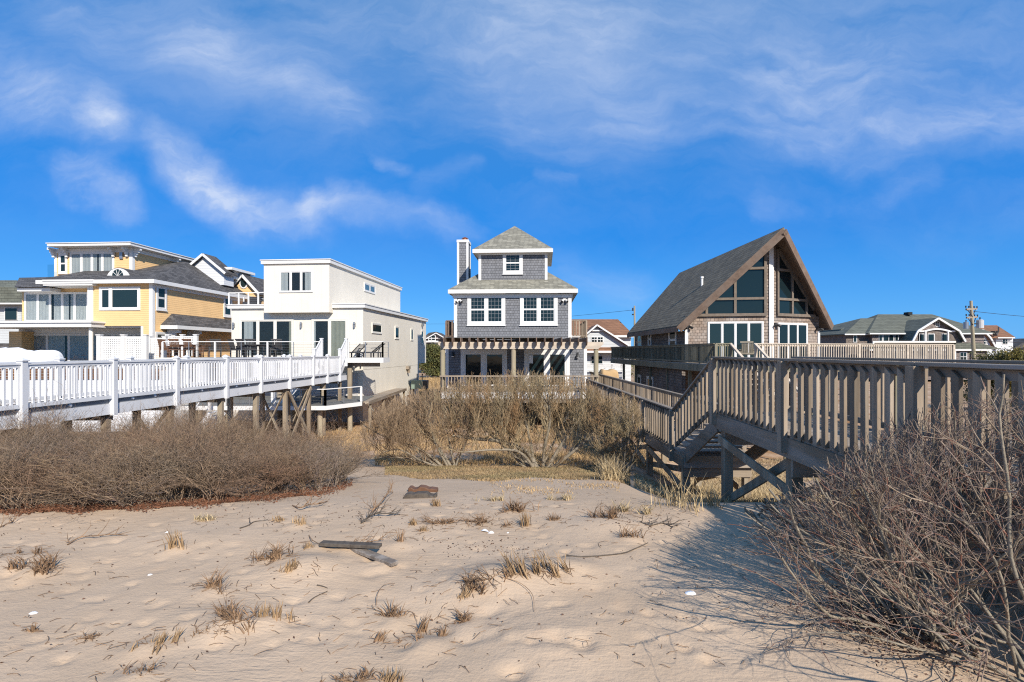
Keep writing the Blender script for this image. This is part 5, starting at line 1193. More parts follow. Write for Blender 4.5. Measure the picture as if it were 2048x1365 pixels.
# --- deck of the cedar house
def cedar_deck():
    z = 1.44; zt = 2.37; A = Vector((8.92, 23.3, 0)); B = Vector((21.6, 26.0, 0)); C_ = Vector((8.05, 43, 0))
    e = empty('wraparound_deck', (A.x, A.y, -2.3), 0, 'high weathered deck with slatted railing wrapping the cedar gabled house', 'deck')
    L = lambda v, zz: Vector((v.x - A.x, v.y - A.y, zz + 2.3))
    inn = Vector((8.95, 27.4, 0)); D = Vector((22.5, 33, 0))
    d1 = (B - A).normalized()
    MB().prism([L(v, z - .05) for v in (A, B, D, Vector((16.3, 31, 0)), Vector((15.9, 27.7, 0)), Vector((12.97, 26.2, 0)), Vector((8.9, 27.0, 0)), Vector((8.35, 38.5, 0)), C_)], (0, 0, .05)).build('deck_boards', 'deck_tan', e)
    def run(P, Q, skip=None, m='wood_old', step=1.9, wall=False):
        ln = (Q - P).length; d = (Q - P).normalized(); n = max(1, round(ln / step)); nn = Vector((d.y, -d.x, 0))
        MB().bar(L(P, zt - .02), L(Q, zt - .02), .13, .04).bar(L(P, zt - .09), L(Q, zt - .09), .04, .09).build('top_rail', m, e)
        MB().bar(L(P, z + .08), L(Q, z + .08), .04, .08).build('bottom_rail', m, e)
        for k in range(n + 1):
            v = P + d * (ln * k / n); a = L(v + nn * .06, z - .3); MB().bar(a, a + Vector((0, 0, zt - z + .26)), .09, .09).build('post', m, e)
        b = MB(); t = .08
        while t < ln: v = P + d * t + nn * .03; b.bar(L(v, z + .02), L(v, zt - .05), .075 if wall else .04, .02 if wall else .035, d); t += .115 if wall else .13
        b.build('baluster_panel', m, e)
    s1 = A + d1 * ((XY(1460, 23.5)[0] - A.x) / d1.x); s2 = A + d1 * ((XY(1510, 23.7)[0] - A.x) / d1.x)
    run(A, s1, step=1.2); run(s2, B, step=2.6, m='pergola_wood'); run(A, C_, step=1.85, wall=True)
    MB().bar(L(A, z - .21) + Vector((0, -.02, 0)), L(B, z - .21) + Vector((0, -.02, 0)), .05, .32).build('rim_beam', 'wood_old', e)
    MB().bar(L(A, z - .21) + Vector((-.03, 0, 0)), L(C_, z - .21) + Vector((-.03, 0, 0)), .05, .32).build('rim_beam', 'wood_old', e)
    run(B, D, step=2.4, m='pergola_wood')
    for k in range(6):
        v = A.lerp(C_, k / 6) + Vector((.25, .3, 0)); g = gz(v.x, v.y); MB().bar(L(v, g - .2), L(v, z - .37), .15, .15).build('piling', 'wood_old', e)
        if k: v = A.lerp(B, k / 5.2) + Vector((0, .4, 0)); MB().bar(L(v, gz(v.x, v.y) - .2), L(v, z - .37), .15, .15).build('piling', 'wood_old', e)
    # stair down from the opening with its sloping hand rails
    tb = -1.2; dn = Vector((d1.y, -d1.x, 0)); L0 = L(s1, z); 
    stair_flight(e, L(s1 + d1 * .08, z), L(s1 + d1 * .08 + dn * 3.4, -1.0), d1, (s2 - s1).length - .16, 11, 'wood_x', 'wood_old')
    for s in (s1, s2):
        MB().bar(L(s, zt - .02) , L(s + dn * 3.4, -.1), .12, .07).build('stair_rail', 'pergola_wood', e)
        a = L(s + dn * 3.4, -2.3); MB().bar(a, a + Vector((0, 0, 2.3)), .09, .09).build('post', 'wood_old', e)
    return e
cedar_deck()
ch = make_chair('garden_chair', 'tan_wood', 'pale wooden armchair standing at the stair opening of the cedar house deck', 'chair'); place(ch, 1496, 25.0, 1.44, 2.6)
f1 = empty('shingled_fence', (XY(1366, 24)[0], 24, -2.3), -.05, 'low dark shingled wall panel under the cedar house deck', 'fence')
MB().box(-.6, 3.4, 0, .1, 0, 2.3).build('panel', 'shade_shingle', f1); MB().box(-.68, -.60, -.02, .12, 0, 2.35).box(.18, .26, -.03, -.002, 0, 2.35).build('post', 'trim_cream', f1)

# ------------------------------------------------------------------ houses and poles in the distance
class PX:
    """frontal building seen far off: pixel outlines at their own distance, with real depth"""
    def __init__(s, name, px, Y, z0, label, cat='house', group=None):
        s.X0 = XY(px, Y)[0]; s.Y0 = Y; s.z0 = z0; s.e = empty(name, (s.X0, Y, z0), 0, label, cat, group)
    def p(s, px, py, Y): w = W(px, py, Y); return (w.x - s.X0, w.y - s.Y0, w.z - s.z0)
    def poly(s, pts, Y, depth, name, m, label=None): return MB().prism([s.p(a, b, Y) for a, b in pts], (0, depth, 0)).build(name, m, s.e, label)
    def rect(s, a, b, c, d, Y, depth, name, m, label=None): return s.poly([(a, d), (c, d), (c, b), (a, b)], Y, depth, name, m, label)
    def hiproof(s, x0, x1, ye, Y, dep, r0, r1, yr, m, name='roof', label=None):
        A = s.p(x0, ye, Y); B = s.p(x1, ye, Y); C_ = (B[0], B[1] + dep, B[2]); D = (A[0], A[1] + dep, A[2]); Yr = Y + dep / 2
        R1 = s.p(r0, yr, Yr); R2 = s.p(r1, yr, Yr); v = [A, B, C_, D, R1, R2]; v += [(x, y, z - .12) for x, y, z in v[:4]]
        return MB().add(v, [(0, 1, 5, 4), (1, 2, 5), (2, 3, 4, 5), (3, 0, 4), (6, 7, 1, 0), (7, 8, 2, 1), (8, 9, 3, 2), (9, 6, 0, 3), (9, 8, 7, 6)]).build(name, m, s.e, label)
    def line(s, pts, Y, w, name, m, dy=.15):
        b = MB()
        for a, c in zip(pts[:-1], pts[1:]): b.bar(s.p(*a, Y), s.p(*c, Y), dy, w)
        return b.build(name, m, s.e)
    def win(s, a, b, c, d, Y, bars=True, tm='white_paint', pane='pane_dark'):
        t = 1.3; o = s.rect(a - t, b - t, c + t, d + t, Y - .05, .06, 'window', tm)
        w = MB().prism([s.p(x, y, Y - .08) for x, y in ((a, d), (c, d), (c, b), (a, b))], (0, .025, 0)).build('pane', pane, o)
        if bars:
            mx = (a + c) / 2; my = (b + d) / 2; q = MB()
            q.bar(s.p(mx, b, Y - .10), s.p(mx, d, Y - .10), .03, .06, (0, 1, 0)).bar(s.p(a, my, Y - .10), s.p(c, my, Y - .10), .03, .06); q.build('muntin', tm, o)
        return o

h = PX('rust_roof_house', 1195, 58, -2.2, 'pale grey house with rusty brown roof and white rakes between the grey and cedar houses')
h.rect(1115, 668, 1262, 770, 61, 8, 'wall', 'pale_siding'); h.hiproof(1105, 1268, 671, 60.5, 9, 1112, 1236, 639, 'roof_rust'); h.rect(1105, 671, 1268, 675, 60.4, .08, 'fascia', 'white_paint')
h.poly([(1170, 760), (1252, 760), (1252, 690), (1196, 652), (1170, 674)], 58, 4, 'wall', 'pale_siding', 'gabled wing wall')
h.poly([(1162, 677), (1194, 649.5), (1256, 690), (1256, 693), (1194, 653), (1162, 680)], 57.6, 4.2, 'roof', 'roof_rust', 'wing roof')
h.line([(1161, 679), (1194, 650.5)], 57.5, .16, 'barge_board', 'white_paint'); h.line([(1194, 650.5), (1257, 691)], 57.5, .16, 'barge_board', 'white_paint'); h.line([(1181, 661.5), (1208, 661.5)], 57.8, .14, 'trim_band', 'white_paint')
h.win(1184, 675, 1193.5, 684.5, 57.98); h.win(1196, 675, 1205.5, 684.5, 57.98)
h.poly([(1160, 702), (1262, 702), (1262, 695), (1166, 695)], 56.8, 1.2, 'porch_roof', 'roof_rust'); h.rect(1160, 702, 1264, 706, 56.7, .1, 'fascia', 'white_paint')
h.win(1183, 713, 1205, 728, 57.98)
h.line([(1172, 728.5), (1262, 728.5)], 56.6, .1, 'porch_rail', 'white_paint'); h.line([(1172, 739), (1262, 739)], 56.6, .1, 'porch_rail', 'white_paint')
q = MB()
for k in range(46): q.bar(h.p(1174 + k * 1.95, 728, 56.6), h.p(1174 + k * 1.95, 739, 56.6), .03, .03, (0, 1, 0))
q.build('baluster_panel', 'white_paint', h.e)
for px in (1224, 1243.5): h.rect(px - 1.6, 722, px + 1.6, 741, 56.7, .15, 'post', 'white_paint')
h = PX('distant_house', 868, 100, -2.2, 'small distant shingled house with dark gable and white balconies right of the white house')
h.rect(838, 676, 892, 716, 100, 8, 'wall', 'far_shingle'); h.poly([(846, 678), (872, 665), (892, 679)], 99.5, 8, 'wall', 'far_shingle', 'gable wall')
h.poly([(843, 678), (858, 666), (872, 664), (894, 677), (894, 679), (872, 666.5), (846, 680)], 99.2, 8.5, 'roof', 'roof_charcoal'); h.line([(850, 679), (872, 666.5), (890, 677)], 99.0, .16, 'barge_board', 'white_paint')
h.win(858, 674, 862, 681, 99.4, False); h.win(864, 672, 870, 681, 99.4, False); h.win(863, 688, 866, 694, 99.98, False); h.win(868, 688, 871, 694, 99.98, False)
h.rect(852, 682, 876, 685, 98.4, 1, 'balcony', 'white_paint'); h.line([(852, 677), (876, 677)], 98.4, .12, 'balcony_rail', 'white_paint')
h.rect(864, 696, 892, 704, 98.2, .15, 'balcony_rail', 'trim_cream'); h.rect(866, 704, 892, 706, 98.0, 1.8, 'balcony', 'white_paint')
for px in (873, 880): h.rect(px, 706, px + 2, 716, 98.3, .2, 'post', 'white_paint')
h = PX('hip_roofed_house', 1830, 75, -2.2, 'large shingled house with green hip roofs and an arched white-trimmed gable beyond the cedar deck')
h.rect(1744, 664, 1968, 760, 76, 9, 'wall', 'far_shingle'); h.hiproof(1737, 1990, 666.5, 75.4, 12, 1756, 1864, 629, 'roof_green', label='main green hip roof'); h.rect(1740, 666.5, 1985, 669, 75.3, .1, 'fascia', 'white_paint')
h.hiproof(1690, 1760, 668, 76, 9, 1722, 1752, 637, 'roof_green', label='left green hip roof'); h.hiproof(1682, 1740, 659, 79, 9, 1722, 1736, 637, 'roof_green', label='small green hip roof at the far left')
h.rect(1692, 668, 1744, 720, 76.6, 7, 'wall', 'shade_shingle', 'left wing wall'); h.rect(1690, 668, 1742, 670.5, 75.9, .1, 'fascia', 'white_paint')
h.rect(1817, 624.5, 1825, 630, 80.5, 1, 'chimney', 'room')
h.poly([(1826, 700), (1929, 700), (1929, 684), (1918, 664), (1877, 638.5), (1837, 664), (1826, 684)], 74, 5, 'wall', 'far_shingle', 'gambrel gable wall')
h.poly([(1824, 684), (1835, 662), (1877, 636), (1920, 662), (1932, 684), (1929, 684), (1918, 663.5), (1877, 638.5), (1837, 663.5), (1827, 684)], 73.4, 5.6, 'roof', 'roof_green', 'gambrel roof')
h.line([(1825, 684), (1836, 662.5), (1877, 637), (1919, 662.5), (1931, 684)], 73.3, .24, 'barge_board', 'white_paint')
arc = [(1838 + 72 * t, 663 - 4.5 * math.sin(math.pi * min(1, max(0, (t - .15) / .7)))) for t in [i / 14 for i in range(15)]]
h.poly([(1840, 684), (1915, 684)] + [(a, b + 1) for a, b in reversed(arc)], 73.9, .08, 'dark_recess_panel', 'shade_shingle'); h.line(arc, 73.7, .22, 'arch_trim', 'white_paint')  # flat panel, the shade of the arched porch painted as dark shingle
h.win(1872.5, 644.5, 1878.5, 652.5, 73.98)
for a, c in ((1857, 1868), (1885, 1895), (1840, 1848)): h.win(a, 669, c, 683, 73.88, False)
for px in (1852, 1897): h.rect(px - 1.2, 663, px + 1.2, 686, 73.2, .2, 'post', 'white_paint')
for a, c in ((1759, 1764), (1768, 1777), (1779, 1787), (1791, 1796)): h.win(a, 671, c, 682, 75.98, False)
h.win(1708, 672, 1713, 684, 76.55, False)
h.rect(1746, 682.5, 1912, 688, 72.9, .12, 'balcony_rail', 'trim_cream')
h.poly([(1735, 699), (2004, 699), (1960, 686), (1750, 686)], 72.9, 1.5, 'roof', 'roof_green', 'lower green roof'); h.rect(1740, 699, 1985, 702, 72.8, .15, 'fascia', 'white_paint')
h.rect(1742, 702, 1975, 760, 73.3, 2.6, 'wall', 'far_shingle', 'ground floor wall'); h.win(1921, 706, 1933, 722, 73.28, True)
for px in (1911, 1948, 1758, 1800): h.rect(px - 1.2, 702, px + 1.2, 740, 72.9, .2, 'post', 'white_paint')
h = PX('gambrel_house', 1985, 92, -2.2, 'white house with brown roof and curved gambrel end behind the utility pole')
h.rect(1992, 674, 2026, 740, 92, 8, 'wall', 'white_siding'); h.hiproof(1966, 2031, 675, 91.5, 10, 1958, 1994, 651, 'roof_rust'); h.rect(1996, 675, 2030, 677, 91.4, .1, 'fascia', 'white_paint')
h.poly([(1938, 740), (1990, 740), (1990, 698), (1978, 676), (1966, 660), (1948, 660), (1940, 680)], 90, 6, 'wall', 'white_siding', 'gambrel end wall')
h.poly([(1946, 658), (1966, 657), (1981, 674), (1996, 699), (1990, 699), (1977, 677), (1964, 661), (1946, 661)], 89.6, 6.5, 'roof', 'roof_rust', 'curved gambrel roof'); h.line([(1946, 661), (1966, 660), (1981, 676), (1994, 699)], 89.5, .25, 'barge_board', 'white_paint')
h.poly([(1951, 690), (1960, 690), (1960, 678), (1955.5, 671), (1951, 678)], 89.95, .04, 'arched_window', 'pane_dark'); h.win(1968, 679, 1973, 688, 89.98); h.win(2006, 679, 2015, 688, 91.98)
h.poly([(1989, 662), (1999, 662), (1995, 672)], 91.2, .8, 'turret', 'roof_charcoal'); h.line([(1997, 664), (1997, 654)], 91, .12, 'finial', 'black_paint')
h = PX('dark_roof_house', 2045, 100, -2.2, 'brown shingled house with a dark roof cut by the right edge')
h.poly([(2028, 697), (2060, 677), (2110, 677), (2140, 697)], 99, 8, 'roof', 'roof_charcoal'); h.rect(2033, 692, 2130, 740, 100, 6, 'wall', 'far_shingle'); h.win(2041, 690 + 4, 2046, 702, 99.98, False)
h = PX('shingle_roof_house', 10, 50, -2.2, 'pale sided house with mossy grey roof at the left edge beside the yellow house')
h.rect(-60, 606, 43, 780, 51, 9, 'wall', 'pale_siding'); h.poly([(-80, 607), (43.5, 607), (43.5, 577), (20, 575), (-80, 570)], 50.6, .3, 'roof_edge', 'roof_green')
h.hiproof(-90, 50, 606, 50.2, 11, -60, 34, 561, 'roof_green'); h.rect(-90, 606, 50, 609, 50.1, .1, 'fascia', 'white_paint'); h.win(10, 617, 33, 640, 50.98, False, pane='pane_teal'); h.rect(-60, 687, 43, 697, 50.9, .08, 'trim_band', 'roof_charcoal')

def wire(name, a, b, sag, label, r=.018, n=14):
    S = []; a, b = Vector(a), Vector(b); P = [a.lerp(b, i / n) - Vector((0, 0, sag * 4 * (i / n) * (1 - i / n))) for i in range(n + 1)]
    for p, q in zip(P[:-1], P[1:]): S.append((*p, *q, r, r))
    return tag(tubes_mesh(name, S, 'black_paint', None, 4), label, 'wire', 'power lines')
def utility_pole(px_t, py_t, px_b, Y, label, big=True):
    t = W(px_t, py_t, Y); zb = gz(t.x, Y); b = Vector((XY(px_b, Y)[0], Y, zb)); e = empty('utility_pole', b, 0, label, 'utility pole'); d = t - b
    e['group'] = 'utility poles'
    MB().tube((0, 0, -.3), d, .17 if big else .15, .10 if big else .09, 10).build('pole', 'pile_round', e)
    if not big:
        MB().tube(d - Vector((.2, 0, .6)), d - Vector((.2, 0, .25)), .08, .08, 8).tube(d - Vector((.2, 0, 1.1)), d - Vector((.2, 0, .95)), .1, .1, 8).build('insulator', 'black_paint', e); return e, d
    for fr, ln in ((.92, 1.6), (.84, 1.6)):
        c = d * fr; MB().bar(c + Vector((-ln * .45, -.35, -.05)), c + Vector((ln * .45, .35, .05)), .1, .14).build('crossarm', 'wood_x', e)
        MB().bar(c + Vector((-.5, -.2, -.05)), c + Vector((0, -.1, -.6)), .04, .05).bar(c + Vector((.5, .2, 0)), c + Vector((0, -.1, -.6)), .04, .05).build('brace', 'black_paint', e)
        for s in (-.42, -.2, .2, .42): q = c + Vector((ln * s, .7 * s * .9, .08)); MB().tube(q, q + Vector((0, 0, .16)), .04, .05, 6).build('insulator', 'black_paint', e)
    c = W(1932, 651, Y) - b; MB().tube(c + Vector((0, 0, -.28)), c + Vector((0, 0, .25)), .17, .17, 12).tube(c + Vector((0, 0, .25)), c + Vector((0, 0, .42)), .05, .05, 6).build('transformer', 'metal', e)
    c = W(1960, 648, Y) - b; o = MB().tube(c + Vector((0, 0, -.35)), c + Vector((0, 0, .27)), .24, .24, 14).tube(c + Vector((0, 0, .27)), c + Vector((0, 0, .33)), .25, .15, 14).build('transformer', 'transformer', e)
    MB().tube(c + Vector((-.1, -.1, .33)), c + Vector((-.1, -.1, .52)), .04, .03, 6).tube(c + Vector((.1, .1, .33)), c + Vector((.1, .1, .52)), .04, .03, 6).build('bushing', 'black_paint', o)
    MB().bar(c + Vector((-.5, .1, 0)), c + Vector((-.2, 0, 0)), .06, .1).build('bracket', 'black_paint', e)
    return e, d
pole, d1 = utility_pole(1942, 602, 1953, 42, 'tall leaning utility pole with crossarms and two transformers before the green-roofed house')
pole2, d2 = utility_pole(1269, 612, 1270, 62, 'plain utility pole rising behind the left end of the cedar house roof', False)
T = pole.location + d1; T2 = pole2.location + d2
wire('power_line', T - Vector((.6, .3, .8)), Vector((75, 60, 5.5)), .4, 'upper thin power line running right from the transformer pole')
wire('power_line', pole.location + d1 * .62, Vector((75, 58, 3.4)), .4, 'lower thin power line running right from the transformer pole', .03)
wire('power_line', T2 - Vector((.2, 0, .5)), Vector((-30, 130, 9)), .8, 'thin power line crossing the gap between the white and grey houses')

# air conditioner, side walk and steps by the white house
e = empty('air_conditioner', (XY(838, 41)[0], 41, -1.45), 0, 'green air conditioner unit on a low stand beside the white house wall', 'air conditioner')
MB().box(-.62, .30, 0, .8, .55, 1.22).build('casing', 'ac_green', e, bevel=.02); MB().box(.302, .62, .02, .8, .55, 1.2).build('grille', 'charcoal_resin', e)
for x in (-.55, .5):
    for y in (.05, .7): MB().box(x - .04, x + .04, y, y + .08, -.9, .549).build('leg', 'wood_v', e)
MB().tube((-.3, .85, 1.2), (-.3, .85, 1.7), .04, .04, 6).tube((.1, .85, 1.2), (.1, .85, 1.7), .04, .04, 6).build('pipe', 'black_paint', e)
e = empty('side_walkway', (-7.9, 28, -2.2), 0, 'narrow weathered board walk along the right side of the white house', 'walkway')
MB().box(-.55, .3, 0, 10, 1.50, 1.56).build('deck_boards', 'wood_x', e); MB().box(.305, .345, 0, 10, 1.40, 1.57).build('rim_board', 'wood_h', e)
for k in range(4): MB().box(.15, .29, .6 + 3 * k, .75 + 3 * k, -.3, 1.495).build('pile', 'wood_post', e)
e = empty('wooden_steps', (XY(826, 34)[0], 34, -2.2), 0, 'small brown wooden steps beside the board walk right of the white house', 'steps')
stair_flight(e, (-.5, 0, 1.56), (.9, 0, .2), (0, 1, 0), 1.0, 5, 'teak', 'wood_x')
o = None
def covered2(px0, px1, Y, z0, z1, m, label):
    covered(px0, px1, Y, z0, z1, label, 5); o = [x for x in bpy.data.objects if x.get('label') == label][0]; o.name = 'covered_boat'; o['category'] = 'boat'; o.data.materials[0] = M[m]
covered2(1198, 1236, 52, -1.2, .28, 'tan_cloth', 'boat under a tan cover in the yard left of the cedar house')

# ------------------------------------------------------------------ vegetation
def nrm(v):
    l = math.sqrt(v[0] ** 2 + v[1] ** 2 + v[2] ** 2) or 1; return (v[0] / l, v[1] / l, v[2] / l)
def grow(S, p, d, L_, r, lev, R, cfg):
    """append tapered segments (8 floats) for a branch and its children; cfg: seg, gn, up, kids[], ang, lr, rr, clip(p)->bool"""
    n = max(2, int(L_ / cfg['seg'][min(lev, len(cfg['seg']) - 1)])); st = L_ / n; kids = cfg['kids']; kk = kids[lev] if lev < len(kids) else 0
    gn, up = cfg['gn'], cfg['up']; rt = r * cfg.get('tip', .45); clip = cfg.get('clip')
    for i in range(n):
        d = nrm((d[0] + R.uniform(-gn, gn), d[1] + R.uniform(-gn, gn), d[2] + R.uniform(-gn, gn) + up))
        q = (p[0] + d[0] * st, p[1] + d[1] * st, p[2] + d[2] * st)
        ra = r + (rt - r) * i / n; rb = r + (rt - r) * (i + 1) / n
        S.append((*p, *q, ra, rb)); p = q
        if clip and clip(p): return
        if kk and i >= cfg.get('bare', 0) * (lev == 0) * n:
            m = kk / n; m = int(m) + (R.random() < m % 1)
            for _ in range(m):
                a = cfg['ang'] * R.uniform(.6, 1.25); t = R.uniform(0, 6.283)
                ux = nrm((d[1], -d[0], .01)); vy = (d[1] * ux[2] - d[2] * ux[1], d[2] * ux[0] - d[0] * ux[2], d[0] * ux[1] - d[1] * ux[0])
                ca, sa, ct, s2 = math.cos(a), math.sin(a), math.cos(t), math.sin(t)
                nd = tuple(d[k] * ca + (ux[k] * ct + vy[k] * s2) * sa for k in range(3))
                grow(S, p, nd, L_ * cfg['lr'] * R.uniform(.6, 1.15), max(rb * cfg['rr'], cfg['rmin']), lev + 1, R, cfg)
def gzv(X, Y): return terrain(np.asarray(X), np.asarray(Y), False)

# --- thicket on the left : one tangled mass nobody could count
def thicket():
    R = random.Random(11); T_ = []
    cfg = dict(seg=(.10, .08, .06), gn=.22, up=.05, kids=(6, 4, 2), ang=.62, lr=.50, rr=.62, rmin=.0022, tip=.5, bare=.12)
    for k in range(9):
        S = []
        for s in range(6):
            a = R.uniform(0, 6.28); t = R.uniform(.05, .60); grow(S, (R.uniform(-.06, .06), R.uniform(-.06, .06), -.03), (math.sin(t) * math.cos(a), math.sin(t) * math.sin(a), math.cos(t)), R.uniform(.75, 1.05), .0065, 0, R, cfg)
        T_.append(np.array(S))
    segs = [[], [], []]; n = 0; rs = np.random.RandomState(8)
    fb = lambda px: np.interp(px, [-400, 0, 150, 300, 420, 550, 640, 700], [1036, 1029, 1026, 1020, 1012, 1001, 992, 975])
    tries = 0
    while n < 620 and tries < 60000:
        tries += 1; Y = rs.uniform(6.2, 19); px = rs.uniform(-330, 705); x = (px - CX) / F * Y; zg = gz(x, Y); py = H + (EYE - zg) / Y * F
        if py > fb(px) - 6: continue
        if px > np.interp(Y, [8, 9.5, 13, 16.5, 19], [700, 694, 672, 640, 610]): continue
        if Y > np.interp(px, [-330, -100, 0, 300, 450, 640], [10.2, 11.6, 12.6, 16.2, 18.5, 18.2]): continue
        if rs.rand() > np.interp(Y, [6.5, 12, 18], [1, .85, .6]): continue
        hgt = np.interp(Y, [6.5, 8, 10, 13, 16, 19], [.58, .74, .94, 1.12, 1.0, .9]) * np.interp(px, [-300, 420, 560, 690], [1, 1, .80, .55]) * rs.uniform(.75, 1.15) * (.93 + .16 * math.sin(px * .021 + 1.3 * math.sin(Y * 1.1)) + .07 * math.sin(px * .06))
        if rs.rand() < .06: hgt *= 1.3
        t = T_[rs.randint(len(T_))]; a = rs.uniform(0, 6.28); c, s_ = math.cos(a), math.sin(a); Rm = np.array([[c, -s_, 0], [s_, c, 0], [0, 0, 1]]); q = t.copy()
        lean = np.array([[1, 0, rs.uniform(-.25, .35)], [0, 1, rs.uniform(-.25, .2)], [0, 0, 1]])
        for k in (0, 3): q[:, k:k + 3] = (q[:, k:k + 3] * [1.05, 1.05, hgt] * 1.0) @ Rm.T @ lean.T + [x, Y, zg]
        segs[0 if rs.rand() < .72 else (1 if rs.rand() < .5 else 2)].append(q); n += 1
    o = tubes_mesh('thicket', np.concatenate(segs[0]), 'twig_plum'); tag(o, 'dense tangle of leafless brown beach shrubs below the white boardwalk', 'thicket', kind='stuff')
    tubes_mesh('pale_twigs', np.concatenate(segs[1]), 'twig_near', o); tubes_mesh('rusty_twigs', np.concatenate(segs[2]), 'twig_rust', o)
    # fallen leaves along its foot
    n = 9000; px = rs.uniform(-60, 705, n); py = fb(px) + rs.normal(0, 2.2, n) * (1 + np.sin(px * .05)) - 3 - 14 * rs.rand(n) ** 2; Y = 7.3 * np.ones(n)
    for _ in range(12): z = gzv((px - CX) / F * Y, Y); Y = (EYE - z) * F / (py - H)
    leaves('fallen_leaves', (px - CX) / F * Y, Y, .020, 'litter', rs, 'rust-brown fallen leaves along the foot of the thicket')
def leaves(name, x, y, s, m, rs, label, h=.02, cat='leaves'):
    n = len(x); z = gzv(x, y) + .004 + rs.rand(n) * h; c = np.stack([x, y, z], 1); u = rs.normal(size=(n, 3)); u /= np.linalg.norm(u, axis=1, keepdims=True); v = np.cross(u, rs.normal(size=(n, 3))); v /= np.linalg.norm(v, axis=1, keepdims=True)
    u[:, 2] *= .5; sz = (s * rs.uniform(.5, 1.2, n))[:, None]; V = np.stack([c - u * sz, c + v * sz * .5, c + u * sz, c - v * sz * .5], 1).reshape(-1, 3); Q = np.arange(4 * n).reshape(n, 4)
    return tag(np_mesh(name, V, Q, m), label, cat, kind='stuff')
thicket()

# --- old wide bayberry shrubs in the middle
def polyseg(S, pts, r0, r1, R=None, k=4):
    P = [Vector(p) for p in pts]; out = []
    for i in range(len(P) - 1):
        a = P[max(i - 1, 0)]; b = P[i]; c = P[i + 1]; d = P[min(i + 2, len(P) - 1)]
        for j in range(k):
            t = j / k; out.append(.5 * ((2 * b) + (c - a) * t + (2 * a - 5 * b + 4 * c - d) * t * t + (3 * b - 3 * c + d - a) * t ** 3))
    out.append(P[-1]); n = len(out) - 1
    for i in range(n): S.append((*out[i], *out[i + 1], r0 + (r1 - r0) * i / n, r0 + (r1 - r0) * (i + 1) / n))
    return out
def bayberry(name, label, limbs, Yb, seed, crown_top, dens=1.0, cat='shrub', tw='twig_olive', lean=0, lat=.62, length=1.0):
    R = random.Random(seed); Ts = []; Cs = []; base = limbs[0][0]; g = ground_at(base[0], base[1]) if False else None
    bx = XY(base[0], Yb)[0]; bz = gz(bx, Yb); e = empty(name, (bx, Yb, bz), 0, label, cat); e['group'] = 'bare bayberry shrubs'
    clip = lambda p: (p[2] > zof(crown_top(CX + F * p[0] / p[1]), p[1]) + R.uniform(-.10, .06)) or p[2] < bz + .02
    c1 = dict(seg=(.12, .09, .07, .06), gn=.20, up=.13, kids=(8, 6, 3.2, 2), ang=lat, lr=.50, rr=.55, rmin=.0032, tip=.4, clip=clip, bare=.15)
    for pts, r0, dy in limbs_iter(limbs):
        P = []
        for i, (px, py) in enumerate(pts):
            t = i / (len(pts) - 1); Y = Yb + dy * t; x = XY(px, Y)[0]; z = zof(py, Y) if i else gz(x, Y) - .05; P.append((x, Y, z))
        out = polyseg(Ts, P, r0, r0 * .35); n = len(out)
        for i, q in enumerate(out):
            if i < n * .30: continue
            for _ in range(int(1.55 * dens + R.random())):
                d = (out[min(i + 1, n - 1)] - out[max(i - 1, 0)]).normalized(); a = R.uniform(0, 6.28)
                dd = nrm((d.x * .35 + .65 * math.cos(a) + lean, d.y * .3 + .8 * math.sin(a), .45 + d.z * .4 + R.uniform(-.35, .35)))
                grow(Cs, tuple(q), dd, R.uniform(.75, 1.35) * length, max(.010, r0 * .28), 0, R, c1)
    def loc(S): A = np.array(S); A[:, :6] -= np.array([bx, Yb, bz] * 2); return A
    A = loc(Cs); k = np.arange(len(A)) % 9
    tubes_mesh('trunk', loc(Ts), 'bark_pale', e, 8); tubes_mesh('crown', A[k != 0], tw, e)
    return len(Cs)
def limbs_iter(L_): return [(l[0] if isinstance(l[0], list) else l, *(l[1:] if isinstance(l[0], list) else ())) for l in L_]
def BB(name, label, limbs, Yb, seed, top, **k):
    global _n
    R = random.Random(seed)
    l2 = [([*l[0]], l[1], l[2]) for l in limbs]
    return bayberry2(name, label, l2, Yb, seed, top, **k)
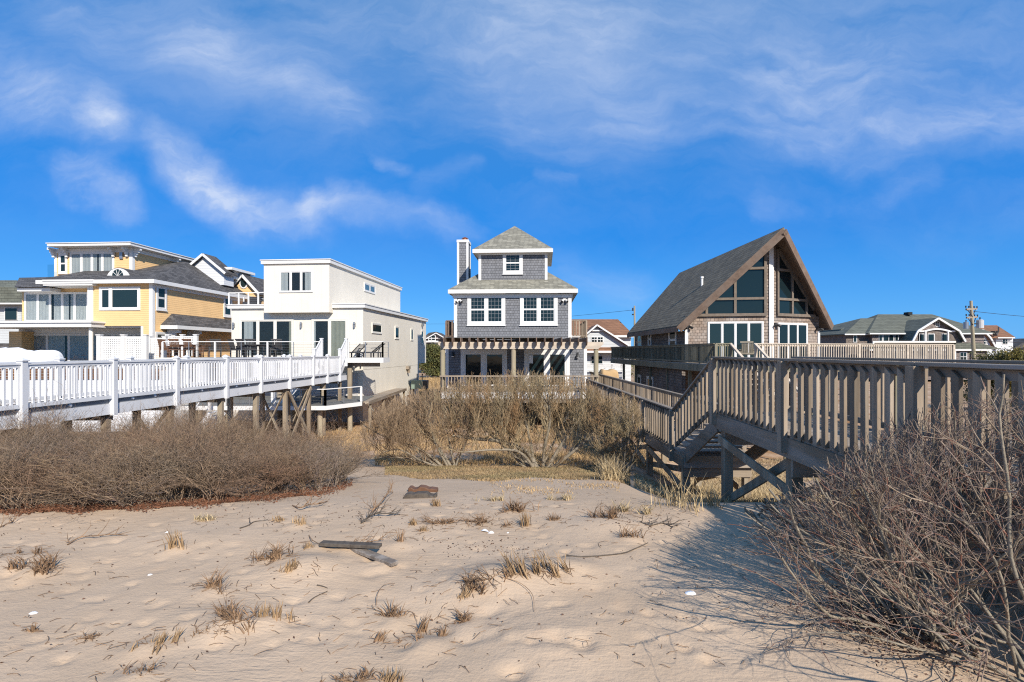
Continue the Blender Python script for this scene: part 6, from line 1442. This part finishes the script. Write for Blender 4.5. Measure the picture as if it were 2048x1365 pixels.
def bayberry2(name, label, limbs, Yb, seed, crown_top, dens=1.0, tw='twig_olive', lean=0, lat=.46, length=1.15, kids=(7, 5, 3, 1.5)):
    R = random.Random(seed); Ts = []; Cs = []; base = limbs[0][0][0]; bx = XY(base[0], Yb)[0]; bz = gz(bx, Yb)
    e = empty(name, (bx, Yb, bz), 0, label, 'shrub'); e['group'] = 'bare bayberry shrubs'
    clip = lambda p: (p[2] > zof(crown_top(CX + F * p[0] / p[1]), p[1]) + R.uniform(-.32, .22)) or p[2] < bz - .05
    c1 = dict(seg=(.12, .09, .07, .06), gn=.17, up=.14, kids=kids, ang=lat, lr=.50, rr=.55, rmin=.0042, tip=.4, clip=clip, bare=.12)
    for pts, r0, dy in limbs:
        P = []
        for i, (px, py) in enumerate(pts):
            t = i / (len(pts) - 1); Y = Yb + dy * t; x = XY(px, Y)[0]; z = zof(py, Y) if i else gz(x, Y) - .08; P.append((x, Y, z))
        out = polyseg(Ts, P, r0, r0 * .35); n = len(out)
        for i, q in enumerate(out):
            if i < n * .28: continue
            for _ in range(int(1.55 * dens + R.random())):
                d = (out[min(i + 1, n - 1)] - out[max(i - 1, 0)]).normalized(); a = R.uniform(0, 6.28)
                dd = nrm((d.x * .35 + .65 * math.cos(a) + lean, d.y * .3 + .8 * math.sin(a), .45 + d.z * .4 + R.uniform(-.35, .35)))
                grow(Cs, tuple(q), dd, R.uniform(.75, 1.35) * length, max(.010, r0 * .28), 0, R, c1)
    c2 = dict(c1, kids=(6, 4, 2)); tp = [s for s in Ts]
    for _ in range(int(75 * dens)):     # low fine shoots from the old wood
        s = R.choice(tp); a = R.uniform(0, 6.28)
        grow(Cs, tuple(s[:3]), nrm((math.cos(a) + lean, math.sin(a), R.uniform(.0, .7))), R.uniform(.5, 1.1) * length, .008, 0, R, c2)
    def loc(S): A = np.array(S); A[:, :6] -= np.array([bx, Yb, bz] * 2); return A
    tubes_mesh('trunk', loc(Ts), 'bark_pale', e, 8); tubes_mesh('crown', loc(Cs), tw, e)
    print('shrub', name, len(Cs)); return e
top_c = lambda px: float(np.interp(px, [740, 800, 860, 900, 980, 1030, 1100, 1160, 1190, 1215, 1240], [860, 800, 778, 764, 752, 746, 748, 756, 768, 792, 850]))
bayberry2('bayberry_shrub', 'widest leafless bayberry shrub with several pale leaning trunks before the grey house deck', [
    ([(1075, 934), (1055, 905), (1005, 884), (950, 878), (905, 872)], .085, .3), ([(1062, 932), (1040, 900), (1018, 850), (985, 800)], .07, .8),
    ([(1068, 934), (1062, 890), (1050, 840), (1035, 795)], .055, 0.1), ([(1085, 936), (1090, 890), (1100, 840), (1095, 790)], .06, -.5),
    ([(1092, 938), (1120, 895), (1150, 850), (1178, 800)], .07, .2), ([(1098, 938), (1145, 905), (1185, 868), (1218, 820)], .055, -.4),
    ([(1070, 934), (1040, 905), (990, 900), (930, 905)], .05, -.9), ([(1080, 934), (1110, 880), (1140, 820)], .05, 1.4), ([(1060, 934), (1000, 870), (950, 815)], .05, 1.3), ([(1056, 934), (1010, 895), (960, 850), (915, 800)], .05, .5), ([(1098, 938), (1170, 880), (1235, 835)], .045, .5)],
    15.0, 21, top_c, dens=1.0)

top_l = lambda px: float(np.interp(px, [700, 740, 780, 830, 880, 930], [885, 832, 800, 782, 766, 758]))
bayberry2('bayberry_shrub', 'low sprawling leafless shrub left of the widest one, its twigs fanning toward the white house', [
    ([(905, 934), (880, 900), (850, 860), (820, 820)], .05, .4), ([(890, 934), (850, 905), (800, 880), (760, 850)], .045, .1), ([(910, 934), (900, 890), (890, 840)], .045, .8),
    ([(880, 934), (835, 920), (780, 915), (735, 918)], .035, -.5), ([(885, 934), (830, 890), (775, 850), (738, 812)], .035, .6), ([(900, 934), (850, 925), (800, 900), (765, 905)], .03, -.9), ([(908, 934), (930, 890), (945, 850)], .035, .2), ([(880, 934), (820, 895), (765, 872), (725, 850)], .035, -.2), ([(898, 934), (868, 880), (855, 820)], .04, -.3)],
    15.2, 22, top_l, dens=1.0, tw='twig_rust')
top_r = lambda px: float(np.interp(px, [1185, 1205, 1240, 1270, 1292], [830, 790, 778, 790, 850]))
bayberry2('bayberry_shrub', 'small leafless shrub right of the widest one, against the lower timber walkway', [
    ([(1238, 940), (1228, 890), (1220, 840)], .05, .2), ([(1246, 940), (1252, 890), (1262, 840)], .045, -.2), ([(1250, 942), (1272, 900), (1284, 860)], .04, -.3), ([(1232, 942), (1205, 910), (1196, 870)], .04, .1)],
    14.2, 23, top_r, dens=1.0, length=.7)

# --- big twiggy shrubs in the right foreground
def near_shrub(label, bases, seed, nst, ln, leanx, leany, kids, ztop, pxmin, rad=.011):
    R = random.Random(seed); S0 = []; S1 = []; bx, by = bases[0]; bz = gz(bx, by); e = empty('foreground_shrub', (bx, by, bz), 0, label, 'shrub'); e['group'] = 'leafless shrubs by the timber walkway'
    def clip(p):
        px = CX + F * p[0] / max(p[1], .5); py = H + (EYE - p[2]) / max(p[1], .5) * F
        return p[2] > ztop(px) + R.uniform(-.15, .1) or px < pxmin(py) + R.uniform(-30, 60) or p[1] < 2.2
    cfg = dict(seg=(.11, .08, .06), gn=.19, up=.03, kids=kids, ang=.62, lr=.46, rr=.55, rmin=.0022, tip=.35, bare=.15, clip=clip)
    for (x, y) in bases:
        g = gz(x, y)
        for s in range(nst):
            a = R.uniform(0, 6.28); t = R.uniform(.15, 1.15); d = nrm((math.sin(t) * math.cos(a) + leanx, math.sin(t) * math.sin(a) + leany, max(.12, math.cos(t))))
            grow(S0, (x + R.uniform(-.15, .15), y + R.uniform(-.15, .15), g - .03), d, ln * R.uniform(.7, 1.1), rad * R.uniform(.6, 1.4), 0, R, cfg)
    A = np.array(S0); A[:, :6] -= np.array([bx, by, bz] * 2); thick = A[:, 6] > .0055
    tubes_mesh('stems', A[thick], 'bark_pale', e, 6); B_ = A[~thick]; k = np.random.RandomState(seed).rand(len(B_)) < .13
    tubes_mesh('twigs', B_[~k], 'twig_near', e, 4); tubes_mesh('red_twigs', B_[k], 'twig_red', e, 4); print('near', len(A)); return e
zt = lambda px: float(np.interp(px, [1450, 1560, 1700, 1850, 1960, 2100], [.55, .85, 1.15, 1.45, 1.72, 1.75]))
pm = lambda py: float(np.interp(py, [780, 850, 900, 950, 1000, 1050, 1150, 1250, 1365], [1880, 1745, 1690, 1640, 1560, 1485, 1460, 1490, 1530]))
near_shrub('tall leafless shrub with upright pale stems against the walkway railing at the right edge', [(3.45, 4.5), (3.55, 4.0), (3.5, 5.1), (3.25, 4.9)], 31, 9, 1.70, -.05, .05, (11, 5, 2), zt, pm)
near_shrub('spreading leafless shrub in the bottom right corner with stems raking to the upper left', [(3.0, 3.5), (3.2, 3.1), (3.0, 4.1), (2.75, 3.7), (3.4, 3.5)], 32, 11, 1.95, -.48, .12, (11, 5, 2), zt, pm)
near_shrub('low leafless shrub below the first walkway bay, its long fine twigs arching over the sand', [(3.2, 5.9), (3.05, 6.5), (3.35, 6.9), (2.95, 5.4)], 33, 9, 1.45, -.50, -.10, (10, 5, 2), zt, pm)

rs5 = np.random.RandomState(5)
n = 2600; x = rs5.normal(2.62, .24, n); y = rs5.normal(3.75, .25, n); k = x / y < .93; leaves('leaf_litter', x[k], y[k], .014, 'litter_dark', rs5, 'dark red-brown dead leaves on the sand under the foreground shrubs', .05)

def blades(name, x, y, h, w, m, rs, label=None, parent=None, cat=None, kind=None, spread=.5, off=(0, 0, 0), zz=None, lean=(0, 0)):
    """bent two-segment grass blades"""
    n = len(x); z = gzv(x, y) - .01 if zz is None else zz; b = np.stack([x, y, z], 1); a = rs.uniform(0, 6.28, n); hh = h * rs.uniform(.45, 1.15, n); sp = spread * rs.rand(n) ** .7
    d = np.stack([np.cos(a) * sp + lean[0], np.sin(a) * sp + lean[1], np.ones(n)], 1); d /= np.linalg.norm(d, axis=1, keepdims=True)
    t = rs.uniform(0, 6.28, n); u = np.stack([np.cos(t), np.sin(t), np.zeros(n)], 1) * w * .5
    mid = b + d * hh[:, None] * .55; d2 = d + np.stack([np.cos(a), np.sin(a), -.2 * np.ones(n)], 1) * spread * .7; d2 /= np.linalg.norm(d2, axis=1, keepdims=True); tip = mid + d2 * hh[:, None] * .5
    V = np.stack([b - u, b + u, mid + u * .8, mid - u * .8, tip + u * .15, tip - u * .15], 1).reshape(-1, 3) - np.array(off); i = np.arange(n)[:, None] * 6
    Q = np.concatenate([i + [0, 1, 2, 3], i + [3, 2, 4, 5]]); o = np_mesh(name, V, Q, m, parent)
    return tag(o, label, cat, None, kind)
def field(px0, px1, y0, y1, n, rs, f=None):
    Y = rs.uniform(y0, y1, n); px = rs.uniform(px0, px1, n); x = (px - CX) / F * Y
    if f is not None: k = f(px, Y, x); return x[k], Y[k]
    return x, Y
rg = np.random.RandomState(77)
x, y = field(980, 1240, 8.0, 11, 1800, rg, lambda p, Y, x: np.sin(3.1 * x + .4) * np.cos(2.9 * Y + x) > .75 - 1.4 * rg.rand(len(x)))
blades('sparse_grass', x, y, .07, .012, 'dry_grass', rg, 'sparse straw patches on the sand in front of the mossy grass', None, 'grass', 'stuff', 1.0)
x, y = field(770, 1260, 9.6, 15.5, 46000, rg, lambda p, Y, x: (rg.rand(len(p)) < np.clip(1.6 * (.5 + .5 * np.sin(2.1 * x + 1) * np.cos(1.7 * Y)) + .35 + (Y - 10.5) * .25, 0, 1)) & (Y > 10.6 + .5 * np.sin(x * 1.7) + .3 * np.sin(x * 4.1) - .002 * (p - 1100)))
blades('ground_grass', x, y, .07, .013, 'moss_grass', rg, 'short mossy ochre grass carpet beneath the bayberry shrubs', None, 'grass', 'stuff', 1.0)
x, y = field(600, 1300, 15.5, 30, 42000, rg, lambda p, Y, x: ((p > 750) | (p < 640) | (Y > 21)) & (np.sin(.9 * x + .5) * np.cos(.7 * Y + x * .3) > -.35))
blades('brown_grass', x, y, .22, .014, 'dry_grass', rg, 'patchy dry brown grass between the shrubs and the houses', None, 'grass', 'stuff', .8)
x, y = field(1270, 1720, 9.8, 22, 42000, rg, lambda p, Y, x: np.sin(1.1 * x + .5) * np.cos(.8 * Y) > -.5)
blades('straw_grass', x, y, .16, .012, 'pale_grass', rg, 'matted straw-coloured grass under and behind the timber walkway', None, 'grass', 'stuff', 1.0)
x, y = field(820, 940, 45, 80, 9000, rg); blades('verge_grass', x, y, .5, .06, 'dry_grass', rg, 'tawny grass verge in the gap right of the white house', None, 'grass', 'stuff', .5)

def evergreen(px, Y, w, ztop, m, label, seed, name='evergreen_tree', cat='tree', n=9000, leaf=.12, zb=None, trunk=True):
    R = np.random.RandomState(seed); X = XY(px, Y)[0]; zb = gz(X, Y) if zb is None else zb; hh = ztop - zb; e = empty(name, (X, Y, zb), 0, label, cat); e['group'] = 'evergreens between the houses'
    nc = 46; t = R.rand(nc) ** .8; a = R.uniform(0, 6.28, nc); rr = w * (1 - t * .72) * R.uniform(.35, 1, nc); c = np.stack([np.cos(a) * rr, np.sin(a) * rr, .10 * hh + t * hh * .86], 1); i = R.randint(nc, size=n)
    P = c[i] + R.normal(size=(n, 3)) * np.array([w * .20, w * .20, hh * .055]); u = R.normal(size=(n, 3)); u /= np.linalg.norm(u, axis=1, keepdims=True); v = np.cross(u, R.normal(size=(n, 3))); v /= np.linalg.norm(v, axis=1, keepdims=True)
    V = np.stack([P - u * leaf, P + v * leaf * .45, P + u * leaf, P - v * leaf * .45], 1).reshape(-1, 3); np_mesh('crown', V, np.arange(4 * n).reshape(n, 4), m, e)
    MB().tube((0, 0, -.3), (0, 0, hh * .75), .05 * hh / 3 + .04, .03, 8).build('trunk', 'bark_pale', e)
evergreen(868, 84, 2.6, 2.9, 'needle', 'bushy green conifer in the gap between the white and grey houses', 1, n=9000, leaf=.16)
evergreen(1972, 38, 1.5, 1.92, 'needle', 'dark olive evergreen just right of the leaning utility pole', 2, leaf=.07)
evergreen(2002, 37, 1.3, 1.98, 'needle', 'middle evergreen behind the railing, between the dark and the golden one', 3, leaf=.07)
evergreen(2035, 36, 1.7, 2.02, 'needle_gold', 'golden green evergreen at the right edge behind the railing', 4, leaf=.07)
for k, (px, Y, m) in enumerate(((1150, 95, 'needle'), (1230, 90, 'needle'), (1665, 110, 'needle'), (1640, 120, 'needle'))):
    evergreen(px, Y, 3.5, 2.2 - .3 * k, m, ['distant dark bush behind the rust roofed house, left one', 'distant dark bush behind the rust roofed house, right one', 'distant low tree seen past the right corner of the cedar house', 'farthest low tree beside the right corner of the cedar house'][k], 10 + k, leaf=.25, n=3000)

# ------------------------------------------------------------------ things lying or growing on the sand
rt = np.random.RandomState(12)
def tuft(px, py, wpx, hpx, kind, label, seed):
    """dead beach-grass clump: stubby blades rising from a root crown, with a few dry runners"""
    g = ground_at(px, py); k = g.y / F; w = wpx * k; h = hpx * k * (.85 if kind == 'gold' else 1); R = np.random.RandomState(seed); e = empty('grass_tuft', g, 0, label, 'grass tuft'); e['group'] = 'dead grass tufts on the sand'
    n = int(30 + 60 * w / .25) if kind != 'stub' else 22; x = R.normal(0, w * .24, n); y = R.normal(0, min(w * .2, .05), n); cl = R.randint(0, 8, n); cl = np.minimum(cl, R.randint(0, 8, n)); cc = R.normal(0, w * .42, (8, 2)) * [1, .45]
    if kind == 'stub': x = R.normal(0, .016, n); y = R.normal(0, .014, n)
    else: x = cc[cl, 0] + R.normal(0, .018, n); y = cc[cl, 1] + R.normal(0, .018, n)
    z = gzv(g.x + x, g.y + y) - g.z - .012; m = {'gold': 'tuft_gold', 'dark': 'tuft', 'stub': 'tuft', 'pale': 'pale_grass', 'red': 'tuft'}[kind]
    blades('blades', x, y, h * 1.2, .011, m, R, parent=e, spread=.28 if kind in ('stub', 'gold') else .85, zz=z, lean=(R.uniform(-.5, .5), R.uniform(-.2, .3)))
    S = []; RR = random.Random(seed)
    cfg = dict(seg=(.03, .03), gn=.22, up=-.02, kids=(3, 0), ang=.7, lr=.5, rr=.7, rmin=.0015, tip=.5)
    for _ in range(16 if kind in ('dark', 'red') else 3):
        a = RR.uniform(0, 6.28); grow(S, (RR.uniform(-w, w) * .3, 0, .004), nrm((math.cos(a), math.sin(a) * .6, RR.uniform(.0, .45))), RR.uniform(.5, 1.1) * max(w * .6, .06), .0042, 0, RR, cfg)
    A = np.array(S)
    for c in (2, 5): A[:, c] = np.maximum(A[:, c], gzv(g.x + A[:, c - 2], g.y + A[:, c - 1]) - g.z + .002)
    tubes_mesh('runners', A, 'bark_pale' if kind == 'pale' else 'tuft', e, 4)
TUFTS = [(72, 1143, 62, 38, 'dark', 'wide clump of short brown blades near the left edge, casting a long shadow'), (24, 1138, 14, 22, 'stub', 'two thin stubs left of the wide clump at the left edge'),
 (74, 1108, 18, 16, 'stub', 'small stub cluster just above the wide clump at the left edge'), (36, 1107, 12, 10, 'stub', 'tiny stub between the left edge and the small stub cluster'),
 (353, 1098, 20, 40, 'gold', 'golden straw tuft with long thin blades left of the crossed planks'), (424, 1182, 34, 36, 'dark', 'spiky tuft with raised blades in the left middle of the sand'),
 (550, 1118, 64, 34, 'dark', 'large tangled grey-brown clump just left of the crossed planks'), (578, 1140, 22, 22, 'gold', 'golden tuft on the mound below the tangled clump'), (615, 1098, 14, 16, 'gold', 'small golden tuft touching the left end of the planks'),
 (595, 1053, 16, 22, 'gold', 'bright gold flared tuft above the crossed planks'), (553, 1042, 14, 12, 'gold', 'small round gold tuft left of the bright flared one'), (410, 1040, 40, 14, 'pale', 'wispy pale sprigs lying near the thicket edge'),
 (470, 1245, 74, 36, 'dark', 'largest dark clump with roots trailing left in the lower left sand'), (541, 1240, 40, 34, 'gold', 'upright blades right beside the largest dark clump'), (430, 1266, 44, 18, 'dark', 'flat rooty clump trailing below the largest dark clump'),
 (292, 1293, 50, 26, 'gold', 'short fan of reddish stubs low in the left sand'), (68, 1262, 7, 14, 'stub', 'single tiny stub below the shell at the left'), (176, 1278, 18, 8, 'dark', 'flat little tuft right of the single tiny stub'),
 (280, 1352, 32, 26, 'dark', 'tuft with leaning blades at the bottom left edge'), (716, 1364, 60, 24, 'dark', 'dark clump cut by the bottom edge'), (784, 1364, 26, 30, 'gold', 'upright tuft cut by the bottom edge, right of the dark clump'),
 (785, 1232, 30, 26, 'dark', 'curled dark tuft on the small ridge in the middle sand'), (758, 1280, 18, 22, 'stub', 'thin reddish stub below the curled dark tuft'), (842, 1262, 10, 34, 'stub', 'tall narrow stub in the middle sand'),
 (838, 1287, 12, 20, 'stub', 'short stub just below the tall narrow one'), (882, 1273, 18, 20, 'stub', 'splayed little stub right of the tall narrow one'), (925, 1243, 10, 28, 'dark', 'dark upright stub under the big central mound'),
 (928, 1193, 12, 22, 'gold', 'gold stub at the left foot of the central mound'), (965, 1160, 84, 26, 'dark', 'long ridge of tangled dead blades on the central mound'), (1045, 1150, 34, 50, 'gold', 'tall upright blades on the crest of the central mound'),
 (1102, 1145, 44, 44, 'gold', 'rightmost fan of tall blades on the central mound'), (1257, 1078, 22, 26, 'dark', 'lone tuft with a shadow to its left, left of the shrub shadows'), (800, 1088, 18, 24, 'stub', 'small tuft just right of the crossed planks'),
 (826, 1050, 10, 16, 'gold', 'small gold stub right of the dark branch pile'), (842, 1062, 8, 12, 'gold', 'tinier gold stub just below right of the small gold stub'), (1052, 1052, 14, 30, 'gold', 'slim upright tuft above the clam shells'),
 (880, 1048, 60, 12, 'dark', 'low spread of dead sprigs above the crossed planks on the right'), (960, 1046, 60, 14, 'dark', 'low line of dead sprigs left of the slim upright tuft'), (1030, 1022, 50, 26, 'dark', 'brown tuft row below the mossy grass'),
 (1108, 1040, 14, 14, 'dark', 'tiny dark tuft right of the slim upright tuft'), (1212, 1035, 44, 28, 'dark', 'dark bushy tuft right of centre near the sand lip'), (1240, 1022, 36, 22, 'pale', 'pale brown tuft just behind the dark bushy one'),
 (1292, 1028, 12, 22, 'pale', 'thin pale tuft on the sand lip before the piles'), (870, 1012, 16, 16, 'gold', 'faint gold tuft beside the driftwood log'), (990, 1002, 40, 12, 'pale', 'faint flat tuft at the edge of the mossy grass'), (1105, 1000, 50, 14, 'pale', 'faint flat tuft right of the mossy grass edge')]
for i, (px, py, w, h, k, lab) in enumerate(TUFTS): tuft(px, py, w, h, k, lab, 100 + i)
def marsh(px, py, w, h, n, label, seed):
    g = ground_at(px, py); k = g.y / F; R = np.random.RandomState(seed); e = empty('tall_grass', g, 0, label, 'grass'); e['group'] = 'tall dry grass clumps by the piles'
    x = R.normal(0, w * k * .3, n); y = R.normal(0, .12, n); blades('blades', x, y, h * k, .010, 'pale_grass', R, parent=e, spread=.55, zz=gzv(g.x + x, g.y + y) - g.z - .01)
for i, a in enumerate([(1218, 960, 40, 50, 260, 'tall straw-coloured grass clump at the right end of the mossy grass'), (1345, 1012, 60, 60, 70, 'tall thin dry grass before the lower walkway pile'), (1385, 1020, 26, 74, 30, 'single tallest grass spray left of the front pile'),
    (1425, 1012, 36, 44, 70, 'bushy dry grass at the foot of the front pile'), (1520, 1005, 60, 30, 160, 'straw grass clump between the front piles under the cross brace')]): marsh(*a, 300 + i)

def lying(name, pts, r, m, label, cat, lift=.006, forks=0, seed=0, n=5, up=.0, kids=2):
    P = []
    for i, (px, py) in enumerate(pts): g = ground_at(px, py); P.append(g)
    R = random.Random(seed); S = []; b = P[0].copy(); e = None
    Q = [p - b + Vector((0, 0, lift + up * math.sin(math.pi * min(1, i / max(1, len(P) - 1))))) for i, p in enumerate(P)]
    out = polyseg(S, Q, r, r * .5, k=6)
    cfg = dict(seg=(.04, .04), gn=.25, up=.03, kids=(kids, 0), ang=.6, lr=.5, rr=.7, rmin=.0018, tip=.4)
    for _ in range(forks):
        i = R.randrange(1, len(out) - 1); d = (out[i + 1] - out[i - 1]).normalized(); grow(S, tuple(out[i]), nrm((d.x + R.uniform(-.7, .7), d.y * .5 + R.uniform(-.3, .3), R.uniform(.1, .9))), R.uniform(.08, .22), r * .6, 0, R, cfg)
    o = tubes_mesh(name, S, m, None, n); o.location = b; return tag(o, label, cat, 'fallen twigs and branches on the sand')
lying('fallen_branch', [(1133, 1112), (1160, 1115), (1200, 1113), (1245, 1108), (1272, 1098), (1296, 1087)], .009, 'board_dark', 'long thin dark branch lying in a shallow curve left of the shrub shadows', 'branch')
lying('fallen_branch', [(135, 1091), (160, 1080), (195, 1078), (225, 1074), (255, 1072)], .007, 'tuft', 'forked dead branch lying in the upper left sand', 'branch', forks=8, seed=2, up=.03)
lying('fallen_branch', [(585, 1012), (600, 1022), (620, 1018), (640, 1014), (656, 1003)], .009, 'tuft', 'forked dead branch at the right end of the thicket', 'branch', forks=8, seed=3, up=.05)
lying('fallen_branch', [(722, 1048), (745, 1036), (775, 1034), (800, 1030)], .010, 'board_dark', 'dark pile of crossed dead twigs above the planks', 'branch', forks=16, seed=4, up=.04)
lying('fallen_branch', [(742, 1026), (768, 1012), (778, 998), (786, 986)], .009, 'tuft', 'twiggy branch standing up left of the driftwood log', 'branch', forks=12, seed=5, up=.10, kids=4)
lying('fallen_branch', [(617, 1207), (630, 1196), (655, 1184)], .006, 'board_dark', 'short straight stick below the crossed planks', 'stick')
lying('fallen_branch', [(634, 1172), (645, 1174), (655, 1178)], .006, 'board_dark', 'shorter bent stick just above the straight one', 'stick')
lying('fallen_branch', [(480, 1058), (497, 1052), (508, 1045), (520, 1043)], .009, 'board_dark', 'little crooked dark twig left of the bright gold tuft', 'twig', forks=3, seed=8)
lying('fallen_branch', [(690, 1090), (715, 1092), (740, 1088), (768, 1080)], .006, 'tuft', 'thin forked twig behind the crossed planks', 'twig', forks=8, seed=9, up=.02)
lying('fallen_branch', [(618, 1072), (624, 1086), (640, 1096), (652, 1098)], .005, 'tuft', 'thin curved twig at the left end of the crossed planks', 'twig', up=.03)
lying('fallen_branch', [(0, 1056), (12, 1050), (28, 1044)], .008, 'tuft', 'small dead twig at the left edge below the thicket', 'twig', forks=4, seed=10)
lying('fallen_branch', [(752, 1212), (756, 1195), (768, 1178), (790, 1168)], .003, 'tuft', 'very thin curved straw left of the curled dark tuft', 'twig', up=.03)
lying('fallen_branch', [(1000, 1155), (1040, 1172), (1065, 1196), (1068, 1225)], .003, 'tuft', 'thin root hanging down the right side of the central mound', 'twig', up=.02)
lying('fallen_branch', [(1280, 1045), (1300, 1052), (1325, 1048), (1345, 1056)], .008, 'board_dark', 'dark twiggy debris on the sand lip above the shrub shadows', 'branch', forks=10, seed=14)
def beam(name, a, b, w, h, m, label, dz0=0, dz1=0, cat='plank'):
    A, B = ground_at(*a), ground_at(*b); e = empty(name, A, 0, label, cat); d = B - A; MBx = MB(); MBx.bar(Vector((0, 0, h * .3 + dz0)), d + Vector((0, 0, h * .3 + dz1)), w, h)
    o = MBx.build('board', m, e, bevel=.004); return e
beam('plank', (642, 1097), (761, 1110), .088, .034, 'board_dark', 'dark upper plank of the two crossed planks', .04, .075)
beam('plank', (682, 1091), (790, 1137), .088, .034, 'board_pale', 'paler lower plank of the two crossed planks', .01, .03)
def log(pts, Y, label, m, seed):
    R = random.Random(seed); P = [ground_at(*p) for p in pts]; b = P[0].copy(); e = MB(); n = 10
    A, B = P[0], P[1]; d = B - A
    top = []; bot = []
    for i in range(n + 1):
        t = i / n; p = d * t; top.append(p + Vector((0, 0, .07 * (1 - abs(t - .45) * .9) + R.uniform(-.02, .02)))); bot.append(p + Vector((0, 0, -.05)))
    e.prism([*bot, *reversed(top)], (0, .16, 0)); o = e.build('driftwood', m, None, bevel=.01); o.location = b; tag(o, label, 'driftwood')
log([(806, 998), (872, 996)], 9, 'dark half-buried driftwood log with a ragged top in the middle of the sand', 'board_dark', 1)
log([(816, 984), (874, 985)], 9, 'reddish weathered board half buried just behind the dark driftwood', 'teak', 2)
def shell(px, py, L_, rz, label, tilt=.15):
    g = ground_at(px, py); nu, nv = 18, 7; V = [(0, 0, L_ * .28)]
    for j in range(1, nv):
        v = j / (nv - 1)
        for i in range(nu): a = 2 * math.pi * i / nu; r = v * (1 - .12 * math.cos(a)); V.append((math.cos(a) * r * L_ * .5, math.sin(a) * r * L_ * .36, L_ * .28 * math.cos(v * math.pi / 2) * (1 + .03 * (j % 2))))
    Fs = [(0, 1 + i, 1 + (i + 1) % nu) for i in range(nu)] + [(1 + j * nu + i, 1 + j * nu + (i + 1) % nu, 1 + (j + 1) * nu + (i + 1) % nu, 1 + (j + 1) * nu + i) for j in range(nv - 2) for i in range(nu)]
    o = MB().add(V, [tuple(reversed(f)) for f in Fs]).build('clam_shell', 'shell', None, smooth=True); o.location = g + Vector((0, 0, -.004)); o.rotation_euler = (tilt, .1, rz); o.scale = (.8, .8, .8); tag(o, label, 'shell', 'white clam shells on the sand')
for a in [(68, 1227, .085, .1, 'white shell near the left edge, lower left sand'), (301, 1150, .06, .2, 'white shell left of the spiky tuft'), (335, 1065, .06, .5, 'small white shell above the golden straw tuft'),
          (969, 1063, .13, 2.6, 'larger of the paired white shells in the middle sand', .5), (983, 1066, .10, .4, 'smaller of the paired white shells in the middle sand', -.2), (1016, 1066, .05, 1, 'tiny white shell right of the paired shells'), (1384, 1188, .12, -.3, 'white shell lying among the shrub shadows')]: shell(*a)
S = []; R = random.Random(40)
for i in range(900):
    px_ = R.uniform(0, 1500); py_ = 985 + 370 * R.random() ** 1.8
    if R.random() < .55: t_ = R.choice(TUFTS); px_ = t_[0] + R.gauss(0, 46); py_ = t_[1] + R.gauss(0, 9)
    if py_ < 975: continue
    k_ = (px_ - CX) / F; Y_ = EYE * F / (py_ - H)
    for _ in range(4): Y_ = (EYE - gz(k_ * Y_, Y_)) * F / (py_ - H)
    x_ = k_ * Y_; a_ = R.uniform(0, 6.28); L_ = R.uniform(.02, .11) * (1 + .06 * Y_); n_ = 3; p_ = None
    for j in range(n_ + 1):
        q_ = (x_, Y_, gz(x_, Y_) + .003 + (.012 * R.random() if j else 0)); 
        if p_: S.append((*p_, *q_, .0022, .0018))
        p_ = q_; a_ += R.uniform(-.5, .5); x_ += math.cos(a_) * L_ / n_; Y_ += math.sin(a_) * L_ / n_
tag(tubes_mesh('scattered_twigs', S, 'tuft', None, 4), 'thin dead straws and twigs strewn over the open sand', 'debris', kind='stuff')
# scattered crumbs of wood, seaweed and dead leaves
n = 900; px = np.concatenate([rt.uniform(0, 1450, 500), rt.normal(980, 70, 160), rt.normal(1290, 40, 120), rt.normal(700, 90, 120)]); py = np.concatenate([1000 + 340 * rt.rand(500) ** 1.7, rt.normal(1098, 14, 160), rt.normal(1048, 12, 120), rt.normal(1040, 16, 120)])
Y = np.full(len(px), 5.0)
for _ in range(14): Y = (EYE - gzv((px - CX) / F * Y, Y)) * F / np.maximum(py - H, 250)
leaves('beach_debris', (px - CX) / F * Y, Y, .013, 'litter_dark', rt, 'dark crumbs of seaweed, bark and leaves scattered over the sand', .004, 'debris')
